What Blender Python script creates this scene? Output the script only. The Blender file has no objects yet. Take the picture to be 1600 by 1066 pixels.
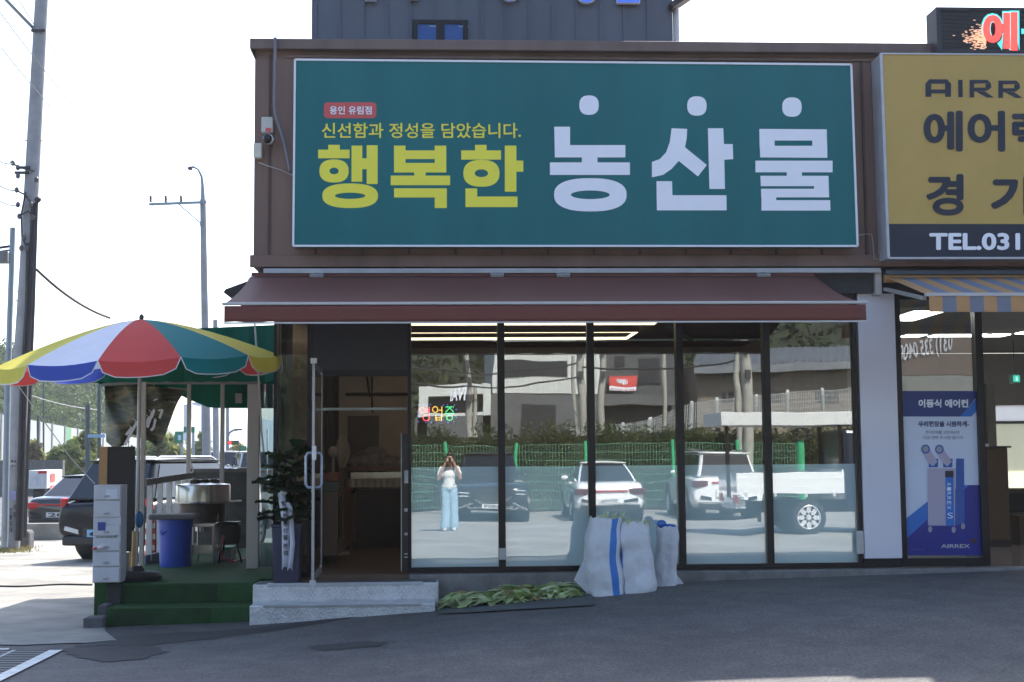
import bpy, bmesh, math, random
from mathutils import Vector, Matrix, noise, Euler

S = bpy.context.scene
COL = S.collection
R = math.radians
rnd = random.Random(11)

# ------------------------------------------------------------------ camera
CAM = Vector((0.0, -14.145, 1.5))
FPX = 2150.0                                     # focal length in photo pixels (1600 wide)
YAW, PITCH, ROLL = 0.0494, 0.0835, -0.0077
def _axes():
    f = Vector((math.sin(YAW), math.cos(YAW), 0)); r = Vector((math.cos(YAW), -math.sin(YAW), 0)); u = Vector((0, 0, 1))
    f2 = f*math.cos(PITCH) + u*math.sin(PITCH); u2 = u*math.cos(PITCH) - f*math.sin(PITCH)
    return r*math.cos(ROLL) + u2*math.sin(ROLL), u2*math.cos(ROLL) - r*math.sin(ROLL), f2
CR, CU, CF = _axes()
cd = bpy.data.cameras.new('camera'); cam = bpy.data.objects.new('camera', cd); COL.objects.link(cam)
cd.sensor_width = 36; cd.lens = FPX/1600*36; cd.clip_start = 0.05; cd.clip_end = 6000
cam.matrix_world = Matrix(((CR.x, CU.x, -CF.x, CAM.x), (CR.y, CU.y, -CF.y, CAM.y), (CR.z, CU.z, -CF.z, CAM.z), (0, 0, 0, 1)))
S.camera = cam

# ------------------------------------------------------------------ light
SUN_EL, SUN_AZ = R(47), math.atan2(0.36, 0.93)   # the sun stands behind the shop, a little to the right
w = bpy.data.worlds.new('World'); S.world = w; w.use_nodes = True
nt = w.node_tree; bg = nt.nodes['Background']
sky = nt.nodes.new('ShaderNodeTexSky'); sky.sky_type = 'NISHITA'; sky.sun_disc = False
sky.sun_elevation = SUN_EL; sky.sun_rotation = SUN_AZ; sky.air_density = 1.0; sky.dust_density = 1.5; sky.ozone_density = 1.0
nt.links.new(sky.outputs[0], bg.inputs[0]); bg.inputs[1].default_value = 0.15
sd = bpy.data.lights.new('sun', 'SUN'); sun = bpy.data.objects.new('sun', sd); COL.objects.link(sun)
sd.energy = 3.6; sd.angle = R(0.53); sd.color = (1.0, 0.955, 0.88)
sdir = Vector((math.sin(SUN_AZ)*math.cos(SUN_EL), math.cos(SUN_AZ)*math.cos(SUN_EL), math.sin(SUN_EL)))
sun.rotation_euler = (-sdir).to_track_quat('-Z', 'Y').to_euler(); sun.location = sdir*60
S.view_settings.view_transform = 'Standard'; S.view_settings.look = 'None'
S.view_settings.exposure = 1.5; S.view_settings.gamma = 1.0
S.cycles.max_bounces = 8; S.cycles.transparent_max_bounces = 24; S.cycles.glossy_bounces = 5
S.cycles.use_denoising = True
S.cycles.sample_clamp_indirect = 6.0

# ------------------------------------------------------------------ helpers
def at(px, py, Y):
    """point at depth plane y=Y seen at photo pixel (px, py)"""
    d = CF*FPX + CR*(px-800) + CU*(533-py)
    return CAM + d*((Y-CAM.y)/d.y)
def atm(px, py, Yv):
    """the real point whose reflection in the glass (plane y=0) is seen at the pixel"""
    p = at(px, py, Yv); p.y = -p.y; return p
def atz(px, py, Z):
    d = CF*FPX + CR*(px-800) + CU*(533-py)
    return CAM + d*((Z-CAM.z)/d.z)
def lerp(a, b, t): return a + (b-a)*t
def clamp(x, a=0., b=1.): return max(a, min(b, x))
def pw(x, tab):
    if x <= tab[0][0]: return tab[0][1]
    for (a, va), (b, vb) in zip(tab, tab[1:]):
        if x <= b: return lerp(va, vb, (x-a)/(b-a))
    return tab[-1][1]
def g(x, y):
    """height of the ground"""
    front = pw(x, [(-3.2, -.10), (-1.9, -.07), (0.3, .07), (2.2, .22), (6, .30), (12, .36)])
    t = clamp((-y-.7)/7); t = t*t*(3-2*t)
    z = lerp(front, 0.0, t)
    if y < -12: z -= min(.16, (-12-y)*.018)
    if y > 0: z = lerp(front, -.10-.010*(y+1), clamp(y/3)) if x < 0 else front
    if y > 14: z = lerp(z, -.3, clamp((y-14)/10))
    return z

def tag(o, label=None, cat=None, group=None, kind=None):
    if label: o['label'] = label
    if cat: o['category'] = cat
    if group: o['group'] = group
    if kind: o['kind'] = kind
    return o
ORG = {}
def thing(name, label, cat, loc=(0, 0, 0), group=None):
    o = bpy.data.objects.new(name, None); COL.objects.link(o); o.location = loc; o.empty_display_size = .2
    ORG[o] = Vector(loc)
    return tag(o, label, cat, group)
def org(o):
    while o.parent: o = o.parent
    return ORG.get(o, Vector((0, 0, 0)))
def copy_tree(o, parent=None):
    c = o.copy(); COL.objects.link(c)
    if parent: c.parent = parent
    for ch in list(o.children): copy_tree(ch, c)
    return c

class MB:
    def __init__(s): s.v = []; s.f = []; s.mi = []; s.m = 0
    def add(s, pts, faces):
        b = len(s.v); s.v += [tuple(p) for p in pts]
        for f in faces: s.f.append([b+i for i in f]); s.mi.append(s.m)
        return s
    def poly(s, pts): return s.add(pts, [list(range(len(pts)))])
    def box(s, x0, x1, y0, y1, z0, z1, M=None):
        p = [Vector((x, y, z)) for x in (x0, x1) for y in (y0, y1) for z in (z0, z1)]
        if M: p = [M @ q for q in p]
        return s.add(p, [(0, 1, 3, 2), (4, 6, 7, 5), (0, 4, 5, 1), (2, 3, 7, 6), (0, 2, 6, 4), (1, 5, 7, 3)])
    def cbox(s, c, size, rot=(0, 0, 0)):
        M = Matrix.Translation(Vector(c)) @ Euler(rot).to_matrix().to_4x4(); a, b, d = [q/2 for q in size]
        return s.box(-a, a, -b, b, -d, d, M)
    def bar(s, a, b, wid, hei, up=(0, 0, 1)):
        a = Vector(a); b = Vector(b); d = b-a; L = d.length; d.normalize(); u = Vector(up)
        x = d.cross(u)
        if x.length < 1e-4: x = Vector((1, 0, 0))
        x.normalize(); u = x.cross(d)
        p = [a+d*t+x*i*wid/2+u*j*hei/2 for i in (-1, 1) for t in (0, L) for j in (-1, 1)]
        return s.add(p, [(0, 1, 3, 2), (4, 6, 7, 5), (0, 4, 5, 1), (2, 3, 7, 6), (0, 2, 6, 4), (1, 5, 7, 3)])
    def tube(s, pts, r, n=8, cap=True):
        pts = [Vector(p) for p in pts]; rr = r if isinstance(r, (list, tuple)) else [r]*len(pts)
        prev = None; rings = []
        for i, p in enumerate(pts):
            d = (pts[min(i+1, len(pts)-1)]-pts[max(i-1, 0)]).normalized()
            if prev is None:
                x = d.cross(Vector((0, 0, 1)));
                if x.length < 1e-3: x = Vector((1, 0, 0))
            else: x = prev - d*prev.dot(d)
            x.normalize(); prev = x; y = d.cross(x)
            rings.append([p+(x*math.cos(2*math.pi*k/n)+y*math.sin(2*math.pi*k/n))*rr[i] for k in range(n)])
        return s.rings(rings, cap)
    def rings(s, rings, cap=True, closed=True):
        n = len(rings[0]); P = [p for q in rings for p in q]; F = []
        for i in range(len(rings)-1):
            for k in range(n if closed else n-1):
                a, b = i*n+k, i*n+(k+1) % n
                F.append((a, b, b+n, a+n))
        if cap: F.append(list(range(n))[::-1]); F.append([(len(rings)-1)*n+k for k in range(n)])
        return s.add(P, F)
    def cyl(s, a, b, r0, r1=None, n=14, cap=True): return s.tube([a, b], [r0, r0 if r1 is None else r1], n, cap)
    def lathe(s, c, prof, n=24, sx=1, sy=1, cap=True):
        c = Vector(c)
        return s.rings([[c+Vector((r*sx*math.cos(2*math.pi*k/n), r*sy*math.sin(2*math.pi*k/n), z)) for k in range(n)] for r, z in prof], cap)
    def ball(s, c, rx, ry=None, rz=None, n=14, m=9, M=None):
        ry = ry or rx; rz = rz or rx; c = Vector(c); rg = []
        for i in range(m+1):
            a = math.pi*i/m - math.pi/2; q = max(math.cos(a), .02)
            ring = [Vector((rx*q*math.cos(2*math.pi*k/n), ry*q*math.sin(2*math.pi*k/n), rz*math.sin(a))) for k in range(n)]
            rg.append([(M @ p if M else p)+c for p in ring])
        return s.rings(rg)
    def prism(s, pts, off):
        pts = [Vector(p) for p in pts]; off = Vector(off); n = len(pts)
        return s.add(pts+[p+off for p in pts], [list(range(n)), list(range(2*n-1, n-1, -1))]+[(i, i+n, (i+1) % n+n, (i+1) % n) for i in range(n)])
    def build(s, name, mats, parent=None, smooth=False, bevel=0, solid=0, sub=0, ang=38, M=None):
        me = bpy.data.meshes.new(name); me.from_pydata(s.v, [], s.f)
        if M: me.transform(M)
        mats = mats if isinstance(mats, (list, tuple)) else [mats]
        for q in mats: me.materials.append(q)
        if len(mats) > 1: me.polygons.foreach_set('material_index', s.mi)
        bm = bmesh.new(); bm.from_mesh(me); bmesh.ops.recalc_face_normals(bm, faces=bm.faces); bm.to_mesh(me); bm.free()
        o = bpy.data.objects.new(name, me); COL.objects.link(o)
        if parent:
            o.parent = parent; me.transform(Matrix.Translation(-org(parent)))
        else:
            xs = [v.co for v in me.vertices]
            c = Vector(((min(p.x for p in xs)+max(p.x for p in xs))/2, (min(p.y for p in xs)+max(p.y for p in xs))/2, min(p.z for p in xs)))
            me.transform(Matrix.Translation(-c)); o.location = c; ORG[o] = c
        if smooth:
            me.shade_smooth()
            if not sub: me.set_sharp_from_angle(angle=R(ang))
        if bevel:
            b = o.modifiers.new('bevel', 'BEVEL'); b.width = bevel; b.segments = 2; b.limit_method = 'ANGLE'; b.angle_limit = R(50)
        if solid:
            b = o.modifiers.new('solid', 'SOLIDIFY'); b.thickness = solid; b.offset = 0
        if sub:
            b = o.modifiers.new('sub', 'SUBSURF'); b.levels = sub; b.render_levels = sub
        return o
def bx(name, m, parent, x0, x1, y0, y1, z0, z1, bevel=0): return MB().box(x0, x1, y0, y1, z0, z1).build(name, m, parent, bevel=bevel)

# ------------------------------------------------------------------ materials
MC = {}
def mat(name, col, rough=.6, metal=0, var=.12, scale=5, bump=0, bscale=60, coat=0, emit=0, spec=.5, streak=False, tint=None):
    if name in MC: return MC[name]
    m = bpy.data.materials.new(name); m.use_nodes = True; n = m.node_tree.nodes; l = m.node_tree.links
    p = n['Principled BSDF']; p.inputs['Roughness'].default_value = rough; p.inputs['Metallic'].default_value = metal
    p.inputs['Specular IOR Level'].default_value = spec
    p.inputs['Coat Weight'].default_value = coat; p.inputs['Coat Roughness'].default_value = .05
    tc = n.new('ShaderNodeTexCoord'); mp = n.new('ShaderNodeMapping'); l.new(tc.outputs['Object'], mp.inputs[0])
    if streak: mp.inputs['Scale'].default_value = (1, 1, .12)
    nz = n.new('ShaderNodeTexNoise'); nz.inputs['Scale'].default_value = scale; nz.inputs['Detail'].default_value = 6; nz.inputs['Roughness'].default_value = .62
    l.new(mp.outputs[0], nz.inputs['Vector'])
    cr = n.new('ShaderNodeValToRGB'); cr.color_ramp.elements[0].position = .32; cr.color_ramp.elements[1].position = .68
    c2 = tint or tuple(min(1, c*(1+var)) for c in col)
    cr.color_ramp.elements[0].color = (*[c*(1-var) for c in col], 1); cr.color_ramp.elements[1].color = (*c2, 1)
    l.new(nz.outputs['Fac'], cr.inputs[0]); l.new(cr.outputs[0], p.inputs['Base Color'])
    if var > 0 and not emit:
        mr = n.new('ShaderNodeMapRange'); mr.inputs[3].default_value = clamp(rough*.85, .02, 1); mr.inputs[4].default_value = clamp(rough*1.15, .02, 1)
        l.new(nz.outputs['Fac'], mr.inputs[0]); l.new(mr.outputs[0], p.inputs['Roughness'])
    if bump:
        nb = n.new('ShaderNodeTexNoise'); nb.inputs['Scale'].default_value = bscale; nb.inputs['Detail'].default_value = 4
        l.new(tc.outputs['Object'], nb.inputs['Vector'])
        b = n.new('ShaderNodeBump'); b.inputs['Strength'].default_value = bump; b.inputs['Distance'].default_value = .02
        l.new(nb.outputs['Fac'], b.inputs['Height']); l.new(b.outputs[0], p.inputs['Normal'])
    if emit:
        p.inputs['Emission Color'].default_value = (*col, 1); p.inputs['Emission Strength'].default_value = emit
    MC[name] = m; return m
def leafmat(name, col, var=.35, trans=.35, scale=1.5, rough=.55):
    if name in MC: return MC[name]
    m = mat(name, col, rough, var=var, scale=scale); n = m.node_tree.nodes; l = m.node_tree.links
    p = n['Principled BSDF']; p.inputs['Specular IOR Level'].default_value = .12; out = n['Material Output']; t = n.new('ShaderNodeBsdfTranslucent'); mx = n.new('ShaderNodeMixShader')
    l.new(p.inputs['Base Color'].links[0].from_socket, t.inputs[0]); mx.inputs[0].default_value = trans
    l.new(p.outputs[0], mx.inputs[1]); l.new(t.outputs[0], mx.inputs[2]); l.new(mx.outputs[0], out.inputs[0])
    return m
def clothmat(name, col, trans=.45, var=.05, rough=.7):
    return leafmat(name, col, var, trans, 3, rough)
def glassmat(name, refl, tint=(.9, .95, .93), film=None, filmcov=0, wob=.0):
    if name in MC: return MC[name]
    m = bpy.data.materials.new(name); m.use_nodes = True; n = m.node_tree.nodes; l = m.node_tree.links
    n.remove(n['Principled BSDF']); out = n['Material Output']
    gl = n.new('ShaderNodeBsdfGlossy'); gl.inputs['Roughness'].default_value = 0; gl.inputs['Color'].default_value = (.97, 1, .98, 1)
    lw = n.new('ShaderNodeFresnel'); lw.inputs[0].default_value = 1.5
    ma = n.new('ShaderNodeMath'); ma.operation = 'MULTIPLY_ADD'; ma.inputs[1].default_value = 1; ma.inputs[2].default_value = refl; ma.use_clamp = True
    l.new(lw.outputs[0], ma.inputs[0])
    if wob:
        tc = n.new('ShaderNodeTexCoord'); nz = n.new('ShaderNodeTexNoise'); nz.inputs['Scale'].default_value = 1.6; nz.inputs['Detail'].default_value = 1
        l.new(tc.outputs['Object'], nz.inputs['Vector'])
        b = n.new('ShaderNodeBump'); b.inputs['Strength'].default_value = 1; b.inputs['Distance'].default_value = wob
        l.new(nz.outputs['Fac'], b.inputs['Height']); l.new(b.outputs[0], gl.inputs['Normal'])
    tr = n.new('ShaderNodeBsdfTransparent'); tr.inputs[0].default_value = (*tint, 1)
    base = tr
    if film:
        df = n.new('ShaderNodeBsdfDiffuse'); df.inputs[0].default_value = (*film, 1)
        m0 = n.new('ShaderNodeMixShader'); m0.inputs[0].default_value = filmcov; l.new(tr.outputs[0], m0.inputs[1]); l.new(df.outputs[0], m0.inputs[2]); base = m0
    mx = n.new('ShaderNodeMixShader'); l.new(ma.outputs[0], mx.inputs[0]); l.new(base.outputs[0], mx.inputs[1]); l.new(gl.outputs[0], mx.inputs[2])
    l.new(mx.outputs[0], out.inputs[0]); MC[name] = m; return m

def text(name, s, m, parent, p0, ux, uy, bold=0.0, chars_gap=None, smear=0):
    """lettering laid on the parallelogram p0, ux (full width), uy (full height); a real sheet"""
    cu = bpy.data.curves.new(name, 'FONT'); cu.body = s; cu.size = 1; cu.offset = bold; cu.resolution_u = 4
    if chars_gap: cu.space_character = chars_gap
    ob = bpy.data.objects.new('tmp', cu); COL.objects.link(ob)
    dg = bpy.context.evaluated_depsgraph_get(); me = bpy.data.meshes.new_from_object(ob.evaluated_get(dg))
    bpy.data.objects.remove(ob); bpy.data.curves.remove(cu)
    if smear:   # heavier strokes: the glyphs laid again a little aside, each a hair prouder
        bm = bmesh.new()
        for k, (dx, dy) in enumerate(((0, 0), (1, 0), (-1, 0), (0, 1), (0, -1), (.7, .7), (-.7, .7), (.7, -.7), (-.7, -.7))):
            q = me.copy(); q.transform(Matrix.Translation((dx*smear, dy*smear, k*.0004))); bm.from_mesh(q); bpy.data.meshes.remove(q)
        bm.to_mesh(me); bm.free()
    nrm_ = Vector(ux).cross(Vector(uy)).normalized()
    xs = [v.co.x for v in me.vertices]; ys = [v.co.y for v in me.vertices]
    x0, x1, y0, y1 = min(xs), max(xs), min(ys), max(ys)
    p0 = Vector(p0); ux = Vector(ux); uy = Vector(uy); off = org(parent) if parent else Vector((0, 0, 0))
    for v in me.vertices:
        v.co = p0 + ux*((v.co.x-x0)/(x1-x0)) + uy*((v.co.y-y0)/(y1-y0)) + nrm_*v.co.z - off
    me.materials.clear(); me.materials.append(m); me.name = name
    o = bpy.data.objects.new(name, me); COL.objects.link(o); o.parent = parent
    return o
def text_px(name, s, m, parent, x0, y0, x1, y1, Y, bold=0.0, smear=0):
    p0 = at(x0, y1, Y); return text(name, s, m, parent, p0, at(x1, y1, Y)-p0, at(x0, y0, Y)-p0, bold, smear=smear)
def join_text(name, texts, m, parent):
    """several pieces of lettering made one mesh"""
    bm = bmesh.new()
    for t in texts: bm.from_mesh(t.data)
    for t in texts: bpy.data.objects.remove(t)
    me = bpy.data.meshes.new(name); bm.to_mesh(me); bm.free(); me.materials.append(m)
    o = bpy.data.objects.new(name, me); COL.objects.link(o); o.parent = parent; return o

def leaf(mb, c, size, r, aspect=.55, up=.3):
    d = Vector((r.gauss(0, 1), r.gauss(0, 1), r.gauss(0, 1)+up)).normalized()
    x = d.orthogonal().normalized(); x = Matrix.Rotation(r.random()*6.283, 3, d) @ x; y = d.cross(x)
    a = size*(.7+.6*r.random()); b = a*aspect; c = Vector(c)
    mb.add([c-x*a, c-y*b+d*a*.15, c+x*a, c+y*b+d*a*.15], [(0, 1, 2, 3)])
def clump(mb, c, rad, n, size, r, flat=1.0, aspect=.55, mats=1):
    c = Vector(c)
    for _ in range(n):
        q = Vector((r.gauss(0, 1), r.gauss(0, 1), r.gauss(0, 1))).normalized()*rad*(r.random()**.45)
        q.z *= flat; mb.m = r.randrange(mats); leaf(mb, c+q, size, r, aspect)

# palette
black_frame = mat('dark_anodised_frame', (.012, .012, .016), .35, .3, .2, 8)
# ------------------------------------------------------------------ ground
def asphalt_mat():
    m = bpy.data.materials.new('asphalt'); m.use_nodes = True; n = m.node_tree.nodes; l = m.node_tree.links; p = n['Principled BSDF']
    tc = n.new('ShaderNodeTexCoord')
    def nz(sc, det, ro=.6):
        q = n.new('ShaderNodeTexNoise'); q.inputs['Scale'].default_value = sc; q.inputs['Detail'].default_value = det; q.inputs['Roughness'].default_value = ro
        l.new(tc.outputs['Object'], q.inputs['Vector']); return q
    a = nz(.45, 7); b = nz(48, 5, .8); c = nz(3.2, 5)
    r1 = n.new('ShaderNodeValToRGB'); e = r1.color_ramp.elements; e[0].position = .35; e[1].position = .7; e[0].color = (.085, .083, .086, 1); e[1].color = (.135, .131, .128, 1)
    l.new(a.outputs[0], r1.inputs[0])
    r2 = n.new('ShaderNodeValToRGB'); e = r2.color_ramp.elements; e[0].position = .38; e[1].position = .72; e[0].color = (.42, .42, .42, 1); e[1].color = (1.75, 1.72, 1.66, 1)
    l.new(b.outputs[0], r2.inputs[0])
    r3 = n.new('ShaderNodeValToRGB'); e = r3.color_ramp.elements; e[0].position = .4; e[1].position = .65; e[0].color = (.82, .82, .84, 1); e[1].color = (1.1, 1.09, 1.07, 1)
    l.new(c.outputs[0], r3.inputs[0])
    m1 = n.new('ShaderNodeMix'); m1.data_type = 'RGBA'; m1.blend_type = 'MULTIPLY'; m1.inputs[0].default_value = 1
    m2 = n.new('ShaderNodeMix'); m2.data_type = 'RGBA'; m2.blend_type = 'MULTIPLY'; m2.inputs[0].default_value = 1
    l.new(r1.outputs[0], m1.inputs[6]); l.new(r2.outputs[0], m1.inputs[7]); l.new(m1.outputs[2], m2.inputs[6]); l.new(r3.outputs[0], m2.inputs[7])
    l.new(m2.outputs[2], p.inputs['Base Color']); p.inputs['Roughness'].default_value = .82
    bu = n.new('ShaderNodeBump'); bu.inputs['Strength'].default_value = .5; bu.inputs['Distance'].default_value = .01; l.new(b.outputs[0], bu.inputs['Height']); l.new(bu.outputs[0], p.inputs['Normal'])
    return m
asphalt = asphalt_mat()
def coords(spans):
    out = []
    for a, b, st in spans:
        k = max(1, round((b-a)/st)); out += [a+(b-a)*i/k for i in range(k)]
    return out+[spans[-1][1]]
gx = coords([(-900, -60, 140), (-60, -12, 8), (-12, 12, .4), (12, 60, 8), (60, 900, 140)])
gy = coords([(-900, -60, 140), (-60, -32, 4), (-32, -16, .8), (-16, 6, .35), (6, 30, 2), (30, 120, 15), (120, 900, 130)])
mb = MB(); nx = len(gx)
mb.add([(x, y, g(x, y)) for y in gy for x in gx], [(j*nx+i, j*nx+i+1, (j+1)*nx+i+1, (j+1)*nx+i) for j in range(len(gy)-1) for i in range(nx-1)])
o = mb.build('ground', asphalt, smooth=True); tag(o, kind='structure')

def sheet(name, m, poly, lift, step=.3):
    """flat sheet following the ground, clipped to a polygon"""
    xs = [p[0] for p in poly]; ys = [p[1] for p in poly]
    bm = bmesh.new(); bm.faces.new([bm.verts.new((x, y, 0)) for x, y in poly])
    for ax, lo, hi in ((0, min(xs), max(xs)), (1, min(ys), max(ys))):
        k = lo+step
        while k < hi:
            co = [0, 0, 0]; co[ax] = k; no = [0, 0, 0]; no[ax] = 1
            bmesh.ops.bisect_plane(bm, geom=bm.verts[:]+bm.edges[:]+bm.faces[:], plane_co=co, plane_no=no); k += step
    for v in bm.verts: v.co.z = g(v.co.x, v.co.y)+lift
    me = bpy.data.meshes.new(name); bm.to_mesh(me); bm.free(); me.materials.append(m); me.shade_smooth()
    o = bpy.data.objects.new(name, me); COL.objects.link(o); return o
concrete = mat('worn_concrete', (.26, .245, .215), .85, var=.42, scale=1.1, bump=.35, bscale=40)
def jag(pts, amp, sd, n=6):
    r = random.Random(sd); out = []
    for i in range(len(pts)):
        a = Vector(pts[i]); b = Vector(pts[(i+1) % len(pts)])
        for k in range(n):
            q = a.lerp(b, k/n); out.append((q.x+r.uniform(-amp, amp), q.y+r.uniform(-amp, amp)))
    return out
p0 = atz(-60, 1003, -.05); p1 = atz(100, 1000, -.05); p2 = atz(165, 985, -.08)
tag(sheet('concrete_apron', concrete, [(-16, p0.y-.1), (p0.x, p0.y), (p1.x-.85, p1.y-.06), (p1.x-.6, p1.y+.03), (p1.x-.35, p1.y-.03), (p1.x, p1.y+.06), (p1.x+.18, p1.y+.05), (p1.x+.35, p1.y+.16), (p1.x+.42, p1.y+.14), (p2.x, p2.y), (-3.35, -.3), (-3.6, .5), (-3.6, 17.1), (-16, 17.1)], .008, .6), kind='structure')
back_lot = mat('pale_concrete_lot', (.27, .26, .24), .85, var=.2, scale=.7, bump=.3, bscale=30)
tag(sheet('parking_lot', back_lot, [(-11.9, -30), (11.9, -30), (11.9, -6.6), (8, -6.4), (1.2, -6.3), (.3, -6.2), (-6, -6.3), (-11.9, -6.3)], .012, .4), kind='structure')
damp = mat('damp_asphalt', (.030, .029, .032), .8, var=.3, scale=6, bump=.3, bscale=80)
def px_poly(pts, z): return [(atz(x, y, z).x, atz(x, y, z).y) for x, y in pts]
tag(sheet('damp_patch', damp, jag(px_poly([(85, 1008), (140, 1004), (250, 1006), (260, 1016), (215, 1030), (160, 1033), (120, 1022)], -.05), .04, 1), .005), kind='structure')
tag(sheet('damp_patch', damp, jag(px_poly([(475, 1008), (560, 1004), (610, 1007), (590, 1014), (500, 1016)], 0), .03, 2), .005), kind='structure')
tag(sheet('damp_patch', damp, jag(px_poly([(120, 1000), (160, 985), (400, 976), (560, 968), (420, 985), (230, 1000)], -.03), .05, 3), .004), kind='structure')

# drain grate with a painted border at the lower left corner
gz = -.045
t = thing('drain_grate', 'dark slotted drain grate edged with a white painted strip in the asphalt corner', 'drain grate', atz(30, 1030, gz))
def strip(mb, a, b, wd, z):
    a = Vector(a); b = Vector(b); n = (b-a).cross(Vector((0, 0, 1))).normalized()*wd/2
    L = max(1, int((b-a).length/.3)); 
    for k in range(L):
        p = a.lerp(b, k/L); q = a.lerp(b, (k+1)/L)
        mb.poly([Vector((v.x, v.y, g(v.x, v.y)+z)) for v in (p-n, p+n, q+n, q-n)])
A, B, C = atz(88, 1010, gz), atz(-40, 1082, gz), atz(-40, 1012, gz)
wp = mat('worn_white_paint', (.62, .62, .6), .7, var=.25, scale=9)
mb = MB(); strip(mb, A, B, .11, .012); mb.build('painted_edge', wp, t); mb = MB(); strip(mb, atz(-40, 1010, gz), atz(14, 1008, gz), .1, .012); mb.build('painted_edge', wp, t)
mb = MB(); D = B-A; E_ = C-atz(84, 1008, gz)
for k in range(1, 16): 
    q = A+D*(k/16); strip(mb, q+Vector((-.05, .03, 0)), q+Vector((-1.6, .25, 0)), .022, .012)
for k in range(1, 4): strip(mb, A+Vector((-.35*k, .03, 0)), B+Vector((-.35*k, .1, 0)), .03, .013)
mb.build('grating', mat('galvanised_bar', (.26, .28, .3), .5, .6, .2, 10), t)
mb = MB(); 
mb.poly([Vector((v.x, v.y, g(v.x, v.y)+.008)) for v in (A+Vector((-.06, .02, 0)), B+Vector((-.06, .02, 0)), Vector((B.x-1.2, B.y, 0)), Vector((A.x-1.7, A.y+.1, 0)))])
mb.build('drain_pit', mat('drain_black', (.02, .022, .026), .8), t)
# hose lying across the apron
tag(MB().tube([(x, y, g(x, y)+.018) for x, y in [(atz(q, 907-.02*q+math.sin(q*.05), -.06).x, atz(q, 907-.02*q+math.sin(q*.05), -.06).y) for q in range(-60, 152, 12)]], .012, 8).build('hose', mat('black_rubber', (.02, .02, .022), .6), smooth=True), 'black hose lying straight across the grey concrete towards the white drawers', 'hose')
# ------------------------------------------------------------------ the shop building
def X(px, y=0, py=700): return at(px, py, y).x
def Z(px, py, y=0): return at(px, py, y).z
brown_clad = mat('brown_metal_cladding', (.185, .118, .098), .5, .35, .22, 2.2, streak=True, bump=.06, bscale=30)
brown_cap = mat('brown_coping', (.155, .11, .10), .5, .3, .2, 3, streak=True)
sill_conc = mat('sill_concrete', (.20, .19, .185), .9, var=.3, scale=5, bump=.5, bscale=50)
steel_trim = mat('pale_metal_gutter', (.42, .43, .47), .4, .5, .12, 5)
white_panel = mat('white_acrylic_panel', (.68, .68, .76), .16, var=.03, scale=2, spec=.6)
dark_soffit = mat('dark_soffit', (.03, .03, .035), .7, var=.2)
inner_wall = mat('brown_interior_wall', (.46, .40, .34), .8, var=.15, scale=1.5)
dark_ceiling = mat('dark_interior_ceiling', (.05, .042, .04), .8, var=.15, scale=2)
floor_in = mat('brown_shop_floor', (.15, .10, .07), .35, var=.25, scale=3)
glass = glassmat('reflective_glass', .17, tint=(.84, .87, .86), wob=.0009)
film_glass = glassmat('frosted_film', .30, film=(.60, .77, .75), filmcov=.86, wob=.0009)
clear_glass = glassmat('clear_glass', .03)

bld = thing('shop_building', 'brown metal clad single storey shop building with big dark framed windows', 'building', (1, 0, .2))
XL = X(397, -.15, 250); ZT = Z(700, 78, -.15); ZB = Z(700, 418, -.15)
# upper wall with seams
mb = MB(); mb.box(XL, 13, -.15, 9, ZB, ZT)
x = X(494, -.15, 250) - .475*1; sm_ = MB()
while x < 13:
    if x > XL+.1: sm_.box(x-.012, x+.012, -.171, -.1505, ZB+.13, ZT-.07)
    x += .475
sm_.build('panel_seam', mat('dark_brown_seam', (.085, .055, .05), .6, .2, .2, 4), bld)
mb.box(XL-.03, 13, -.19, -.155, ZB, ZB+.125)
mb.box(XL+.33, 13, -.172, -.153, Z(700, 93, -.15)-.0, Z(700, 88, -.15))
mb.build('wall', brown_clad, bld, bevel=.006)
zc = Z(700, 62, -.25)
mb = MB(); mb.box(XL-.04, 13.05, -.25, .1, ZT-.03, zc); mb.box(XL-.04, XL+.2, .1, 9.05, ZT-.03, zc); mb.box(XL+.2, 13.05, 8.8, 9.05, ZT-.03, zc)
mb.prism([(XL-.04, -.25, ZT-.03), (XL+.012, -.12, ZT-.14), (XL+.012, 9, ZT-.14), (XL-.04, 9.05, ZT-.03)], (.02, 0, 0))
mb.build('parapet_cap', brown_cap, bld, bevel=.008)
bx('gutter', steel_trim, bld, X(412, -.24, 420), X(1376, -.24, 424), -.25, -.195, Z(800, 427, -.24), Z(800, 419.5, -.24), .004)
bx('gutter', mat('blue_grey_gutter', (.10, .13, .19), .4, .4, .1), bld, X(1384, -.24, 424), 13, -.25, -.195, Z(1500, 429, -.24), Z(1500, 422, -.24), .004)
bx('soffit', dark_soffit, bld, -1.86, 13, -.14, .3, 3.16, ZB-.006)
XC = X(428); XR = X(1341)
bx('side_wall', brown_clad, bld, XC+.0, XC+.12, .6, 8.9, -.3, 3.16)
bx('back_wall', inner_wall, bld, XC+.12, 4.62, 5.6, 5.75, .2, 3.16)
bx('dividing_wall', inner_wall, bld, 4.3, 4.45, .35, 5.6, .2, 3.16)
bx('floor', floor_in, bld, XC+.12, 4.3, -.02, 5.6, -.3, .318)
bx('ceiling', dark_ceiling, bld, XC+.12, 4.3, .3, 5.6, 3.06, 3.16)
bx('threshold', sill_conc, bld, X(640), 13, -.2, .0, -.3, .325, .012)
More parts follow.
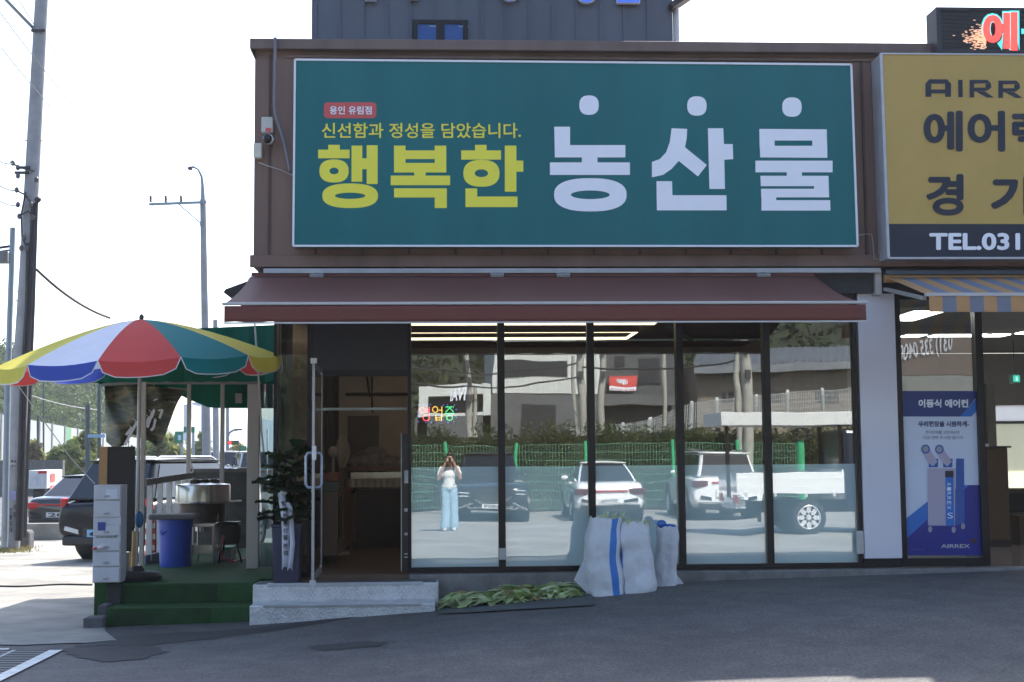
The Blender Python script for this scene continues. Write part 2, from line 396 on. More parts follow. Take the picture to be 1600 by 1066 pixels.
# storefront windows
def framed(x0, x1, z0, z1, wdt, m, parent, name, y0=-.06, y1=.05):
    mb = MB(); mb.box(x0, x0+wdt, y0, y1, z0, z1); mb.box(x1-wdt, x1, y0, y1, z0, z1)
    mb.box(x0+wdt, x1-wdt, y0, y1, z0, z0+wdt*1.4); mb.box(x0+wdt, x1-wdt, y0, y1, z1-wdt, z1)
    return mb.build(name, m, parent)
wx = [X(q, -.06) for q in (637, 783.8, 924.7, 1064.3, 1201, 1343)]
ZF = .335; ZH = 3.16; zfilm = Z(800, 729, 0)
for i in range(5):
    x0, x1 = wx[i], wx[i+1]
    f = framed(x0, x1, ZF, ZH, .036, black_frame, bld, 'window')
    bx('pane', glass, f, x0+.036, x1-.036, -.006, .006, zfilm, ZH-.036)
    fm = MB().box(x0+.036, x1-.036, -.006, .006, ZF+.05, zfilm-.0005).build('film', film_glass, f)
    fm['label'] = 'frosted mint film covering the lower glass'
# little lock boxes on the frame
lk = mat('grey_lock_box', (.45, .45, .44), .5, .2, .15)
for (px0, px1, py0, py1) in ((779, 790, 857, 875), (1335, 1346, 830, 866)):
    bx('lock_box', lk, bld, X(px0, -.1), X(px1, -.1), -.09, -.062, Z(px0, py1, -.1), Z(px0, py0, -.1), .004)
bx('cladding_panel', white_panel, bld, X(1343), X(1401), -.075, .05, Z(1370, 872), Z(1370, 444), .004)
bx('panel_base', black_frame, bld, X(1343), X(1401), -.05, .05, .33, Z(1370, 873))
xa, xb, xc = X(1401), X(1539, -.06), 8.2
f = framed(xa, xb, ZF, ZH, .06, black_frame, bld, 'window')
bx('pane', glass, f, xa+.06, xb-.06, -.006, .006, ZF+.085, ZH-.06)
posterwin = (xa+.06, xb-.06)
# left fixed window and transom over the door
f = framed(XC, X(486), .30, ZH, .036, black_frame, bld, 'window')
f['label'] = 'narrow window left of the door'
bx('pane', clear_glass, f, XC+.036, X(486)-.036, -.006, .006, .35, ZH-.036)
zd = Z(560, 579)
bx('transom', mat('dark_transom_panel', (.022, .02, .026), .3, var=.15), bld, X(486), wx[0], -.04, .04, zd, ZH)
bx('door_head', black_frame, bld, X(486), wx[0], -.06, .045, zd-.06, zd)
bx('crossbar', mat('greenish_glass_edge', (.42, .47, .44), .3, var=.05), bld, X(500), wx[0]-.01, .02, .05, Z(560, 641), Z(560, 637))
# side glass of the corner
f = MB(); f.box(XC-.0, XC+.05, .05, .09, .3, 3.16); f.box(XC, XC+.05, .52, .6, .3, 3.16); f.box(XC, XC+.05, .09, .52, .3, .36)
f = f.build('window', black_frame, bld); bx('pane', clear_glass, f, XC+.02, XC+.03, .09, .52, .36, 3.16)
bx('side_wall', mat('pale_corner_stud', (.5, .5, .47), .6), bld, X(455, 2.0), X(463, 2.0), 1.95, 2.0, .32, 3.06)
# open glass door
xh = X(503); d = MB(); yd = -.93; zt = 2.40; zb_ = .345
d.box(xh-.013, xh+.013, yd, yd+.03, zb_, zt); d.box(xh-.011, xh+.011, -.1, -.062, zb_, zt)
d.box(xh-.01, xh+.01, yd+.03, -.1, zb_, zb_+.06); d.box(xh-.01, xh+.01, yd+.03, -.1, zt-.04, zt)
d = d.build('door', mat('brushed_steel_edge', (.45, .45, .48), .35, .7, .1, 9), bld)
d['label'] = 'open glass door leaf swung out'
bx('pane', glassmat('door_glass', .04, tint=(.62, .68, .74)), d, xh-.006, xh+.006, yd+.035, -.1, zb_+.09, zt-.06)
hm = mat('blue_grey_pull_handle', (.38, .43, .52), .35, .3, .08)
mb = MB()
for s in (-1, 1):
    xo = xh+s*.075; z0, z1 = Z(486, 762, yd), Z(486, 708, yd)
    mb.tube([(xh+s*.01, yd+.06, z0+.0), (xo-s*.02, yd+.06, z0), (xo, yd+.06, z0+.03), (xo, yd+.06, z1-.03), (xo-s*.02, yd+.06, z1), (xh+s*.01, yd+.06, z1)], .013, 8)
mb.build('handle', hm, d, smooth=True)
bx('latch', mat('white_latch', (.7, .7, .7), .4), d, xh-.012, xh+.03, yd-.012, yd, Z(486, 719, yd), Z(486, 697, yd), .003)
# door leaf track / foot
bx('hinge', mat('pale_hinge', (.6, .6, .62), .4, .5), d, xh-.03, xh+.03, yd-.004, yd+.03, zb_-.05, zb_)
bx('hinge', MC['pale_hinge'], d, xh-.03, xh+.03, yd-.004, yd+.03, zt, zt+.05)
# metal side rail of door jamb with white clips
mb = MB(); xj = X(631, .1)
mb.box(xj-.02, xj+.05, .06, .11, .34, Z(631, 678)); mb.build('jamb_display', mat('dark_jamb', (.03, .028, .03), .3), bld)
mb = MB(); mb.box(xj-.03, xj-.02, .055, .065, .34, Z(628, 676)); mb.build('jamb_edge', mat('light_edge', (.6, .58, .52), .3), bld)
for (py0, py1) in ((794, 799), (832, 836), (735, 755), (864, 866), (869, 871)):
    bx('clip', lk, bld, X(632), X(637 if py0 != 735 else 638), -.075, -.062, Z(632, py1), Z(632, py0))
# signs of the roof: upper storey
YU = 2.2
grey_seam = mat('slate_blue_metal_cladding', (.11, .12, .15), .45, .3, .12, 1.5, streak=True)
up = thing('upper_storey', 'slate grey standing seam upper storey set back behind the brown parapet', 'building', (1, YU, 5.5))
xu0, xu1 = X(487, YU, 30), X(1051, YU, 30)
mb = MB(); mb.box(xu0, xu1, YU, 8.5, 5.2, 9.2)
pxs = [q for q in range(494, 1040, 37)]
for q in pxs: mb.box(X(q, YU, 30)-.012, X(q, YU, 30)+.012, YU-.02, YU, 5.2, 9.2)
mb.build('wall', grey_seam, up)
bx('roof', grey_seam, up, xu0-.15, xu1+.15, YU-.15, 8.65, 9.2, 9.4)
mb = MB(); mb.tube([(xu1+.05, YU+.05, 5.3), (xu1+.05, YU+.05, 7.0), (xu1+.09, YU+.02, 7.25), (xu1+.14, YU-.0, 7.35)], .04, 8); mb.build('downpipe', mat('pale_downpipe', (.5, .52, .55), .5), up, smooth=True)
mb = MB(); mb.cbox((xu1+.1, YU-.02, Z(1050, 3, YU)), (.34, .3, .07), (0, R(-35), 0)); mb.build('eave_bracket', mat('dark_bracket', (.04, .035, .035), .6), up)
wz0, wz1 = Z(690, 60, YU)-.3, Z(690, 33, YU)
f = MB(); a, b_, c_ = X(645, YU, 45), X(731, YU, 45), X(688, YU, 45)
f.box(a, a+.06, YU-.05, YU-.021, wz0, wz1); f.box(b_-.06, b_, YU-.05, YU-.021, wz0, wz1); f.box(a+.06, b_-.06, YU-.05, YU-.021, wz1-.05, wz1); f.box(c_-.05, c_+.05, YU-.048, YU-.021, wz0, wz1-.05)
f = f.build('window', black_frame, up)
bx('pane', mat('blue_window_glass', (.03, .10, .32), .35, var=.05), f, a+.06, b_-.06, YU-.035, YU-.022, wz0, wz1-.05)
for k in (a+.2, c_+.22):
    bx('painted_reflection', mat('white_reflection_paint', (.6, .62, .65), .5), f, k, k+.12, YU-.038, YU-.036, Z(690, 43, YU), Z(690, 42, YU))  # white strips laid on the pane as painted reflections
# blue channel letters, only their feet are in view
blue_l = mat('blue_channel_letter', (.06, .14, .62), .4, emit=.25); edge_l = mat('white_letter_edge', (.75, .78, .85), .4)
lt = thing('channel_letters', 'blue white edged raised letters mounted high on the slate grey wall', 'lettering', at(900, 2, YU-.1))
def ell(cx, cy, rx, ry, n=28, a0=0, a1=360): return [(cx+rx*math.cos(R(a0+(a1-a0)*k/n)), cy+ry*math.sin(R(a0+(a1-a0)*k/n))) for k in range(n+(a1-a0 != 360))]
def px_prism(mb, pts, Y, th): mb.prism([at(x, y, Y) for x, y in pts], (0, th, 0))
mb1, mb2 = MB(), MB()
for pts in (ell(797, -16, 17, 18), ell(917, -16, 19, 21), [(963, -30), (1003, -30), (1000, 5), (964, 5)], [(640, -30), (655, -30), (655, -1), (640, -1)], [(560, -30), (590, -30), (588, 0.6), (570, .6)]):
    cx = sum(p[0] for p in pts)/len(pts); cy = sum(p[1] for p in pts)/len(pts)
    px_prism(mb2, pts, YU-.09, .06)
    px_prism(mb1, [(cx+(x-cx)*.93, cy+(y-cy)*.93) for x, y in pts], YU-.1, .03)
mb1.build('letter_face', blue_l, lt); mb2.build('letter_edge', edge_l, lt)

# ------------------------------------------------------------------ main green sign
YS = -.36
sign = thing('shop_sign', 'large teal sign box with yellow and white Korean lettering above the awning', 'sign', at(900, 384, YS))
q = [(461, 93.5), (1329.8, 101.3), (1339.8, 384.7), (458.2, 384.4)]
MB().prism([at(*p, YS) for p in q], (0, .17, 0)).build('panel', mat('teal_sign_film', (.009, .135, .155), .3, var=.10, scale=1.6, spec=.35, streak=True), sign)
wf = mat('white_sign_trim', (.72, .74, .8), .4, var=.03)
mb = MB()
for a, b in zip(q, q[1:]+q[:1]):
    mb.bar(at(*a, YS-.004), at(*b, YS-.004), .02, .022, up=(0, 1, 0))
mb.build('frame', wf, sign)
YL = YS-.004
s_yel = mat('yellow_sign_letter', (.80, .74, .07), .4, var=.02); s_wht = mat('white_sign_letter', (.80, .82, .91), .4, var=.02); s_red = mat('red_sign_badge', (.55, .09, .09), .4, var=.04)
def letters(name, items, m, ox, oy, sc, Y=YL):
    """each item: list of outline points, or ('ring', cx,cy,rx,ry,ix,iy), in crop coordinates"""
    mb = MB(); P = lambda x, y: at(ox+x/sc, oy+y/sc, Y)
    for it in items:
        if it[0] == 'ring':
            _, cx, cy, rx, ry, ix, iy = it; n = 44; sp = .82
            def se(c): return math.copysign(abs(c)**sp, c)
            o_ = [P(cx+rx*se(math.cos(2*math.pi*k/n)), cy+ry*se(math.sin(2*math.pi*k/n))) for k in range(n)]
            if ix == 0: mb.poly(o_); continue
            i_ = [P(cx+ix*math.cos(2*math.pi*k/n), cy+iy*math.sin(2*math.pi*k/n)) for k in range(n)]
            mb.rings([o_, i_], cap=False)
        elif len(it) == 4 and not isinstance(it[0], tuple):
            a, b, c, d = it; mb.poly([P(a, b), P(c, b), P(c, d), P(a, d)])
        else: mb.poly([P(*p) for p in it])
    o = mb.build(name, m, sign); return o
letters('yellow_lettering', [
    (243, 488, 303, 513), (190, 513, 354, 558), ('ring', 273, 624, 76, 60, 24, 17), (364, 492, 420, 680), (420, 558, 443, 615), (443, 490, 500, 692), ('ring', 357, 753, 145, 64, 79, 16),
    (585, 492, 645, 632), (797, 492, 857, 632), (645, 517, 797, 562), (645, 582, 797, 632), (690, 632, 750, 648), (568, 648, 877, 698), (585, 714, 860, 762), (797, 762, 860, 817),
    (1007, 488, 1067, 517), (935, 517, 1142, 565), ('ring', 1040, 636, 94, 70, 35, 20), (1162, 492, 1222, 732), (1222, 570, 1258, 628), (957, 715, 1018, 812), (1018, 757, 1228, 812)], s_yel, 440, 80, 3.331)
letters('white_lettering', [
    [(77, 350), (150, 350), (150, 435), (406, 435), (406, 492), (80, 492)], (205, 492, 277, 515), (57, 515, 427, 573), ('ring', 244, 665, 168, 77, 90, 20), ('ring', 238, 250, 45, 45, 0, 0),
    [(620, 357), (692, 360), (690, 402), (682, 445), (653, 508), (620, 545), (580, 573), (529, 584), (529, 513), (565, 500), (595, 468), (612, 420)], [(682, 445), (783, 527), (742, 580), (653, 508)],
    [(788, 357), (859, 357), (862, 430), (864, 503), (867, 638), (795, 638)], [(862, 430), (903, 430), (905, 500), (864, 503)],
    [(550, 602), (622, 602), (624, 667), (874, 667), (875, 737), (552, 737)], ('ring', 737, 254, 45, 45, 0, 0),
    ('ring', 1177, 259, 45, 45, 0, 0), [(1026, 360), (1338, 362), (1338.5, 414), (1027, 414)], (1027, 414, 1097, 438), (1271, 414, 1339.5, 438), [(1028, 438), (1340, 438), (1341, 494), (1030, 492)],
    (1008, 507, 1365, 561), (1153, 561, 1223, 577), [(1031, 577), (1346, 577), (1349, 677), (1279, 677), (1279, 625), (1033, 625)], [(1034, 637), (1279, 637), (1279, 677), (1104, 677), (1035, 677)], (1036, 677, 1104, 690), [(1036, 690), (1354, 690), (1355, 738), (1036, 738)]], s_wht, 840, 80, 2.9615)
t1 = text_px('slogan', '신선함과 정성을 담았습니다.', s_yel, sign, 503, 192, 814, 216, YL, 0, .012)
mb = MB(); n = 8; x0, y0, x1, y1, rr = 506, 160, 588, 185, 6
pts = [(x1-rr+rr*math.cos(R(a)), y1-rr+rr*math.sin(R(a))) for a in range(0, 91, 15)]+[(x0+rr+rr*math.cos(R(a)), y1-rr+rr*math.sin(R(a))) for a in range(90, 181, 15)]+[(x0+rr+rr*math.cos(R(a)), y0+rr+rr*math.sin(R(a))) for a in range(180, 271, 15)]+[(x1-rr+rr*math.cos(R(a)), y0+rr+rr*math.sin(R(a))) for a in range(270, 361, 15)]
bd = mb.poly([at(*p, YL) for p in pts]).build('badge', s_red, sign)
text_px('badge_lettering', '용인 유림점', s_wht, bd, 515, 166, 581, 179, YL-.003, 0, .022)

# ------------------------------------------------------------------ yellow neighbour sign and LED board
YY = -.48
ys = thing('neighbour_sign', 'yellow sign box with navy lettering and a navy telephone strip, right of the teal sign', 'sign', at(1600, 403, YY))
XE = 10.5
tl, bl = at(1376, 84, YY), at(1388, 403.5, YY)
zm = Z(1388, 350, YY)
def rect_x(mb, z0, z1, y, th, xe=XE):
    f = lambda z: tl.x+(bl.x-tl.x)*(tl.z-z)/(tl.z-bl.z)
    mb.prism([(f(z1), y, z1), (xe, y, z1), (xe, y, z0), (f(z0), y, z0)], (0, th, 0)); return mb
rect_x(MB(), zm, tl.z, YY, .02).build('panel', mat('ochre_sign_film', (.44, .30, .085), .4, var=.06, scale=1.5), ys)
navy = mat('navy_sign_film', (.016, .022, .042), .35, var=.05); rect_x(MB(), bl.z, zm, YY, .02).build('phone_strip', navy, ys); rect_x(MB(), bl.z, tl.z, YY+.0205, .30).build('casing', mat('grey_sign_frame', (.46, .47, .52), .4, .3, .08), ys)
mb = MB(); mb.bar(tl, bl, .028, .03, up=(0, 1, 0)); mb.bar(bl, (XE, YY, bl.z), .02, .02, up=(0, 1, 0)); mb.bar(tl, (XE, YY, tl.z), .015, .02, up=(0, 1, 0)); mb.build('frame', mat('grey_sign_frame', (.46, .47, .52), .4, .3, .08), ys)
YT = YY-.005
def u(px): return px
ltr = []
mb = MB()
def wide_A(x, y0, y1, wd):   # flat topped A
    t = wd*.23
    return [[(x, y1), (x, y0+7), (x+t, y0+7), (x+t, y1)], [(x+wd-t, y1), (x+wd-t, y0+7), (x+wd, y0+7), (x+wd, y1)], [(x, y0+7), (x+6, y0), (x+wd-6, y0), (x+wd, y0+7)], [(x+t, y0+16), (x+wd-t, y0+16), (x+wd-t, y0+22), (x+t, y0+22)]]
def wide_R(x, y0, y1, wd):
    t = wd*.2
    return [[(x, y0), (x+t, y0), (x+t, y1), (x, y1)], [(x+t, y0), (x+wd-8, y0), (x+wd-3, y0+5), (x+t, y0+6)], [(x+wd-3, y0+5), (x+wd-2, y0+12), (x+wd-9, y0+17), (x+wd-t-4, y0+11), (x+wd-t-4, y0+6)], [(x+t, y0+12), (x+wd-t-4, y0+12), (x+wd-9, y0+17), (x+t, y0+18)], [(x+t+3, y0+18), (x+wd-12, y0+18), (x+wd+2, y1), (x+wd-9, y1)]]
for pts in wide_A(1446, 124, 151.5, 40)+[[(1497, 125), (1504, 125), (1504.5, 152), (1497.5, 152)]]+wide_R(1515, 125, 152.5, 36)+wide_R(1560, 126, 153, 36)+wide_R(1605, 126, 153, 36):
    mb.poly([at(*p, YT) for p in pts])
mb.build('logo_lettering', navy, ys)
text_px('lettering', '에어렉', navy, ys, 1443, 173, 1640, 237, YT, .0, .035)
text_px('lettering', '경', navy, ys, 1447, 272, 1506, 337, YT, .0, .035)
text_px('lettering', '기', navy, ys, 1548, 274, 1612, 338, YT, .0, .04)
text_px('phone_number', 'TEL.031', s_wht, ys, 1452, 364, 1594, 391, YT, 0, .035)
led = thing('led_board', 'black LED board on the roof edge showing a red glowing Korean syllable', 'LED display', at(1550, 83, -.4))
YD = -.42
a, b = at(1461, 11, YD), at(1465, 82, YD)
led_face = mat('black_led_face', (.012, .012, .014), .45, var=.3, scale=30)
bx('panel', led_face, led, b.x+.03, 10, YD+.012, YD+.28, b.z+.02, a.z-.02)
mb = MB(); mb.box(b.x, b.x+.05, YD, YD+.3, b.z, a.z); mb.box(b.x+.05, 10, YD, YD+.3, a.z-.03, a.z); mb.box(b.x+.05, 10, YD, YD+.3, b.z, b.z+.03); mb.build('casing', mat('dark_led_casing', (.03, .028, .035), .5), led)
mb = MB()
for k in range(10): mb.box(b.x+.05, 10, YD+.007, YD+.012, b.z+.06+k*.042, b.z+.066+k*.042)
mb.build('led_module', mat('led_louvre', (.02, .02, .024), .5), led)
lr = mat('red_led', (.95, .06, .05), .5, emit=.75); lc = mat('cyan_led', (.1, .6, .6), .5, emit=.4); lo_ = mat('orange_led', (.8, .45, .3), .5, emit=.35)
text_px('outline_lettering', '에', lc, led, 1533, 16, 1593, 82, YD+.003, .075)
text_px('lettering', '에', lr, led, 1536, 19, 1590, 79, YD-.002, .045)
mb = MB(); r = random.Random(5)
for _ in range(240):
    px, py = 1540-abs(r.gauss(0, 14)), 60+r.gauss(0, 9)+0
    if 22 < py < 78: 
        p = at(px, py, YD+.004); mb.box(p.x-.012, p.x+.012, p.y-.002, p.y, p.z-.004, p.z+.004)
mb.build('pixel_scatter', lo_, led)
bx('lettering', lc, led, X(1596, YD, 50), X(1604, YD, 50), YD, YD+.003, Z(1598, 53, YD), Z(1598, 45, YD))
# ------------------------------------------------------------------ awnings
aw = thing('awning', 'maroon retractable fabric awning with pale trim under the teal sign', 'awning', (1, -1, 3.2))
maroon = mat('maroon_awning_cloth', (.115, .038, .027), .75, var=.06, scale=2.5, bump=.05, bscale=8)
ya, yf = -.22, -1.90
ax0, ax1 = at(393, 440, ya).x, at(1272, 434, ya).x
za = at(800, 431, ya).z; zf = at(850, 474, yf).z; zv = at(850, 502.5, yf).z
mb = MB(); n = 30; rg = []
for j in range(13):
    t = j/12; y = lerp(ya, yf, t); sag = -.05*math.sin(math.pi*t)
    rg.append([Vector((lerp(ax0, ax1, i/n), y, lerp(za, zf, t)+sag*(.8+.25*math.sin(i*1.3))+.012*math.sin(i*.9+2*t)*math.sin(math.pi*t)-(.012 if i % 6 == 3 else 0)*math.sin(math.pi*t))) for i in range(n+1)])
mb.rings(rg, cap=False, closed=False); mb.build('fabric', maroon, aw, smooth=True, solid=.006)
mb = MB(); rg = []
for j in range(5):
    t = j/4; rg.append([Vector((lerp(ax0, ax1, i/60), yf-.025+.006*math.sin(i*.9)*t, lerp(zf-.02, zv, t)+.004*math.sin(i*1.7)*t)) for i in range(61)])
mb.rings(rg, cap=False, closed=False); mb.build('valance', mat('maroon_valance_cloth', (.13, .036, .028), .75, var=.06, scale=2), aw, smooth=True, solid=.004)
trim_w = mat('pale_awning_trim', (.44, .44, .45), .5, var=.05)
mb = MB(); mb.box(ax0-.02, ax1+.02, yf-.035, yf+.02, zf-.012, zf+.012); mb.build('front_bar', trim_w, aw, bevel=.005)
mb = MB(); mb.box(ax0, ax1, yf-.036, yf-.018, zv-.016, zv-.002); mb.build('hem', trim_w, aw)
mb = MB(); mb.cyl((ax0, ya+.02, za-.01), (ax1, ya+.02, za-.01), .05, n=12); mb.build('roller', maroon, aw, smooth=True)
arm = mat('dark_awning_arm', (.06, .06, .065), .45, .4)
for x in (ax0+.9, ax1-.9):
    mb = MB(); mb.tube([(x, ya+.03, za-.16), (x+.45*(1 if x < 1 else -1), (ya+yf)/2, (za+zf)/2-.14), (x, yf+.05, zf-.03)], .022, 8); mb.build('arm', arm, aw)
MB().ball(at(394, 441, -.26), .05, .04, .06).build('roller_cap', trim_w, aw, smooth=True)
# dark side eave beyond the left corner
e0, e1, e2 = at(349, 457, 1.5), at(366, 470, 1.5), at(396, 436, 1.5)
ev = MB().prism([e0, at(352, 452, 1.5), at(393, 437, 1.5), e2, e1], (0, 2.5, 0)).build('side_eave', mat('dark_side_eave', (.025, .025, .028), .7), bld)
tag(ev, 'dark sloping eave on the left side')

st = thing('striped_awning', 'orange and grey blue striped awning rolled halfway out over the neighbouring shop', 'awning', (6, -.8, 3))
stripe_o = clothmat('orange_stripe_cloth', (.56, .33, .16), .25); stripe_b = clothmat('grey_blue_stripe_cloth', (.24, .26, .33), .25)
xs0 = at(1393, 436, -.25).x; yb, ye = -.25, -1.42; xs0f = at(1450, 462, ye).x
zb0, zf0, zv0 = Z(1450, 434, yb), Z(1500, 461, ye), Z(1500, 488, ye)
M2 = [stripe_o, stripe_b]; mb = MB(); mv = MB(); wS = .131; k = 0; x = xs0
shift = xs0f-xs0
while x < 10.5:
    mb.m = mv.m = k % 2
    mb.add([(x, yb, zb0), (x+wS, yb, zb0), (x+wS+shift*0, ye, zf0), (x+shift*0, ye, zf0)], [(0, 1, 2, 3)]) if False else mb.add([(x+shift, yb, zb0), (x+wS+shift, yb, zb0), (x+wS+shift, ye, zf0), (x+shift, ye, zf0)], [(0, 1, 2, 3)])
    q = [(x+shift+wS*t/4, ye-.02+.008*math.sin((x+wS*t/4)*24)) for t in range(5)]
    mv.rings([[Vector((a, b, zf0-.012)) for a, b in q], [Vector((a, b-.004, zv0)) for a, b in q]], cap=False, closed=False)
    x += wS; k += 1
mb.build('fabric', M2, st, solid=.004); mv.build('valance', M2, st, solid=.003)
MB().box(xs0f-.03, 10.5, ye-.03, ye+.02, zf0-.012, zf0+.018).build('front_bar', trim_w, st)
mb = MB(); mb.cyl((xs0-.06, yb+.06, zb0-.0), (10.5, yb+.06, zb0-.0), .045, n=12); mb.build('roller', stripe_o, st, smooth=True)
armw = mat('pale_awning_arm', (.40, .38, .36), .5, .2)
mb = MB(); z9 = Z(1400, 452, -.2); mb.bar((xs0-.05, -.2, z9), (xs0f+.0, ye+.1, zf0-.02), .05, .035); mb.cbox((xs0-.12, -.14, z9+.07), (.07, .12, .26)); mb.build('arm', armw, st, bevel=.006)

# ------------------------------------------------------------------ small things on the wall
lampm = mat('floodlight_metal', (.34, .34, .34), .4, .4)
for i, (px, py, lb) in enumerate(((495, 431, 'small floodlight under the pale gutter, nearest the left corner'), (777, 430, 'small floodlight under the gutter, left one of a close pair mid awning'), (880, 430, 'small floodlight under the gutter, right one of a close pair mid awning'), (1193, 430, 'small floodlight under the gutter, nearest the right end of the awning'))):
    p = at(px, py, -.27); t = thing('floodlight', lb, 'light', p, 'floodlights under the gutter')
    MB().cbox(p, (.14, .07, .035), (R(20), 0, 0)).build('housing', lampm, t, bevel=.006)
    MB().box(p.x-.02, p.x+.02, p.y+.02, p.y+.08, p.z-.02, p.z+.03).build('bracket', arm, t)
boxw = mat('aged_white_plastic', (.50, .49, .46), .5, var=.08)
p0 = at(410, 210, -.15); p1 = at(428, 186, -.15)
t = thing('junction_box', 'grey white box with a small red label on the brown wall corner, above the camera', 'box', at(419, 210, -.18))
MB().box(p0.x, p1.x, -.24, -.151, p0.z, p1.z).build('housing', boxw, t, bevel=.008)
bx('sticker', s_red, t, at(415, 203, -.24).x, at(424, 203, -.24).x, -.243, -.2405, Z(419, 206, -.24), Z(419, 200, -.24))
p0 = at(397, 249, -.15); p1 = at(410.5, 226, -.15)
tag(MB().box(p0.x, p1.x, -.23, -.151, p0.z, p1.z).build('utility_box', mat('cream_plastic', (.60, .60, .54), .5, var=.06), bevel=.012), 'blank cream utility box at the left edge of the brown wall, below the camera', 'box')
pc = at(418, 217, -.3)
t = thing('security_camera', 'white and black security camera on the brown wall corner', 'camera', pc)
MB().cyl(pc+Vector((0, .14, .02)), pc+Vector((.01, .0, .0)), .05, n=14).build('housing', mat('white_camera_plastic', (.6, .6, .62), .4), t, smooth=True)
MB().ball(pc+Vector((0, -.02, -.005)), .048, .05, .048).build('lens_dome', mat('black_gloss_dome', (.01, .01, .012), .1), t, smooth=True)
MB().cyl(pc+Vector((0, .1, .02)), pc+Vector((0, .15, .03)), .03, n=10).build('bracket', boxw, t, smooth=True)
def px_tube(name, pts, Y, r, m, label, cat, n=8):
    return tag(MB().tube([at(x, y, Y) for x, y in pts], r, n).build(name, m, smooth=True), label, cat)
px_tube('conduit_pipe', [(430, 59), (430, 70), (430, 120), (429, 165), (431, 180), (437, 200), (444, 222), (452, 260), (453, 268)], -.29, .017, mat('grey_conduit', (.16, .15, .18), .5, .2), 'grey conduit running down the brown wall left of the teal sign', 'pipe')
px_tube('cable', [(404, 254), (420, 260), (440, 266), (461, 276)], -.175, .005, mat('pale_cable', (.45, .43, .42), .6), 'thin pale cable from the cream utility box to the teal sign', 'cable', 5)
px_tube('cable', [(1338, 369), (1350, 366), (1362, 366), (1364, 380), (1366, 405), (1385, 405)], -.2, .004, MC['pale_cable'], 'thin pale cable looping between the teal and yellow signs', 'cable', 5)

# ------------------------------------------------------------------ dotted open sign behind the first pane
t = thing('open_sign', 'dotted red, yellow and green glowing LED sign behind the first pane', 'LED sign', at(684, 664, .06))
yl = .06
ledr = mat('led_dot_red', (1, .08, .1), .5, emit=2.2); ledy = mat('led_dot_yellow', (1, .55, .08), .5, emit=1.6); ledg = mat('led_dot_green', (.08, .9, .3), .5, emit=1.5); ledb = mat('led_dot_blue', (.15, .2, 1), .5, emit=1.6)
def dots(name, pts, m, rad=.0048):
    mb = MB()
    for x, y in pts:
        p = at(x, y, yl); mb.lathe(p, [(rad*.6, -rad), (rad, 0), (rad*.6, rad)], 6)
    return mb.build(name, m, t)
def arc(cx, cy, rx, ry, n, a0=0, a1=360): return [(cx+rx*math.cos(R(a0+(a1-a0)*k/n)), cy+ry*math.sin(R(a0+(a1-a0)*k/n))) for k in range(n)]
def seg(a, b, n): return [(lerp(a[0], b[0], k/(n-1)), lerp(a[1], b[1], k/(n-1))) for k in range(n)]
dots('red_syllable', arc(660, 641, 4, 4, 12)+arc(666, 653, 5, 4.5, 14)+seg((671, 637), (671, 647), 5)+seg((667, 640), (671, 640), 3)+seg((667, 643), (671, 643), 3), ledr)
dots('yellow_syllable', arc(680, 640, 4, 4.5, 12)+seg((690.5, 636), (690.5, 647), 6)+seg((686, 641), (690, 641), 3)+seg((681, 650), (681, 656), 4)+seg((690, 650), (690, 656), 4)+seg((682, 653), (689, 653), 4)+seg((682, 656.5), (689, 656.5), 4), ledy)
dots('green_syllable', seg((697, 636), (708, 636), 6)+seg((702, 638), (697, 643), 4)+seg((703, 638), (708, 643), 4)+seg((696, 646), (709, 646), 7)+arc(702.5, 653, 4.5, 4, 12), ledg)
dots('border', [(653, 644), (655, 633), (661, 633), (672, 632.5), (693, 633), (699, 632.5), (710, 633), (713, 640), (713, 652), (709, 659), (700, 660), (690, 658), (674, 660), (665, 660), (654, 659), (652, 650)], ledb, .0042)
MB().box(at(652, 640, yl+.02).x, at(714, 640, yl+.02).x, yl+.015, yl+.02, Z(680, 662, yl), Z(680, 631, yl)).build('backing', glassmat('clear_backing', .02), t)

# ------------------------------------------------------------------ ceiling light frames inside the shop
warm = mat('warm_led_strip', (1, .77, .50), .5, emit=1.7)
def ledloop(y0, y1, xa, xb, z, lb):
    t = thing('ceiling_light', lb, 'ceiling light', ((xa+xb)/2, (y0+y1)/2, z), 'warm line lights on the shop ceiling')
    mb = MB(); wv = .018
    mb.box(xa, xb, y0, y0+wv, z, z+.03); mb.box(xa, xb, y1-wv, y1, z, z+.03); mb.box(xb-wv, xb, y0+wv, y1-wv, z, z+.03); mb.box(xa, xa+wv, y0+wv, y1-wv, z, z+.03)
    mb.build('light_strip', warm, t)
    MB().box(xa-.01, xb+.01, y0-.01, y0-.002, z+.005, 3.06).build('housing', dark_ceiling, t)
zc_ = 2.98
ydn = lambda py: CAM.y+FPX*(zc_-1.5)/(712.5-py)
ledloop(ydn(519.5), ydn(530.5), -1.2, at(997, 520, ydn(519.5)).x, zc_, 'warm rectangular line light on the ceiling, the deeper one seen in full')
ledloop(ydn(496), ydn(507.5), -1.2, at(1022, 506, ydn(507.5)).x, zc_, 'warm line light nearer the glass, mostly hidden by the awning hem')

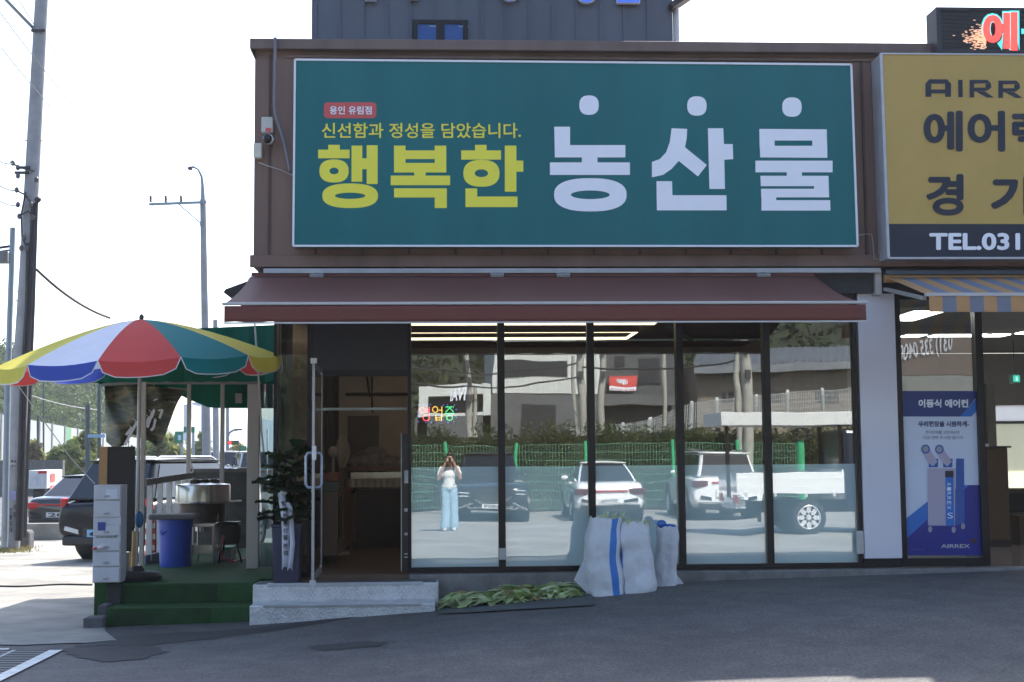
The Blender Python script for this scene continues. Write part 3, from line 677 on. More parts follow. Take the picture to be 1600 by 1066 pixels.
# ------------------------------------------------------------------ inside the doorway
wood_in = mat('brown_counter_wood', (.17, .10, .07), .5, var=.25, scale=2, streak=True)
ct = thing('counter', 'long brown wooden counter with an open end beside the glass door', 'counter', (-1.2, 2, .32))
zt_ = Z(520, 770, 1.3); xr0, xr1 = X(503, 1.3), X(528, 1.3)
mb = MB(); mb.box(xr0-.4, xr1, 1.3, 1.36, .42, zt_); mb.box(xr0-.4, xr1+.0, 1.36, 4.0, zt_-.05, zt_); mb.box(xr1-.05, xr1, 1.36, 4.0, .42, .52); mb.box(xr1-.06, xr1-.03, 2.6, 4.0, .52, zt_-.05); mb.build('body', wood_in, ct)
for y in (1.4, 3.8): bx('leg', dark_soffit, ct, xr1-.12, xr1-.05, y, y+.06, .318, .42)
sh = thing('display_counter', 'dark cabinet with bright steel trays on top at the back of the shop', 'counter', (-.9, 4, .32))
yb4 = 4.1; bx('body', mat('dark_cabinet', (.035, .028, .028), .5), sh, xr1+.02, X(650, yb4), yb4, 4.6, .318, Z(580, 765, yb4))
mb = MB(); r = random.Random(3)
zq = Z(580, 765, yb4)
for k in range(9):
    cx = lerp(X(548, yb4), X(628, yb4), k/8); mb.lathe((cx, yb4+.2, zq), [(.05, 0), (.085, .03), (.095, .13), (.1, .14)], 14, cap=False)
mb.box(X(545, yb4), X(632, yb4), yb4+.36, yb4+.38, zq, zq+.22)
mb.build('steel_tray', mat('bright_steel', (.80, .78, .74), .25, .45, .15, 9), sh, smooth=True)
fan = thing('fan', 'white standing electric fan seen through the open door', 'fan', (X(530, 3.0), 3.0, .32))
fx, fz = X(534, 3.0), Z(534, 706, 3.0); fm_ = mat('white_fan_plastic', (.45, .43, .40), .5)
mb = MB()
for k in range(5):
    rr = .14*math.cos(k/5*1.2); mb.tube([(fx+rr*math.cos(a*.3142)*.4+.05*(k*.3), 3+rr*math.cos(a*.3142)*.9, fz+rr*math.sin(a*.3142)*1.35) for a in range(21)], .005, 5)
mb.build('guard', fm_, fan); MB().ball((fx-.1, 2.95, fz), .07, .09, .07).build('motor', fm_, fan, smooth=True)
MB().cyl((fx-.1, 2.95, .34), (fx-.1, 2.95, fz-.05), .02).build('pole', fm_, fan); MB().lathe((fx-.1, 2.95, .318), [(.2, 0), (.2, .03), (.05, .05)], 18).build('base', fm_, fan, smooth=True)
t = thing('food_boxes', 'clear topped brown food boxes stacked on the counter beside the door', 'boxes', (X(515, 1.8), 1.8, zt_))
bx('box', mat('rust_box', (.25, .09, .05), .5), t, X(503, 1.8), X(531, 1.8), 1.6, 1.9, zt_+.12, zt_+.22, .01); bx('lid', mat('clear_greenish_box', (.10, .14, .12), .2), t, X(502, 1.8), X(532, 1.8), 1.58, 1.92, zt_, zt_+.115, .01)
mb = MB(); mb.box(-1.74, -1.5, 4.7, 5.55, .318, 3.06); mb.build('column', mat('black_column', (.02, .02, .022), .5), bld)
bx('back_panel', mat('dark_door_panel', (.10, .085, .075), .6), bld, X(543, 5.55), X(592, 5.55), 5.56, 5.59, 1.0, Z(560, 650, 5.55))
mb = MB(); yy = 5.55
mb.tube([at(540, 616, yy), at(640, 616, yy)], .025, 6); mb.tube([at(572, 580, yy), at(578, 620, yy)], .015, 6); mb.tube([at(581, 580, yy), at(582, 645, yy)], .015, 6); mb.build('pipework', mat('dark_pipework', (.06, .05, .045), .5), bld)
t = thing('cluttered_worktop', 'worktop with bags and dishes against the back wall inside the shop', 'worktop', (X(580, 5), 5.1, .32))
mb = MB(); mb.box(X(540, 5), X(645, 5), 4.8, 5.5, Z(580, 736, 5), Z(580, 730, 5)); mb.box(X(540, 5), X(545, 5), 4.9, 5.4, .318, Z(580, 736, 5)); mb.box(X(638, 5), X(645, 5), 4.9, 5.4, .318, Z(580, 736, 5)); mb.build('top', wood_in, t)
mb = MB(); zz = Z(580, 730, 5)
for px, s, h in ((556, .14, .12), (572, .2, .17), (584, .22, .2), (600, .18, .12), (618, .15, .1)): mb.ball((X(px, 5.05), 5.1, zz+h*.45), s, s*.8, h)
mb.build('bag', mat('crumpled_bag', (.22, .21, .22), .5, var=.4, scale=12, bump=.5, bscale=14), t, smooth=True)

# ------------------------------------------------------------------ metal steps at the door
alu = mat('checker_plate', (.62, .62, .63), .38, .5, .2, 10, bump=.0)
n_ = alu.node_tree.nodes; l_ = alu.node_tree.links
tc = n_.new('ShaderNodeTexCoord'); wv1 = n_.new('ShaderNodeTexWave'); wv1.inputs['Scale'].default_value = .01; mpx = n_.new('ShaderNodeMapping'); mpx.inputs['Rotation'].default_value = (R(35), R(45), R(20)); l_.new(tc.outputs['Object'], mpx.inputs[0]); l_.new(mpx.outputs[0], wv1.inputs['Vector'])
wv2 = n_.new('ShaderNodeTexVoronoi'); wv2.inputs['Scale'].default_value = 55; l_.new(tc.outputs['Object'], wv2.inputs['Vector'])
b_ = n_.new('ShaderNodeBump'); b_.inputs['Strength'].default_value = .6; b_.inputs['Distance'].default_value = .007
mm = n_.new('ShaderNodeMath'); mm.operation = 'MULTIPLY_ADD'; l_.new(wv2.outputs['Distance'], mm.inputs[0]); mm.inputs[1].default_value = 1; l_.new(wv1.outputs['Fac'], mm.inputs[2]); l_.new(mm.outputs[0], b_.inputs['Height']); l_.new(b_.outputs[0], n_['Principled BSDF'].inputs['Normal'])
stp = thing('entrance_steps', 'two aluminium chequer plate steps leading to the open door', 'steps', (-1, -.6, 0))
xs_, xe_ = X(395, -.54, 912), X(685, -.54, 912)
zt1 = Z(540, 912, -.54); z1 = Z(540, 938, -.54)
mb = MB(); mb.box(xs_, xe_, -.54, -.205, -.3, zt1); mb.build('upper_step', alu, stp, bevel=.008)
mb = MB(); mb.box(X(390, -.94, 945), X(680, -.94, 945), -.94, -.541, -.3, z1); mb.build('lower_step', alu, stp, bevel=.008)
def treads(nm, xa, xb, y, za_, zb_):
    m_ = MB(); z = za_+.022; j = 0
    while z < zb_-.012:
        x = xa+.02+(.0225 if j % 2 else 0)
        while x < xb-.02:
            m_.cbox((x, y-.001, z), (.034, .006, .010), (0, R(45 if (round(x/.045)+j) % 2 else -45), 0)); x += .045
        z += .03; j += 1
    m_.build(nm, mat('bright_tread', (.72, .72, .73), .3, .6, .1, 8), stp)
treads('tread_pattern', xs_, xe_, -.54, z1, zt1-.02); treads('tread_pattern', X(390, -.94, 945), X(680, -.94, 945), -.94, -.10, z1-.02)
bx('top_mat', mat('grey_ribbed_mat', (.12, .12, .125), .7, var=.15, scale=20), stp, xs_+.02, xe_-.02, -.52, -.21, zt1+.001, zt1+.006)
nose = mat('aluminium_nosing', (.55, .58, .64), .3, .7, .08)
bx('nosing', nose, stp, X(417, -.55, 912), X(660, -.55, 912), -.556, -.50, zt1-.018, zt1+.01, .003)
bx('nosing', nose, stp, X(411, -.95, 945), X(659, -.95, 945), -.956, -.90, z1-.016, z1+.01, .003)

# ------------------------------------------------------------------ sacks
weave = clothmat('white_woven_sack', (.74, .75, .78), .2, .08, .5); blue_st = clothmat('blue_sack_stripe', (.07, .22, .60), .1)
n_ = weave.node_tree.nodes; l_ = weave.node_tree.links
nzb = n_.new('ShaderNodeTexNoise'); nzb.inputs['Scale'].default_value = 6; nzb.inputs['Detail'].default_value = 2.5; nzb.inputs['Distortion'].default_value = 1.2; tcb = n_.new('ShaderNodeTexCoord'); l_.new(tcb.outputs['Object'], nzb.inputs['Vector'])
bb = n_.new('ShaderNodeBump'); bb.inputs['Strength'].default_value = .5; bb.inputs['Distance'].default_value = .05; l_.new(nzb.outputs['Fac'], bb.inputs['Height']); l_.new(bb.outputs[0], n_['Principled BSDF'].inputs['Normal'])
green_a = leafmat('corn_leaf_green', (.46, .54, .25), .45, .25, 6); green_b = leafmat('corn_leaf_pale', (.60, .66, .40), .4, .25, 6); green_c = leafmat('corn_leaf_dry', (.34, .24, .12), .4, .2, 6)
blue_bag = mat('blue_plastic_bag', (.03, .14, .5), .35)
def sack(label, pxl, pxr, py0, py1, Y, depth, seed, stripe=None, lean=0, foot=None, fill=green_b, topz=None):
    a, b = at(pxl, py1, Y), at(pxr, py1, Y); top = at((pxl+pxr)/2, py0, Y).z
    cx = (a.x+b.x)/2; hw = (b.x-a.x)/2; zb = g(cx, Y)-.015; H = top-zb
    t = thing('woven_sack', label, 'sack', (cx, Y, zb), 'white woven sacks by the window')
    r = random.Random(seed); n = 56; rg = []; m = 30
    ph = [r.uniform(0, 6) for _ in range(8)]
    for j in range(m+1):
        v = j/m; wv = pw(v, [(0, .90), (.05, .98), (.25, 1.0), (.5, .95), (.8, .90), (1, .86)]); dv = pw(v, [(0, .95), (.2, 1.0), (.75, .9), (1, .62)])
        ring = []
        for k in range(n):
            th = 2*math.pi*k/n; c, s = math.cos(th), math.sin(th); sq = (abs(c)**3.2+abs(s)**3.2)**(-1/3.2)
            p = Vector((hw*wv*sq*c, depth*dv*sq*s, v*H))
            f = noise.noise(Vector((c*1.6+seed, s*1.6, v*3.2)))*.11+noise.noise(Vector((c*5+seed, s*5, v*9)))*.035+.025*math.sin(v*17+ph[0]+2*math.sin(th+ph[1]))
            p.x *= 1+f; p.y *= 1+f*1.4; p.x += lean*v*v*H + .02*math.sin(v*5+ph[2])
            if j == m: p.z += .03*noise.noise(Vector((c*3, s*3, seed)))
            ring.append(p+Vector((cx, Y, zb)))
        rg.append(ring)
    rg.insert(0, [Vector((cx, Y, zb+.01))+(q-Vector((cx, Y, zb)))*.5 for q in rg[0]])
    mb = MB(); base = len(mb.v)
    P = [p for q in rg for p in q]; F = []; MI = []
    for i in range(len(rg)-1):
        for k in range(n):
            F.append((i*n+k, i*n+(k+1) % n, (i+1)*n+(k+1) % n, (i+1)*n+k)); MI.append(1 if stripe and i > 0 and stripe <= k < stripe+3 else 0)
    F.append(list(range(n))[::-1]); MI.append(0)
    # the mouth, sunk a little
    c = sum(rg[-1], Vector())/n; inner = [q.lerp(c, .25)+Vector((0, 0, -.05)) for q in rg[-1]]
    P += inner; o_ = (len(rg)-1)*n
    for k in range(n): F.append((o_+k, o_+(k+1) % n, o_+n+(k+1) % n, o_+n+k)); MI.append(0)
    F.append([o_+n+k for k in range(n)]); MI.append(0)
    mb.v = [tuple(p) for p in P]; mb.f = F; mb.mi = MI
    mb.build('sack_cloth', [weave, blue_st], t, smooth=True, ang=80)
    mf = MB()
    if fill == blue_bag:
        for _ in range(7): mf.ball(c+Vector((r.uniform(-.5, .6)*hw, r.uniform(-.3, .2)*depth, r.uniform(-.03, .03))), .05, .05, .04, 8, 6)
    else:
        for _ in range(13): 
            q = c+Vector((r.uniform(-.8, .8)*hw, r.uniform(-.7, .7)*depth, -.03)); d = Vector((r.gauss(0, .05), r.gauss(-.02, .04), r.uniform(.03, .09)))
            s = d.cross(Vector((0, 1, 0))).normalized()*.009; mf.add([q-s, q+d*.6-s*1.4, q+d, q+d*.6+s*1.4, q+s], [(0, 1, 2, 3, 4)])
    mf.build('bag_filling', fill, t)
    if foot:
        a_ = at(*foot[0], Y-.02); b_ = at(*foot[1], Y); MBs = MB()
        MBs.prism([a_, b_, at(*foot[2], Y)], (0, .1, 0)); MBs.build('sack_tail', weave, t, smooth=True)
    return t
sack('large white woven sack with a blue stripe, leftmost and tallest under the window', 916, 976, 809, 931, -.78, .2, 3, stripe=44, lean=.0, foot=((898, 908), (920, 930), (925, 850)))
sack('white woven sack with a bent blue stripe, middle of three under the window', 967, 1021, 815, 931, -.80, .18, 8, stripe=31)
sack('smaller plain white woven sack with a blue bag in its mouth, right of three', 1022, 1060, 823, 915, -.42, .14, 14, fill=blue_bag, foot=((1040, 914), (1070, 914), (1055, 895)))

# ------------------------------------------------------------------ mat with leaves
matm = mat('grey_rubber_sheet', (.085, .09, .092), .75, var=.2, scale=5, bump=.2, bscale=30)
c_ = [atz(686, 959, .06), atz(690, 908, .16), atz(912, 905, .2), atz(930, 945, .16)]
q2 = sheet('ground_mat', matm, [(p.x, p.y) for p in c_], .014, .25)
tag(q2, 'grey rubber mat spread on the asphalt under the heap of leaves', 'mat')
mb = MB(); r = random.Random(21)
x0, x1 = c_[0].x+.05, c_[3].x-.1
for i in range(460):
    u, v = r.random(), r.random(); bx_ = lerp(x0+.04, x1, u); y = lerp(-.30, -.92, v)
    if v > .8 and r.random() < .35: continue
    hill_h = .125*(math.sin(math.pi*clamp(u*.94+.03))**.5)*(math.sin(math.pi*clamp(v*.9+.06))**.7)*(.75+.35*math.sin(u*11+1)*math.sin(u*5))
    z = g(bx_, y)+.022+hill_h*r.random()**.7
    L = r.uniform(.18, .42); wd = r.uniform(.024, .052); a = r.gauss(0, .75)+(math.pi if r.random() < .5 else 0)
    d = Vector((math.cos(a), math.sin(a)*.75, r.uniform(-.12, .32))).normalized(); s = d.cross(Vector((0, 0, 1))).normalized()
    s = (s+Vector((0, 0, r.uniform(-.6, .6)))).normalized(); up = s.cross(d); cv = r.uniform(.02, .10)
    mb.m = 0 if r.random() < .5 else (1 if r.random() < .86 else 2); p = Vector((bx_, y, z)); pts = []
    for k in range(6):
        t_ = k/5; c = p+d*L*(t_-.5)+Vector((0, 0, -cv*(2*t_-1)**2+.3*cv)); c.z = max(c.z, g(c.x, c.y)+.018); w_ = wd*(math.sin(math.pi*(t_*.86+.1))**.7)
        pts.append((c-s*w_+up*.006, c, c+s*w_+up*.006))
    V_ = [q for tr in pts for q in tr]; mb.add(V_, [(k*3+j, k*3+j+1, k*3+j+4, k*3+j+3) for k in range(5) for j in range(2)])
o = mb.build('leaf_heap', [green_a, green_b, green_c], smooth=True, ang=80); tag(o, 'heap of long green and drying leaves spread on the rubber mat', 'leaves', kind='stuff')

# ------------------------------------------------------------------ potted plant with ribbon
pot = thing('potted_plant', 'dark glossy fig in a tall navy planter with white gift ribbons by the door', 'plant', (X(450, -.2), -.2, .3))
yp = -.28; a0, a1 = X(427, yp, 860), X(472, yp, 860); zp1 = Z(450, 818, yp); cx = (a0+a1)/2; hw = (a1-a0)/2; zpb = zt1
navy_pot = mat('navy_planter', (.04, .042, .075), .45, var=.1)
mb = MB(); hb = hw*.86
mb.rings([[Vector((cx+sx*h, yp+sy*h, z)) for sx, sy in ((-1, -1), (1, -1), (1, 1), (-1, 1))] for h, z in ((hb, zpb+.005), (hw, zp1-.03), (hw+.012, zp1-.03), (hw+.012, zp1), (hw-.02, zp1), (hw-.02, zp1-.05))])
mb.build('planter', navy_pot, pot, bevel=.005)
fig = leafmat('dark_fig_leaf', (.022, .042, .016), .3, .12, 4, .32); stem_m = mat('fig_stem', (.06, .05, .03), .8)
mb = MB(); ml = MB(); r = random.Random(9)
for k, (dx, dy, h) in enumerate(((-.05, 0, .62), (.05, .03, .72), (.0, -.05, .5))):
    mb.tube([(cx+dx*.5, yp+dy, zp1-.06), (cx+dx*1.3, yp+dy, zp1+h*.5), (cx+dx*1.8, yp+dy*1.5, zp1+h)], [.012, .01, .006], 6)
    for j in range(17):
        t_ = .06+.94*j/16; b = Vector((cx+dx*(.5+1.3*t_), yp+dy, zp1+h*t_-.03)); a = j*2.4+k
        d = Vector((math.cos(a), math.sin(a)*.7, r.uniform(.0, .75)+.5*(t_ > .9))).normalized(); L = r.uniform(.21, .32); s = d.cross(Vector((0, 0, 1))).normalized(); up = s.cross(d)
        prof = [(0, .012), (.12, .14), (.3, .26), (.5, .33), (.72, .37), (.88, .27), (1, .03)]; pts = []
        for tt, wv in prof:
            c = b+d*L*(tt+.12)+Vector((0, 0, -.07*tt*tt)); ru = .012*math.sin(tt*16); pts.append((c-s*wv*L+up*(.03+ru), c, c+s*wv*L+up*(.03-ru)))
        V_ = [q for tr in pts for q in tr]; ml.add(V_, [(i*3+q, i*3+q+1, i*3+q+4, i*3+q+3) for i in range(6) for q in range(2)])
mb.build('stem', stem_m, pot, smooth=True); ml.build('foliage', fig, pot, smooth=True, ang=80)
rib = mat('white_satin_ribbon', (.58, .58, .66), .4, var=.04)
yr = yp-hw-.03
def ribbon(pts, wpx):
    rg = []
    for i, (x, y) in enumerate(pts):
        q = yr+.01*math.sin(i*1.7); rg.append([at(x-wpx/2, y, q), at(x, y, q-.006), at(x+wpx/2, y, q)])
    m_ = MB(); m_.rings(rg, cap=False, closed=False); a, b, c = rg[-1]; e = at(pts[-1][0], pts[-1][1], yr)
    m_.add([a, a.lerp(b, .5)+Vector((0, 0, -.0)), b+Vector((0, 0, .03)), a+Vector((0, 0, -.03))], [(0, 1, 3)]); m_.add([c, c.lerp(b, .5), c+Vector((0, 0, -.03))], [(0, 1, 2)])
    return m_.build('ribbon', rib, pot, smooth=True, solid=.002)
rb = ribbon([(440, 770), (441, 785), (444, 800), (446, 830), (446, 860), (446, 886)], 11)
rb2 = ribbon([(448, 785), (453, 793), (455, 815), (457, 850), (455, 870), (453, 888)], 8)
ink = mat('black_ribbon_ink', (.015, .015, .02), .6); tl_ = []
for ch, x, y in zip('행복한농산물본점', (443, 445.5, 446, 446, 446, 446, 446, 446), (787, 797, 806.5, 818, 829, 840, 853, 864)):
    tl_.append(text_px('ch', ch, ink, rb, x-4, y-4, x+4, y+4, yr-.018, .02))
join_text('ribbon_lettering', tl_, ink, rb)
MB().ball(at(443, 770, yr), .035, .02, .03, 8, 6).build('bow', rib, pot, smooth=True)
# ------------------------------------------------------------------ poster in the right window
YP = -.014
po = thing('window_poster', 'blue and white poster of a mobile air cooler in the window of the neighbouring shop', 'poster', at(1475, 868, YP))
def ppoly(name, pts, m, lift=.0, th=0):
    mb = MB(); P = [at(x, y, YP-lift) for x, y in pts]
    mb.prism(P, (0, th, 0)) if th else mb.poly(P)
    return mb.build(name, m, po)
p_white = mat('poster_white', (.60, .66, .79), .3, var=.02); p_navy = mat('poster_navy', (.014, .04, .19), .3, var=.04); p_blue = mat('poster_blue', (.02, .16, .55), .3, var=.03); p_deep = mat('poster_deep_blue', (.008, .02, .24), .3, var=.04)
def E_(y): return 1409+(y-611)*.0185   # slanting left edge in the picture
def W_(y): return 1535+(y-611)*.018
ppoly('sheet', [(1409, 611), (1535, 611), (1539.5, 868), (1413.7, 868)], p_white, 0, .006)
ppoly('top_band', [(1409, 611), (1534, 611), (1501, 651), (1409.5, 651)], p_navy, .003)
ppoly('top_stripe', [(1535, 612), (1535, 633), (1518, 651), (1500, 651)], p_blue, .004)
ppoly('lower_field', [(1449, 784), (1507, 758), (1537, 758), (1539.5, 868), (1413.7, 868), (1413.2, 846)], p_deep, .003)
ppoly('lower_stripe', [(1412.5, 813), (1449, 784), (1449, 812), (1413.2, 845)], p_blue, .004)
ppoly('lower_stripe', [(1507, 758), (1514, 758), (1507, 765)], p_blue, .004)
text_px('title_lettering', '이동식 에어컨', s_wht, po, 1435, 624, 1513, 637, YP-.006, .04)
text_px('subtitle_lettering', '우리현장을 시원하게-', mat('poster_ink', (.02, .04, .14), .4), po, 1435, 658, 1514, 667, YP-.006, .03)
gi = mat('poster_grey_ink', (.14, .16, .22), .4)
text_px('small_lettering', '무더운여름 고민이라면', gi, po, 1446, 673, 1499, 678.5, YP-.006, .0)
text_px('small_lettering', '지금 연락 주시면 됩니다', gi, po, 1442, 681, 1505, 686.5, YP-.006, .0)
def pp2(pts, m, l, nm): return ppoly(nm, pts, m, l)
dev_w = mat('printed_device_white', (.42, .38, .50), .35, var=.03); dev_b = mat('printed_device_blue', (.03, .10, .38), .35); dev_k = mat('printed_device_black', (.02, .02, .04), .4); dev_g = mat('printed_caster_grey', (.30, .32, .38), .4)
C7 = lambda x, y: (1420+x/5.333, 670+y/5.333)
pp2([C7(*p) for p in ((155, 330), (390, 330), (385, 808), (160, 806))], dev_w, .005, 'printed_device')
pp2([C7(*p) for p in ((395, 248), (460, 250), (466, 780), (388, 810))], dev_b, .0055, 'printed_device_side')
pp2([C7(*p) for p in ((305, 400), (372, 400), (380, 808), (308, 806))], p_blue, .0065, 'printed_stripe')
pp2([C7(*p) for p in ((303, 350), (373, 350), (373, 405), (303, 405))], dev_k, .007, 'printed_display')
for cx, cy, bx_, by in ((140, 170, 205, 285), (255, 172, 325, 285)):
    pp2([C7(*p) for p in ((bx_-40, 250), (bx_+40, 250), (bx_+38, 322), (bx_-38, 322))], dev_b, .0056, 'printed_collar')
    pp2([C7(*p) for p in ((cx-30, cy+18), (cx+28, cy-12), (bx_+34, by-10), (bx_-5, by+30), (bx_-40, by))], dev_w, .0066, 'printed_hose')
    pp2([C7(*p) for p in ell(cx, cy, 36, 38)], dev_b, .0072, 'printed_hose_rim'); pp2([C7(*p) for p in ell(cx, cy, 25, 26)], dev_g, .0078, 'printed_hose_mouth')
for cx, cy in ((178, 838), (374, 842), (452, 812)): pp2([C7(*p) for p in ell(cx, cy, 17, 26)], dev_g, .0072, 'printed_caster')
xs7 = []
for i, ch in enumerate('AIRREX'):
    x, y = C7(335, 462+i*39); p0 = at(x-3, y-2.6, YP-.009); xs7.append(text('ch', ch, s_wht, po, p0, at(x-3, y+2.8, YP-.009)-p0, at(x+3.2, y-2.6, YP-.009)-p0, .0))
join_text('side_lettering', xs7, s_wht, po)
text_px('swirl', 'S', s_wht, po, *C7(322, 700), *C7(368, 748), YP-.009, .0)
text_px('logo_lettering', 'AIRREX', mat('poster_silver', (.45, .46, .5), .4), po, *C7(268, 962), *C7(510, 994), YP-.006, .02)
text_px('web_address', 'www.airrex.co.kr', gi, po, *C7(10, 1000), *C7(130, 1010), YP-.006, 0)
pp2([C7(*p) for p in ell(542, 935, 28, 20)], mat('brown_smudge', (.05, .03, .025), .6), .006, 'smudge')

# ------------------------------------------------------------------ inside of the right shop
room = thing('neighbour_shop', 'pale interior of the neighbouring shop behind the open doorway', 'shop interior', (6.5, 3, .3))
pale = mat('pale_room_wall', (.42, .40, .36), .8, var=.06); pale_c = mat('pale_room_ceiling', (.36, .35, .33), .8, var=.06)
bx('floor', mat('polished_floor', (.20, .18, .18), .12, var=.15, scale=1), room, 4.46, 12.9, -.01, 7.0, -.2, .322)
bx('ceiling', pale_c, room, 4.46, 12.9, .31, 7.1, 3.06, 3.158)
zw0, zw1 = Z(1580, 763, 7), Z(1580, 633, 7); xw0, xw1 = X(1553, 7, 650), X(1640, 7, 650)
mb = MB(); mb.box(4.62, xw0, 7.0, 7.12, .2, 3.05); mb.box(xw1, 12.9, 7.0, 7.12, .2, 3.05); mb.box(xw0, xw1, 7.0, 7.12, .2, zw0); mb.box(xw0, xw1, 7.0, 7.12, zw1, 3.05); mb.build('wall', pale, room)
bx('side_wall', pale, room, 12.8, 12.9, .05, 7, .33, 3.05)
tl2 = clothmat('translucent_panel', (.80, .80, .68), .8, .03); tw = clothmat('translucent_white_panel', (.90, .90, .90), .85, .02)
zmid = Z(1580, 660, 7); bx('window_panel', tl2, room, xw0, xw1, 7.05, 7.06, zw0, zmid-.02); bx('window_panel', tw, room, xw0, xw1, 7.05, 7.06, zmid+.02, zw1); bx('window_bar', mat('grey_window_bar', (.2, .2, .2), .5), room, xw0, xw1, 7.02, 7.08, zmid-.02, zmid+.02)
bx('beam', mat('brown_room_beam', (.12, .10, .085), .6), room, 4.62, 12.8, 6.9, 7.0, Z(1580, 548, 7), Z(1580, 545, 7))
cl = mat('ceiling_panel_glow', (1, .98, .95), .5, emit=4)
zcl = 3.05
def yc(py): return CAM.y+FPX*(zcl-1.5)/(711.5-py)
for i, (x0, x1, p0, p1, lb) in enumerate(((1412, 1456, 493, 480, 'long slanted white ceiling light behind the edge of the striped awning'), (1408, 1420, 497, 493.5, 'white ceiling light cut off by the dark window frame, under the slanted one'), (1405, 1436, 526, 522.6, 'short white ceiling light at the left of the far row'), (1449, 1530, 526, 522.6, 'long white ceiling light, middle of the far row'), (1536, 1564, 526, 522.6, 'white ceiling light just right of the door frame, in the far row'), (1586, 1640, 521.5, 516, 'white ceiling light at the right picture edge inside the neighbouring shop'))):
    a, b = yc(p1), yc(p0); xa_, xb_ = at(x0, p0, b).x, at(x1, p0, b).x
    if i == 1: xa_ = 4.7
    a, b = min(a, b), max(a, b); b = min(b, 6.8)
    if i == 0: xa_, xb_, a, b = at(1412, 494, .9).x, at(1412, 494, .9).x+.35, .55, 1.6
    if i == 1: xa_, xb_, a, b = 4.7, 4.95, 1.75, 2.3
    t = thing('ceiling_light', lb, 'ceiling light', ((xa_+xb_)/2, (a+b)/2, zcl), 'white panel lights on the neighbouring ceiling')
    bx('diffuser', cl, t, xa_, xb_, a, b, zcl-.012, zcl-.004); mb = MB(); mb.box(xa_-.02, xb_+.02, a-.02, b+.02, zcl-.003, zcl+.005); mb.build('frame', pale_c, t)
f = MB(); xj = X(1541); f.box(X(1533), X(1545), .06, .13, .33, 3.05); f.build('door_jamb', black_frame, room)
bx('lock_plate', lk, room, X(1536), X(1541), -.075, -.061, Z(1538, 698), Z(1538, 693.5))
cab = mat('dark_room_cabinet', (.05, .04, .035), .6); kraft = mat('kraft_carton', (.11, .075, .05), .8, var=.12)
t = thing('cabinet', 'tall brown carton cabinet just inside the right doorway', 'cabinet', (X(1562, 3), 3.2, .32))
bx('body', kraft, t, X(1530, 3), X(1578, 3, 800), 3.0, 3.6, .40, Z(1560, 700, 3), .01); bx('plinth', cab, t, X(1532, 3), X(1576, 3), 3.02, 3.58, .325, .40); bx('top_edge', cab, t, X(1530, 3)-.01, X(1578, 3)+.01, 2.98, 3.62, Z(1560, 700, 3), Z(1560, 697, 3))
bx('partition_post', mat('grey_green_post', (.12, .12, .11), .6), room, X(1540, 5.5), X(1553.5, 5.5), 5.4, 5.6, .33, Z(1545, 600, 5.5))
t = thing('office_chair', 'black office chair back behind the brown carton cabinet', 'chair', (X(1592, 4), 4, .32))
MB().cbox((X(1592, 4), 4, Z(1592, 785, 4)), (.46, .1, .34)).build('backrest', mat('black_chair', (.015, .015, .017), .6), t, bevel=.06); MB().cbox((X(1592, 4), 3.8, Z(1592, 806, 4)), (.5, .5, .1)).build('seat', MC['black_chair'], t, bevel=.04); MB().cyl((X(1592, 4), 3.85, .34), (X(1592, 4), 3.85, Z(1592, 808, 4)), .03).build('column', cab, t); MB().lathe((X(1592, 4), 3.85, .322), [(.26, 0), (.26, .04), (.04, .07)], 5).build('base', cab, t)
t = thing('carton', 'small brown carton on the floor by the office chair', 'carton', (X(1594, 3.4), 3.4, .32)); bx('body', kraft, t, X(1583, 3.4), X(1604, 3.4), 3.3, 3.6, .324, Z(1590, 805, 3.4)); bx('tape', mat('carton_tape', (.3, .24, .16), .4), t, X(1592, 3.4), X(1595, 3.4), 3.296, 3.3, .324, Z(1590, 805, 3.4))
px = at(1585, 592, 4.5); t = thing('exit_sign', 'small green exit sign hanging from a thin rod inside the right shop', 'exit sign', px)
MB().box(px.x-.09, px.x+.07, 4.46, 4.52, px.z-.06, px.z+.06).build('housing', mat('grey_green_housing', (.08, .14, .12), .5), t)
MB().box(px.x-.035, px.x+.055, 4.452, 4.459, px.z-.045, px.z+.045).build('display', mat('exit_green', (.03, .45, .33), .5, emit=.35), t)
mb = MB(); mb.ball((px.x+.012, 4.446, px.z+.024), .009, .004, .009, 8, 6); mb.box(px.x+.0, px.x+.024, 4.446, 4.451, px.z-.03, px.z+.014); mb.build('pictogram', mat('pale_pictogram', (.5, .75, .65), .5, emit=.3), t)
MB().cyl((px.x, 4.5, px.z+.06), (px.x, 4.5, 3.05), .006, n=6).build('rod', cab, t)

# ------------------------------------------------------------------ deck on the left
turf = mat('artificial_turf', (.022, .080, .020), .95, var=.35, scale=40, bump=.6, bscale=220)
turf_dark = mat('worn_turf', (.014, .045, .012), .95, var=.4, scale=6, bump=.6, bscale=220)
deck = thing('turf_deck', 'raised deck and two steps wrapped in green artificial turf', 'deck', (-2.7, 2, -.1))
zd0 = .275; xd0, xd1 = X(165, -.25, 908), xs_-.02
bx('platform', turf, deck, xd0, xd1, -.24, .2, zd0-.19, zd0, .012)
MB().box(xd0-.22, XC-.01, .2, 6.2, -.3, zd0-.003).build('platform', turf, deck)
bx('platform', turf, deck, xd0, xd1, -.24, .2, -.3, zd0-.192)
bx('step', turf, deck, X(167, -.6, 940), X(390, -.6, 940), -.60, -.241, -.3, zd0-.195, .012)
for (a, b, y) in ((X(168, -.25, 920), X(340, -.25, 920), -.2425), (X(172, -.61, 950), X(330, -.61, 950), -.6025)):
    bx('worn_patch', turf_dark, deck, a, b, y, y+.002, -.1 if y < -.3 else zd0-.185, (zd0-.21) if y < -.3 else zd0-.015)
blk = mat('grey_paving_block', (.10, .095, .10), .9, var=.3, scale=6, bump=.4)
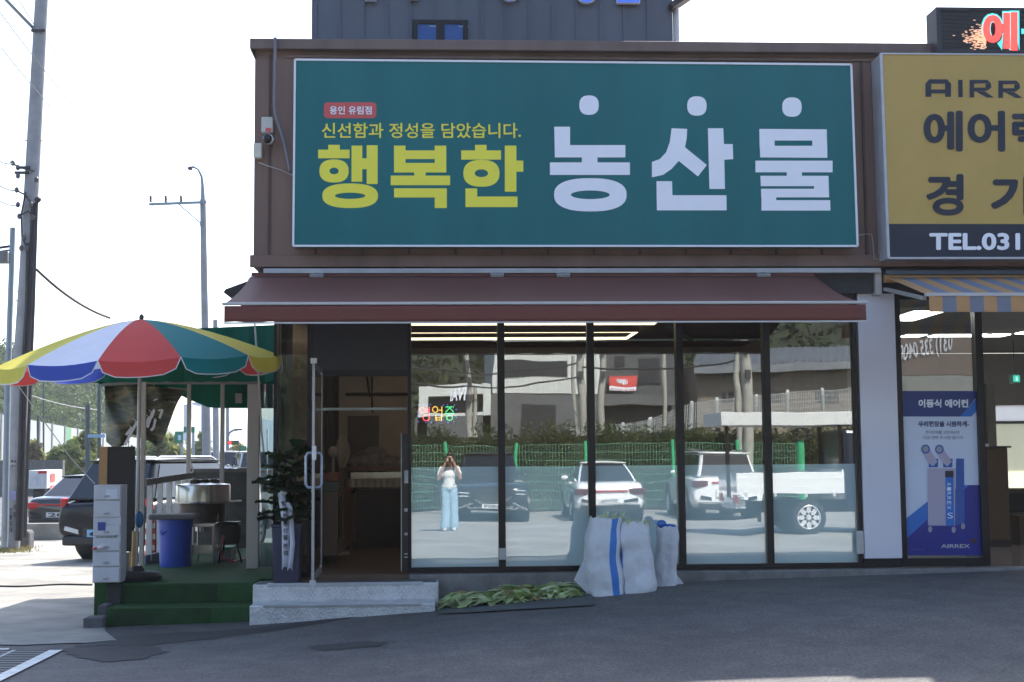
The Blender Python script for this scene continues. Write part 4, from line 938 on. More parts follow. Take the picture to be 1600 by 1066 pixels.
for px0, px1, py0, py1, Y, lb in ((129, 160, 966, 990, -.75, 'rough grey concrete block at the foot of the turf steps, lower of two'), (152, 167, 946, 968, -.5, 'rough dark concrete block beside the turf steps, upper of two')):
    tag(MB().box(at(px0, py1, Y).x, at(px1, py1, Y).x, Y, Y+.25, g(-3.4, Y)-.06, at(px0, py0, Y).z).build('concrete_block', blk, bevel=.015), lb, 'block', 'concrete blocks by the turf steps')
cpy = thing('canopy', 'green fabric canopy roof on pale posts beside the shop', 'canopy', (-2.9, 3, .28))
gcl = clothmat('green_canopy_cloth', (.010, .17, .11), .25, .12); post_m = mat('cream_post', (.50, .47, .43), .5, var=.06, streak=True)
YF = 1.45; YB = 4.6
xl, xr = X(148, YF, 590), XC-.01
zv_ = Z(300, 597, YF); zl = Z(148, 572, YF); zr = Z(425, 507, YF); xm = X(300, YF, 512); zmx = Z(300, 514, YF)
for y0 in (YF,):
    mb = MB(); n = 10
    rg = [[Vector((xl, y0, zl)), Vector((xm, y0-.02, zmx)), Vector((xr, y0, zr))], [Vector((xl, YB, zl)), Vector((xm, YB, zmx)), Vector((xr, YB, zr))]]
    mb.rings(rg, cap=False, closed=False)
    k = 24; top = [Vector((lerp(xl, xr, i/k), YF-.012+.01*math.sin(i*1.9), pw(lerp(xl, xr, i/k), [(xl, zl), (xm, zmx), (xr, zr)]))) for i in range(k+1)]
    bot = [Vector((p.x, p.y-.006, zv_+.006*math.sin(i*2.3)+ (0))) for i, p in enumerate(top)]
    mb.rings([top, bot], cap=False, closed=False)
    mb.rings([[Vector((xl-.005, YF, zl)), Vector((xl-.005, YB, zl))], [Vector((xl-.005, YF, zv_)), Vector((xl-.005, YB, zv_-.05))]], cap=False, closed=False)
    zbk = lambda px: Z(px, pw(px, [(150, 600), (230, 608), (262, 605), (300, 625), (330, 637), (350, 638), (430, 638)]), YB)
    top = [Vector((lerp(xl, xr, i/k), YB, zl if False else pw(lerp(xl, xr, i/k), [(xl, zl), (xm, zmx), (xr, zr)]))) for i in range(k+1)]
    bot = []
    for p in top:
        pxx = 694+p.x*FPX/(YB+14.145); bot.append(Vector((p.x, YB+.02*math.sin(p.x*7), zbk(pxx))))
    mb.rings([top, bot], cap=False, closed=False)
mb.build('canopy_cloth', gcl, cpy, solid=.004)
def post(px0, px1, pyt, Y, zb, name='post', m=post_m):
    mb = MB(); xa, xb = at(px0, 700, Y).x, at(px1, 700, Y).x; wd = xb-xa
    mb.box(xa, xb, Y, Y+wd, zb, Z(px0, pyt, Y)); return mb.build(name, m, cpy, bevel=.004)
post(386, 404.5, 596, 1.5, zd0-.004); post(219.5, 226.5, 597, .9, zd0); post(291, 297.5, 596, 4.4, zd0); post(343.5, 350, 596, 4.4, zd0)
mb = MB(); mb.bar(at(219, 597, 1.5), at(404, 597, 1.5), .04, .05); mb.bar(at(262, 606, 4.45), at(300, 610, 4.45), .03, .03); mb.bar(at(160, 601, 1.5), at(219, 598, 1.5), .03, .03); mb.bar(at(160, 602, 4.4), at(160, 602, 1.5), .03, .03); mb.build('rail', mat('grey_rail', (.25, .25, .24), .5), cpy)
mb = MB(); mb.box(X(367, 4.5), X(377, 4.5), 4.5, 4.53, Z(370, 630, 4.5), Z(370, 615, 4.5)); mb.build('switch_box', post_m, cpy)
px_tube('guy_rope', [(398, 505), (404, 590), (409, 680), (412, 706)], .6, .011, mat('pale_rope', (.50, .49, .45), .7), 'pale rope hanging from the awning down to the potted plant', 'rope', 6)
# vinyl curtain
vin = glassmat('clear_vinyl', .0, tint=(.40, .52, .54), film=(.06, .12, .14), filmcov=.5)
mb = MB(); xa, xb = X(405, 1.3), XC; n = 20; rg = []
for j in range(20):
    z = lerp(.30, Z(410, 600, 1.3), j/19); rg.append([Vector((lerp(xa, xb, i/n), 1.35++.012*math.sin(i*1.1+j*.3)+.02*noise.noise(Vector((i*.4, j*.4, 1))), z)) for i in range(n+1)])
mb.rings(rg, cap=False, closed=False); o = mb.build('vinyl_curtain', vin, smooth=True, ang=180); tag(o, 'clear rippled vinyl curtain between the thick cream post and the shop corner', 'curtain')
bxs = mat('blue_vinyl_roll', (.03, .10, .18), .3)
# banner
bn = thing('hanging_banner', 'crumpled dark olive banner with white brush lettering under the canopy', 'banner', at(215, 700, 1.9))
bmat_ = bpy.data.materials.new('olive_photo_banner'); bmat_.use_nodes = True; n_ = bmat_.node_tree.nodes; l_ = bmat_.node_tree.links; p_ = n_['Principled BSDF']; p_.inputs['Roughness'].default_value = .55
tc = n_.new('ShaderNodeTexCoord'); mp = n_.new('ShaderNodeMapping'); mp.inputs['Rotation'].default_value = (0, R(40), 0); mp.inputs['Scale'].default_value = (2, 1, 7); nz = n_.new('ShaderNodeTexNoise'); nz.inputs['Scale'].default_value = 1.6; nz.inputs['Detail'].default_value = 5; nz.inputs['Distortion'].default_value = 1.5
l_.new(tc.outputs['Object'], mp.inputs[0]); l_.new(mp.outputs[0], nz.inputs['Vector']); cr = n_.new('ShaderNodeValToRGB'); e = cr.color_ramp.elements
e[0].position = .3; e[0].color = (.05, .052, .048, 1); e[1].position = .75; e[1].color = (.34, .25, .13, 1); k = e.new(.5); k.color = (.11, .115, .075, 1); l_.new(nz.outputs['Fac'], cr.inputs[0]); l_.new(cr.outputs[0], p_.inputs['Base Color'])
def ban(u, v):
    xt = lerp(163, 290, u); yt = 598+ (0 if u < .3 else (u-.3)*18); yb_ = pw(u, [(0, 690), (.12, 702), (.25, 696), (.38, 678), (.55, 688), (.62, 690), (.72, 700), (.8, 690), (1, 628)])
    xb_ = lerp(166, 285, u); return lerp(xt, xb_, v)-(v*8*u), lerp(yt, yb_, v)
def banY(u, v): return 1.9+.07*math.sin(u*9+v*3)+.05*math.sin(u*17-v*5)
mb = MB(); rg = []
for j in range(15): rg.append([at(*ban(i/24, j/14), banY(i/24, j/14)) for i in range(25)])
mb.rings(rg, cap=False, closed=False); mb.build('cloth', bmat_, bn, smooth=True, solid=.003)
sc = mat('white_brush_stroke', (.68, .68, .68), .5); mb = MB()
def stroke(pts, wd):
    prev = None; L = []
    for x, y in pts:
        L.append((at(x-wd*.75, y-wd*.4, 1.76), at(x+wd*.75, y+wd*.4, 1.76)))
    for (a, b), (c, d) in zip(L, L[1:]): mb.add([a, b, d, c], [(0, 1, 2, 3)])
for pts, wd in (([(201, 664), (206, 668), (200, 676), (197, 680)], 2.5), ([(209, 655), (214, 660), (207, 672), (195, 696)], 2.6), ([(226, 646), (233, 652), (228, 664)], 2.5), ([(232, 640), (238, 645), (233, 660), (230, 668)], 2.6), ([(241, 640), (237, 652), (243, 655), (240, 668), (236, 673)], 2.4), ([(247, 642), (254, 640), (249, 654)], 2.2), ([(257, 627), (262, 630)], 2), ([(264, 626), (269, 630)], 2), ([(271, 627), (275, 631)], 2), ([(240, 626), (246, 623)], 1.5)):
    stroke(pts, wd)
mb.build('lettering', sc, bn)

# fence at the side of the deck
pf = thing('picket_fence', 'white picket fence with a grey top rail along the far side of the deck', 'fence', (-3.7, 3, .28))
fw = mat('white_picket', (.68, .68, .65), .5, var=.06); fr = mat('grey_top_rail', (.13, .125, .12), .6, var=.1)
Fp = lambda px, py, t: at(px, py, lerp(2.2, 4.3, t))
a, b = at(227, 754, 2.2), at(301, 742.5, 4.3); mb = MB(); mb.bar(a, b, .05, .075); mb.build('top_rail', fr, pf)
for i in range(6):
    t = (.09, .29, .48, .66, .82, .97)[i]; p = a.lerp(b, t); MB().cbox((p.x, p.y, lerp(.30, p.z, .5)-.01), (.065, .03, p.z-.34)).build('picket', fw, pf)
MB().bar((a.x, a.y, .33), (b.x, b.y, .33), .04, .10).build('bottom_board', mat('blue_grey_board', (.16, .20, .24), .6), pf)
wl = thing('deck_screen', 'low dark grey mesh screen closing the rear of the deck', 'screen', (-2.9, 5.2, .28))
y_ = 4.9; xa, xb = X(303, y_), X(388, y_); z1_ = Z(340, 738, y_); MB().box(xa, xb, y_, y_+.03, .28, z1_).build('panel', mat('grey_mesh_screen', (.075, .072, .07), .7, var=.3, scale=8), wl); MB().box(xa, xb, y_-.02, y_+.05, z1_, z1_+.05).build('top_rail', fr, wl)
# steamer
sm = mat('stainless_steel', (.50, .49, .47), .24, .95, .12, 6)
sp = thing('steamer', 'round stainless steel steamer drum with a flat rim on its burner stand', 'steamer', (X(318, 2.9), 2.9, .28))
cs = Vector((X(318, 2.9), 2.9, 0)); zt, zb2 = Z(318, 757, 2.9), Z(318, 783, 2.9); rr = (X(360, 2.9)-X(276, 2.9))/2
MB().lathe(cs, [(rr, zb2), (rr, zt-.02), (rr*.98, zt), (rr*.5, zt+.02), (.02, zt+.03)], 40).build('drum', sm, sp, smooth=True)
MB().lathe(cs, [(rr*.7, zb2-.03), (rr*1.12, zb2-.02), (rr*1.13, zb2-.005), (rr, zb2)], 40).build('rim', sm, sp, smooth=True)
mb = MB()
for k in range(3): mb.lathe(cs+Vector((-.08+.1*k, -.05+.06*k, zt)), [(.07, .02), (.07, .05), (.05, .065)], 14)
mb.build('lid', mat('dark_steam_lid', (.05, .045, .04), .3, .5), sp, smooth=True)
MB().lathe(cs, [(rr*.82, zb2-.26), (rr*.86, zb2-.03)], 28).build('burner_skirt', mat('dark_burner_skirt', (.07, .06, .055), .45, .6, .2), sp, smooth=True)
MB().lathe(cs, [(.09, .62), (.1, zb2-.26)], 18).build('burner_column', sm, sp, smooth=True)
mb = MB()
for a in (-.62, .62):
    for b in (-.5, .5): mb.cyl(cs+Vector((rr*a, rr*b, zd0)), cs+Vector((rr*a, rr*b, zb2-.05)), .015, n=8)
mb.build('stand', sm, sp)
MB().cbox(cs+Vector((rr*1.25, -.1, zb2-.0)), (.14, .03, .02)).build('handle', sm, sp, bevel=.004)
tb = thing('steel_table', 'low stainless steel worktable with an under shelf beside the blue bin', 'table', (X(320, 2.2), 2.2, .28))
Yt = 2.0; xa, xb = X(297, Yt), X(337, Yt); z1_ = Z(320, 818, Yt)
MB().box(xa, xb, Yt, Yt+.5, z1_-.04, z1_).build('top', sm, tb, bevel=.004); MB().box(xa, xb-.02, Yt+.02, Yt+.48, Z(320, 868, Yt)+.02, Z(320, 852, Yt)).build('shelf', sm, tb)
for x in (xa+.02, xb-.02):
    for y in (Yt+.02, Yt+.48): MB().cyl((x, y, zd0), (x, y, z1_-.04), .014, n=10).build('leg', sm, tb)
bn2 = thing('gas_burner', 'black gas burner with a red hose and small steel pan, right of the steel table', 'burner', (X(358, 2.4), 2.4, .28))
c = Vector((X(357, 2.4), 2.4, 0)); MB().lathe(c, [(.14, .5), (.16, .68), (.14, .72)], 18).build('body', mat('black_iron', (.02, .02, .02), .6), bn2, smooth=True)
mb = MB()
for a in range(3): mb.cyl(c+Vector((.1*math.cos(a*2.1), .1*math.sin(a*2.1), .52)), c+Vector((.17*math.cos(a*2.1), .17*math.sin(a*2.1), zd0)), .012, n=6)
mb.build('leg', MC['black_iron'], bn2); MB().tube([c+Vector((-.02, -.14, .6)), c+Vector((-.05, -.2, .45)), c+Vector((-.02, -.2, .33)), c+Vector((.1, -.2, .30)), c+Vector((.16, .2, .30))], .014, 8).build('hose', mat('red_hose', (.28, .03, .03), .5), bn2, smooth=True)
MB().lathe(c+Vector((.02, 0, .72)), [(.1, 0), (.13, .03), (.135, .035)], 18).build('pan', sm, bn2, smooth=True)
tr = thing('storage_tray', 'grey plastic tray with green edge on the deck by the red hose', 'tray', (X(345, 2.9), 2.9, .28)); MB().box(X(335, 2.7), X(362, 2.7), 2.7, 3.1, zd0, zd0+.13).build('body', mat('grey_tray', (.2, .2, .21), .5), tr, bevel=.01); MB().box(X(335, 2.7)-.01, X(362, 2.7)+.01, 2.69, 3.11, zd0+.13, zd0+.16).build('edge', mat('green_tray', (.03, .25, .12), .5), tr)
# blue bin
bb_ = thing('waste_bin', 'round blue plastic bin with a square grey lid on the turf', 'bin', (X(277, 1.75), 1.95, .28))
c = Vector((X(275.5, 1.95), 1.95, 0)); r1 = (X(303, 1.95)-X(250, 1.95))/2; zl_ = Z(275, 812, 1.75)
blue_p = mat('blue_plastic', (.02, .07, .42), .4, var=.06); MB().lathe(c, [(r1*.86, zd0-.003), (r1*.88, zd0+.02), (r1*1.0, zl_-.04), (r1*1.05, zl_-.04), (r1*1.05, zl_)], 36).build('body', blue_p, bb_, smooth=True)
mb = MB(); mb.cbox((c.x-.0, c.y-.02, zl_+.03), (r1*2.7, r1*2.3, .06)); mb.build('lid', mat('grey_lid', (.12, .12, .125), .5, var=.1), bb_, bevel=.018)
mb = MB(); mb.tube([c+Vector((-r1*.72, -r1*.75, zl_-.13)), c+Vector((-r1*.6, -r1*.98, zl_-.17)), c+Vector((-r1*.35, -r1*.98, zl_-.13))], .008, 6); mb.build('handle', blue_p, bb_)
# striped traffic posts behind the pickets
for px, lb in ((230, 'red and white striped traffic post behind the first white picket'), (250, 'red and white striped traffic post partly behind the blue bin')):
    Y = 3.4; a = at(px+4, 862, Y); t = thing('traffic_post', lb, 'traffic post', (a.x, Y, zd0), 'striped traffic posts'); z1_ = Z(px, 809, Y); rad = .055
    MB().lathe((a.x, Y, 0), [(rad*1.6, zd0-.003), (rad*1.5, zd0+.05), (rad, zd0+.06), (rad*.95, z1_-.02), (rad*.5, z1_)], 16).build('body', mat('orange_red_post', (.62, .09, .05), .5), t, smooth=True)
    for k in range(3): MB().lathe((a.x, Y, 0), [(rad+.004, lerp(zd0+.08, z1_, k/3+.02)), (rad+.004, lerp(zd0+.08, z1_, k/3+.17))], 16).build('white_band', fw, t, smooth=True)
# chalkboard
cb = thing('chalkboard', 'black board in a wooden frame standing behind the white drawers', 'board', (X(182, .4), .4, .28))
Y = .35; xa, xb = X(155, Y), X(210, Y); z1_ = Z(180, 698, Y)
wood = mat('pale_pine_edge', (.42, .24, .10), .6, var=.15, scale=4, streak=True); MB().box(xa, xa+.085, Y, Y+.06, zd0, z1_).build('frame', wood, cb)
MB().box(xa+.085, xb, Y+.01, Y+.05, .55, z1_).build('panel', mat('black_board', (.018, .014, .014), .6, var=.15), cb); MB().box(xb-.04, xb, Y+.012, Y+.052, zd0, .55).build('leg', wood, cb)
MB().box(xa+.085, xb-.04, Y+.012, Y+.052, zd0+.02, .54).build('lower_panel', fr, cb)
# white drawers
dr = thing('drawer_tower', 'tall narrow white drawer unit with papers at the corner of the turf steps', 'drawers', (X(168, -.35), -.3, .2))
Y = -.38; dpl = mat('white_drawer_plastic', (.50, .50, .52), .5, var=.06, scale=8); xa, xb = X(144.5, Y, 840), X(188, Y, 840); zb_d, zt_d = Z(168, 911, Y), Z(168, 758, Y)
mb = MB(); mb.box(xa, xb, Y+.02, Y+.27, zb_d, zt_d); mb.build('body', dpl, dr, bevel=.006)
MB().box(xa+.13, xb-.01, Y+.10, Y+.26, g(-3.3, Y)-.02, zb_d).build('support_foot', mat('dark_support', (.03, .03, .03), .8), dr)
ys_ = [758, 782, 809, 838, 862, 886, 911]
for k in range(6):
    z1_, z0_ = Z(168, ys_[k]+1, Y), Z(168, ys_[k+1]-1.2, Y); z0_ = z0_+.0
    f = MB().box(xa+.006, xb-.006, Y, Y+.02, z0_, z1_-(0 if k not in (2, 3) else (z1_-z0_)*.42)).build('drawer', dpl, dr, bevel=.004)
    MB().cbox(((xa+xb)/2+.0, Y-.008, z0_+.035), (.05, .014, .018)).build('handle', mat('grey_drawer_pull', (.34, .34, .36), .4), f, bevel=.003)
bx('paper', mat('white_paper', (.58, .60, .66), .7), dr, X(167, Y), X(185, Y), Y-.004, Y-.001, Z(170, 780, Y), Z(170, 765, Y)); bx('paper', mat('navy_card', (.04, .06, .25), .6), dr, X(155, Y), X(167, Y), Y-.005, Y-.001, Z(160, 829, Y), Z(160, 816, Y))
mb = MB(); 
for k in range(5): mb.ball((X(154+k*6.5, Y-.01), Y+.03, Z(160, 837, Y)), .03, .03, .028, 8, 6)
mb.build('crumpled_bag', mat('grey_crumpled_bag', (.34, .34, .34), .5, var=.3, scale=20), dr, smooth=True)
MB().ball((X(160, Y-.02), Y-.01, Z(160, 855, Y)), .055, .03, .022, 10, 6, Euler((0, R(-18), 0)).to_matrix()).build('scoop', mat('white_scoop', (.62, .6, .62), .4), dr, smooth=True)
MB().ball((X(151, Y-.03), Y-.025, Z(150, 857, Y)), .03, .02, .012, 10, 6, Euler((0, R(-14), 0)).to_matrix()).build('red_lid', mat('red_lid', (.45, .04, .04), .4), dr, smooth=True)
# ------------------------------------------------------------------ parasol
ps = thing('parasol', 'large red, green, yellow and blue beach parasol over the turf deck', 'parasol', (X(216, .1), .1, .28))
Yp = .1; cx = X(215, Yp); za_ = Z(216, 499, Yp); zr_ = 2.485; RR = 1.44; N = 12
cols = {'r': clothmat('red_parasol_cloth', (.66, .09, .085), .34), 'g': clothmat('green_parasol_cloth', (.015, .22, .24), .3), 'y': clothmat('yellow_parasol_cloth', (.74, .64, .12), .34), 'b': clothmat('glare_washed_blue_cloth', (.84, .84, .93), .3), 'v': clothmat('blue_parasol_valance', (.08, .13, .55), .45)}  # blue panels painted pale lavender for glare; only their valance stays blue
order = ['r', 'g', 'y', 'b']; piping = mat('white_piping', (.65, .65, .65), .5)
tilt = R(-2.6); MT = Matrix.Translation((cx, Yp, za_)) @ Matrix.Rotation(tilt, 4, 'Y') @ Matrix.Rotation(R(3.0), 4, 'X') @ Matrix.Translation((-cx, -Yp, -za_))
def vtx(k, t):
    a = 2*math.pi*(k/N)-math.pi/2+R(11.5); rr = RR*t; z = za_-(za_-zr_)*(t**1.45)*1.0
    return MT @ Vector((cx+rr*math.cos(a), Yp+rr*math.sin(a), z))
pip = MB(); 
for i in range(N):
    k0, k1 = i-.5, i+.5; c = order[i % 4]; mb = MB(); rg = []
    for j in range(1, 9):
        t = j/8; sag = .0
        rg.append([vtx(k0, t).lerp(vtx(k1, t), s/6)+Vector((0, 0, -.028*math.sin(math.pi*s/6)*t)) for s in range(7)])
    mb.rings(rg, cap=False, closed=False); ap = vtx(0, .0)
    mb.add([ap]+rg[0], [(0, s+1, s+2) for s in range(6)]); pan = mb.build('panel', cols[c], ps, smooth=True, ang=180)
    e = rg[-1]; mv = MB(); dn = []
    out = (e[3]-Vector((cx, Yp, e[3].z))).normalized()
    for s, p in enumerate(e):
        u_ = s/6; shr = .06; q = e[0].lerp(e[6], lerp(shr, 1-shr, u_)); h = .145 if 0 < s < 6 else .11
        dn.append(Vector((q.x, q.y, p.z-h))+out*.02)
    mv.rings([e, dn], cap=False, closed=False); mv.build('valance', cols['v'] if c == 'b' else cols[c], pan, smooth=True, ang=180)
    pip.tube([e[0]]+dn+[e[6]], .0055, 5)
pip.build('piping', piping, ps)
mb = MB()
for i in range(N): mb.tube([vtx(i-.5, .03)+Vector((0, 0, -.04)), vtx(i-.5, .5)+Vector((0, 0, -.03)), vtx(i-.5, .98)+Vector((0, 0, -.02))], .008, 5)
mb.build('rib', mat('steel_rib', (.4, .4, .4), .4, .6), ps)
pm = mat('parasol_pole_steel', (.38, .37, .36), .35, .6); mb = MB(); mb.tube([(X(215.5, Yp), Yp, .3), (X(217, Yp), Yp, za_)], .019, 12); mb.build('pole', pm, ps, smooth=True)
MB().cyl((X(211, Yp), Yp-.0, .3), (X(212.5, Yp), Yp, Z(212, 830, Yp)), .026, n=12).build('base_tube', mat('brass_tube', (.34, .25, .12), .35, .7), ps, smooth=True)
MB().ball((cx+.02, Yp, za_+.02), .026, .026, .035, 12, 8).build('finial', mat('dark_finial', (.05, .04, .035), .5), ps, smooth=True)
MB().lathe((X(217, Yp), Yp, zd0-.002), [(.24, 0), (.25, .05), (.21, .085), (.08, .10), (.05, .15)], 26).build('base', mat('black_parasol_base', (.015, .015, .016), .5), ps, smooth=True)
px_tube('guy_rope', [(28, 602), (70, 660), (110, 715), (148, 756)], -.35, .005, MC['pale_rope'], 'thin rope slanting from the parasol edge to the white drawers', 'rope', 5)
MB().ball(at(217.5, 812, .02), .045, .04, .085).build('blue_float', mat('blue_pouch', (.01, .10, .22), .4), ps, smooth=True)['label'] = 'blue pouch tied to the pole'
# ------------------------------------------------------------------ vehicles
tyre_m = mat('tyre_rubber', (.015, .015, .016), .75, var=.2); car_glass = mat('dark_car_glass', (.012, .014, .018), .04, var=0, spec=.8); chrome = mat('chrome_trim', (.65, .65, .66), .15, 1.0, .02)
trim_b = mat('black_car_trim', (.012, .012, .013), .45); rimm = mat('silver_alloy', (.62, .62, .64), .3, .25, .05); red_lamp = mat('red_tail_lamp', (.35, .012, .015), .15, emit=.08); white_lamp = mat('clear_headlamp', (.6, .62, .65), .08, .3, .05); plate_w = mat('white_plate', (.6, .6, .6), .4)
def wheel(root, x, y, r, wd, side):
    mb = MB(); n = 30
    def ring(rr, yy): return [Vector((x+rr*math.cos(2*math.pi*k/n), yy, r+rr*math.sin(2*math.pi*k/n))) for k in range(n)]
    h = wd/2; o_ = y+side*h
    mb.rings([ring(r*.6, y-side*h), ring(r*.94, y-side*h), ring(r, y-side*h*.7), ring(r, y+side*h*.7), ring(r*.94, o_), ring(r*.66, o_+side*.004), ring(r*.62, o_-side*.05)], cap=False)
    ty = mb.build('tyre', tyre_m, root, smooth=True); ty.name = 'wheel'
    rm = MB(); rm.rings([ring(r*.66, o_+side*.002), ring(r*.62, o_+side*.008), ring(r*.58, o_-side*.02)], cap=False)
    for k in range(8):
        a = 2*math.pi*k/8; q = Vector((math.cos(a), 0, math.sin(a))); s = Vector((-math.sin(a), 0, math.cos(a)))
        c = Vector((x, o_-side*.012, r)); rm.add([c+s*.05, c-s*.05, c+q*r*.6-s*.035, c+q*r*.6+s*.035], [(0, 1, 2, 3)])
    rm.rings([ring(r*.16, o_-side*.01), ring(r*.12, o_+side*.012)])
    rm.build('rim', rimm, ty, smooth=True)
    mk = MB(); mk.rings([ring(r*.60, o_-side*.035), ring(.01, o_-side*.035)], cap=False); mk.build('brake_disc', trim_b, ty)
def car(name, label, cat, L, W, H, belt, paint, prof, gh, loc, rot, front=True, rear=True, wr=.36, base=.75, fx=None, rx=None, clad=None, grille=None, tail='bar', plate=None, plate_rear=None, platecol=None, rails=False, zb=.24, head='block'):
    """x runs from the tail (0) to the nose (L)"""
    t = thing(name, label, cat); hw = W/2
    rx = rx or L*.2; fx = fx or L*.80
    rings = []
    for x, z0, zt, k in prof:
        h = hw*k; zm = lerp(z0, zt, .55)
        half = [(h*.80, z0), (h*.97, z0+.10), (h, zm-.12), (h*1.0, zm+.05), (h*.965, zt-.07), (h*.90, zt-.01), (h*.6, zt+.012)]
        rings.append([Vector((x, y, z)) for y, z in half]+[Vector((x, -y, z)) for y, z in reversed(half)])
    mb = MB(); mb.rings(rings); mb.build('body', paint, t, smooth=True, sub=1)
    b0, b1, t0, t1, hb, ht = gh; zr = H-.03; zbl = belt-.03
    B = [(b0, -hb), (b1, -hb*.94), (b1, hb*.94), (b0, hb)]; T = [(t0, -ht), (t1, -ht*.98), (t1, ht*.98), (t0, ht)]
    q = [Vector((x, y, zbl)) for x, y in B]+[Vector((x, y, zr)) for x, y in T]
    def inset(f, s, out):
        c = sum(f, Vector())/len(f); nn = (f[1]-f[0]).cross(f[2]-f[0]).normalized()
        if nn.dot(c-sum(q, Vector())/8) < 0: nn = -nn
        return [c+(p-c)*s+nn*out for p in f]
    mb = MB(); mb.add(q, [(0, 3, 7, 4), (1, 5, 6, 2), (0, 4, 5, 1), (3, 2, 6, 7), (4, 7, 6, 5), (0, 1, 2, 3)]); cabin = mb.build('cabin', paint if clad != 'glass' else trim_b, t, bevel=.05, smooth=True)
    for nm, f, s in (('rear_window', (q[0], q[3], q[7], q[4]), .90), ('windshield', (q[1], q[5], q[6], q[2]), .92)):
        MB().prism(inset(list(f), s, .012), (0, 0, .001)).build(nm, car_glass, t)
    for sd in (0, 1):
        f = (q[0], q[4], q[5], q[1]) if sd == 0 else (q[3], q[2], q[6], q[7]); p = inset(list(f), .88, .012)
        MB().poly(p).build('side_window', car_glass, t)
        m_ = MB(); a = f[0].lerp(f[3] if sd == 0 else f[1], .52); b = f[1].lerp(f[2], .5) if sd == 0 else f[3].lerp(f[2], .5); 
        nn = Vector((0, -1 if sd == 0 else 1, 0)); m_.bar(a+nn*.018, b+nn*.018, .07, .02, up=nn); m_.build('pillar', trim_b, t)
    rg = [[Vector((lerp(t0-.04, t1+.06, i/8), lerp(-ht*1.02, ht*1.02, j/6), zr+.0+.055*math.sin(math.pi*(.12+.76*i/8))*(1-.35*(2*j/6-1)**2))) for j in range(7)] for i in range(9)]
    rg2 = [[p+Vector((0, 0, -.035)) for p in r_] for r_ in rg]
    mb = MB(); mb.rings(rg, cap=False, closed=False); mb.build('roof', paint, t, smooth=True, solid=.03)
    if rails:
        for s in (-1, 1): MB().tube([(t0+.1, s*ht*.93, zr+.02), (t0+.25, s*ht*.93, zr+.085), (t1-.25, s*ht*.93, zr+.085), (t1-.05, s*ht*.93, zr+.02)], .018, 8).build('roof_rail', chrome, t, smooth=True)
    for x, ar in ((rx, 1), (fx, 1)):
        for s in (-1, 1):
            y = s*(hw*.965-.10); wheel(t, x, y, wr, .24, s)
            n = 26; m_ = MB(); yo = s*(hw*1.0+.006)
            o_ = [Vector((x+(wr+.085)*math.cos(math.pi*k/n), yo, wr+(wr+.085)*math.sin(math.pi*k/n))) for k in range(n+1)]; i_ = [Vector((x+(wr-.03)*math.cos(math.pi*k/n), yo-s*.03, wr+(wr-.03)*math.sin(math.pi*k/n))) for k in range(n+1)]
            m_.rings([o_, i_], cap=False, closed=False); m_.rings([[p for p in o_], [Vector((p.x, p.y-s*.05, p.z)) for p in o_]], cap=False, closed=False); m_.build('wheel_arch', trim_b, t, smooth=True)
            if ar: MB().cyl((x, s*(hw*.55), wr), (x, s*(hw*.99-.10), wr), wr+.06, n=26).build('wheel_well', trim_b, t)
    for s in (-1, 1):
        MB().ball((b1-.32, s*(hb+.09), belt+.05), .05, .085, .058, 10, 8).build('mirror', paint, t, smooth=True)
    if front:
        x = L-.02
        if head == 'block':
            for s in (-1, 1):
                m_ = MB(); m_.cbox((x-.10, s*hw*.76, belt-.24), (.2, .30, .10), (0, 0, -s*.35)); m_.build('headlight', white_lamp, t, bevel=.02)
        else:
            for s in (-1, 1):
                m_ = MB(); m_.cbox((x-.05, s*hw*.74, belt-.34), (.16, .26, .028), (0, 0, -s*.35)); m_.cbox((x-.05, s*hw*.74, belt-.42), (.16, .26, .028), (0, 0, -s*.35)); m_.build('headlight', white_lamp, t, bevel=.01)
                m_ = MB(); m_.add([(x+.015, s*hw*.50, belt-.62), (x+.02, s*hw*.58, belt-.60), (x-.03, s*hw*.92, belt-.72), (x-.03, s*hw*.90, belt-.75)], [(0, 1, 2, 3)]); m_.build('bumper_trim', chrome, t, solid=.02)
        gz = belt-.40 if not grille else grille
        m_ = MB(); m_.prism([(x-.0, -.50, gz+.20), (x-.0, .50, gz+.20), (x-.0, .58, gz+.05), (x-.0, .30, gz-.20), (x-.0, -.30, gz-.20), (x-.0, -.58, gz+.05)], (.035, 0, 0)); gr = m_.build('grille', trim_b, t)
        m_ = MB()
        for i in range(-7, 8): 
            m_.bar((x+.04, i*.07-.10, gz-.18), (x+.04, i*.07+.10, gz+.18), .012, .008) if abs(i) < 6 else None
            m_.bar((x+.04, i*.07+.10, gz-.18), (x+.04, i*.07-.10, gz+.18), .012, .008) if abs(i) < 6 else None
        m_.build('grille_mesh', chrome, gr)
        m_ = MB(); m_.bar((x+.02, -.31, gz-.21), (x+.02, .31, gz-.21), .025, .035); m_.bar((x+.02, -.31, gz-.21), (x+.02, -.5, gz-.08), .025, .03); m_.bar((x+.02, .31, gz-.21), (x+.02, .5, gz-.08), .025, .03); m_.bar((x-.0, -.55, zb+.13), (x-.0, .55, zb+.13), .03, .03); m_.bar((x-.0, -.55, zb+.13), (x-.1, -.75, zb+.22), .03, .03); m_.bar((x-.0, .55, zb+.13), (x-.1, .75, zb+.22), .03, .03); m_.build('bumper_trim', chrome, t)
        pl = MB().box(x+.02, x+.045, -.27, .27, gz-.36, gz-.25).build('plate', plate_w, t)
        if plate: text('plate_lettering', plate, ink, pl, (x+.047, -.23, gz-.345), (0, .46, 0), (0, 0, .08), .02)
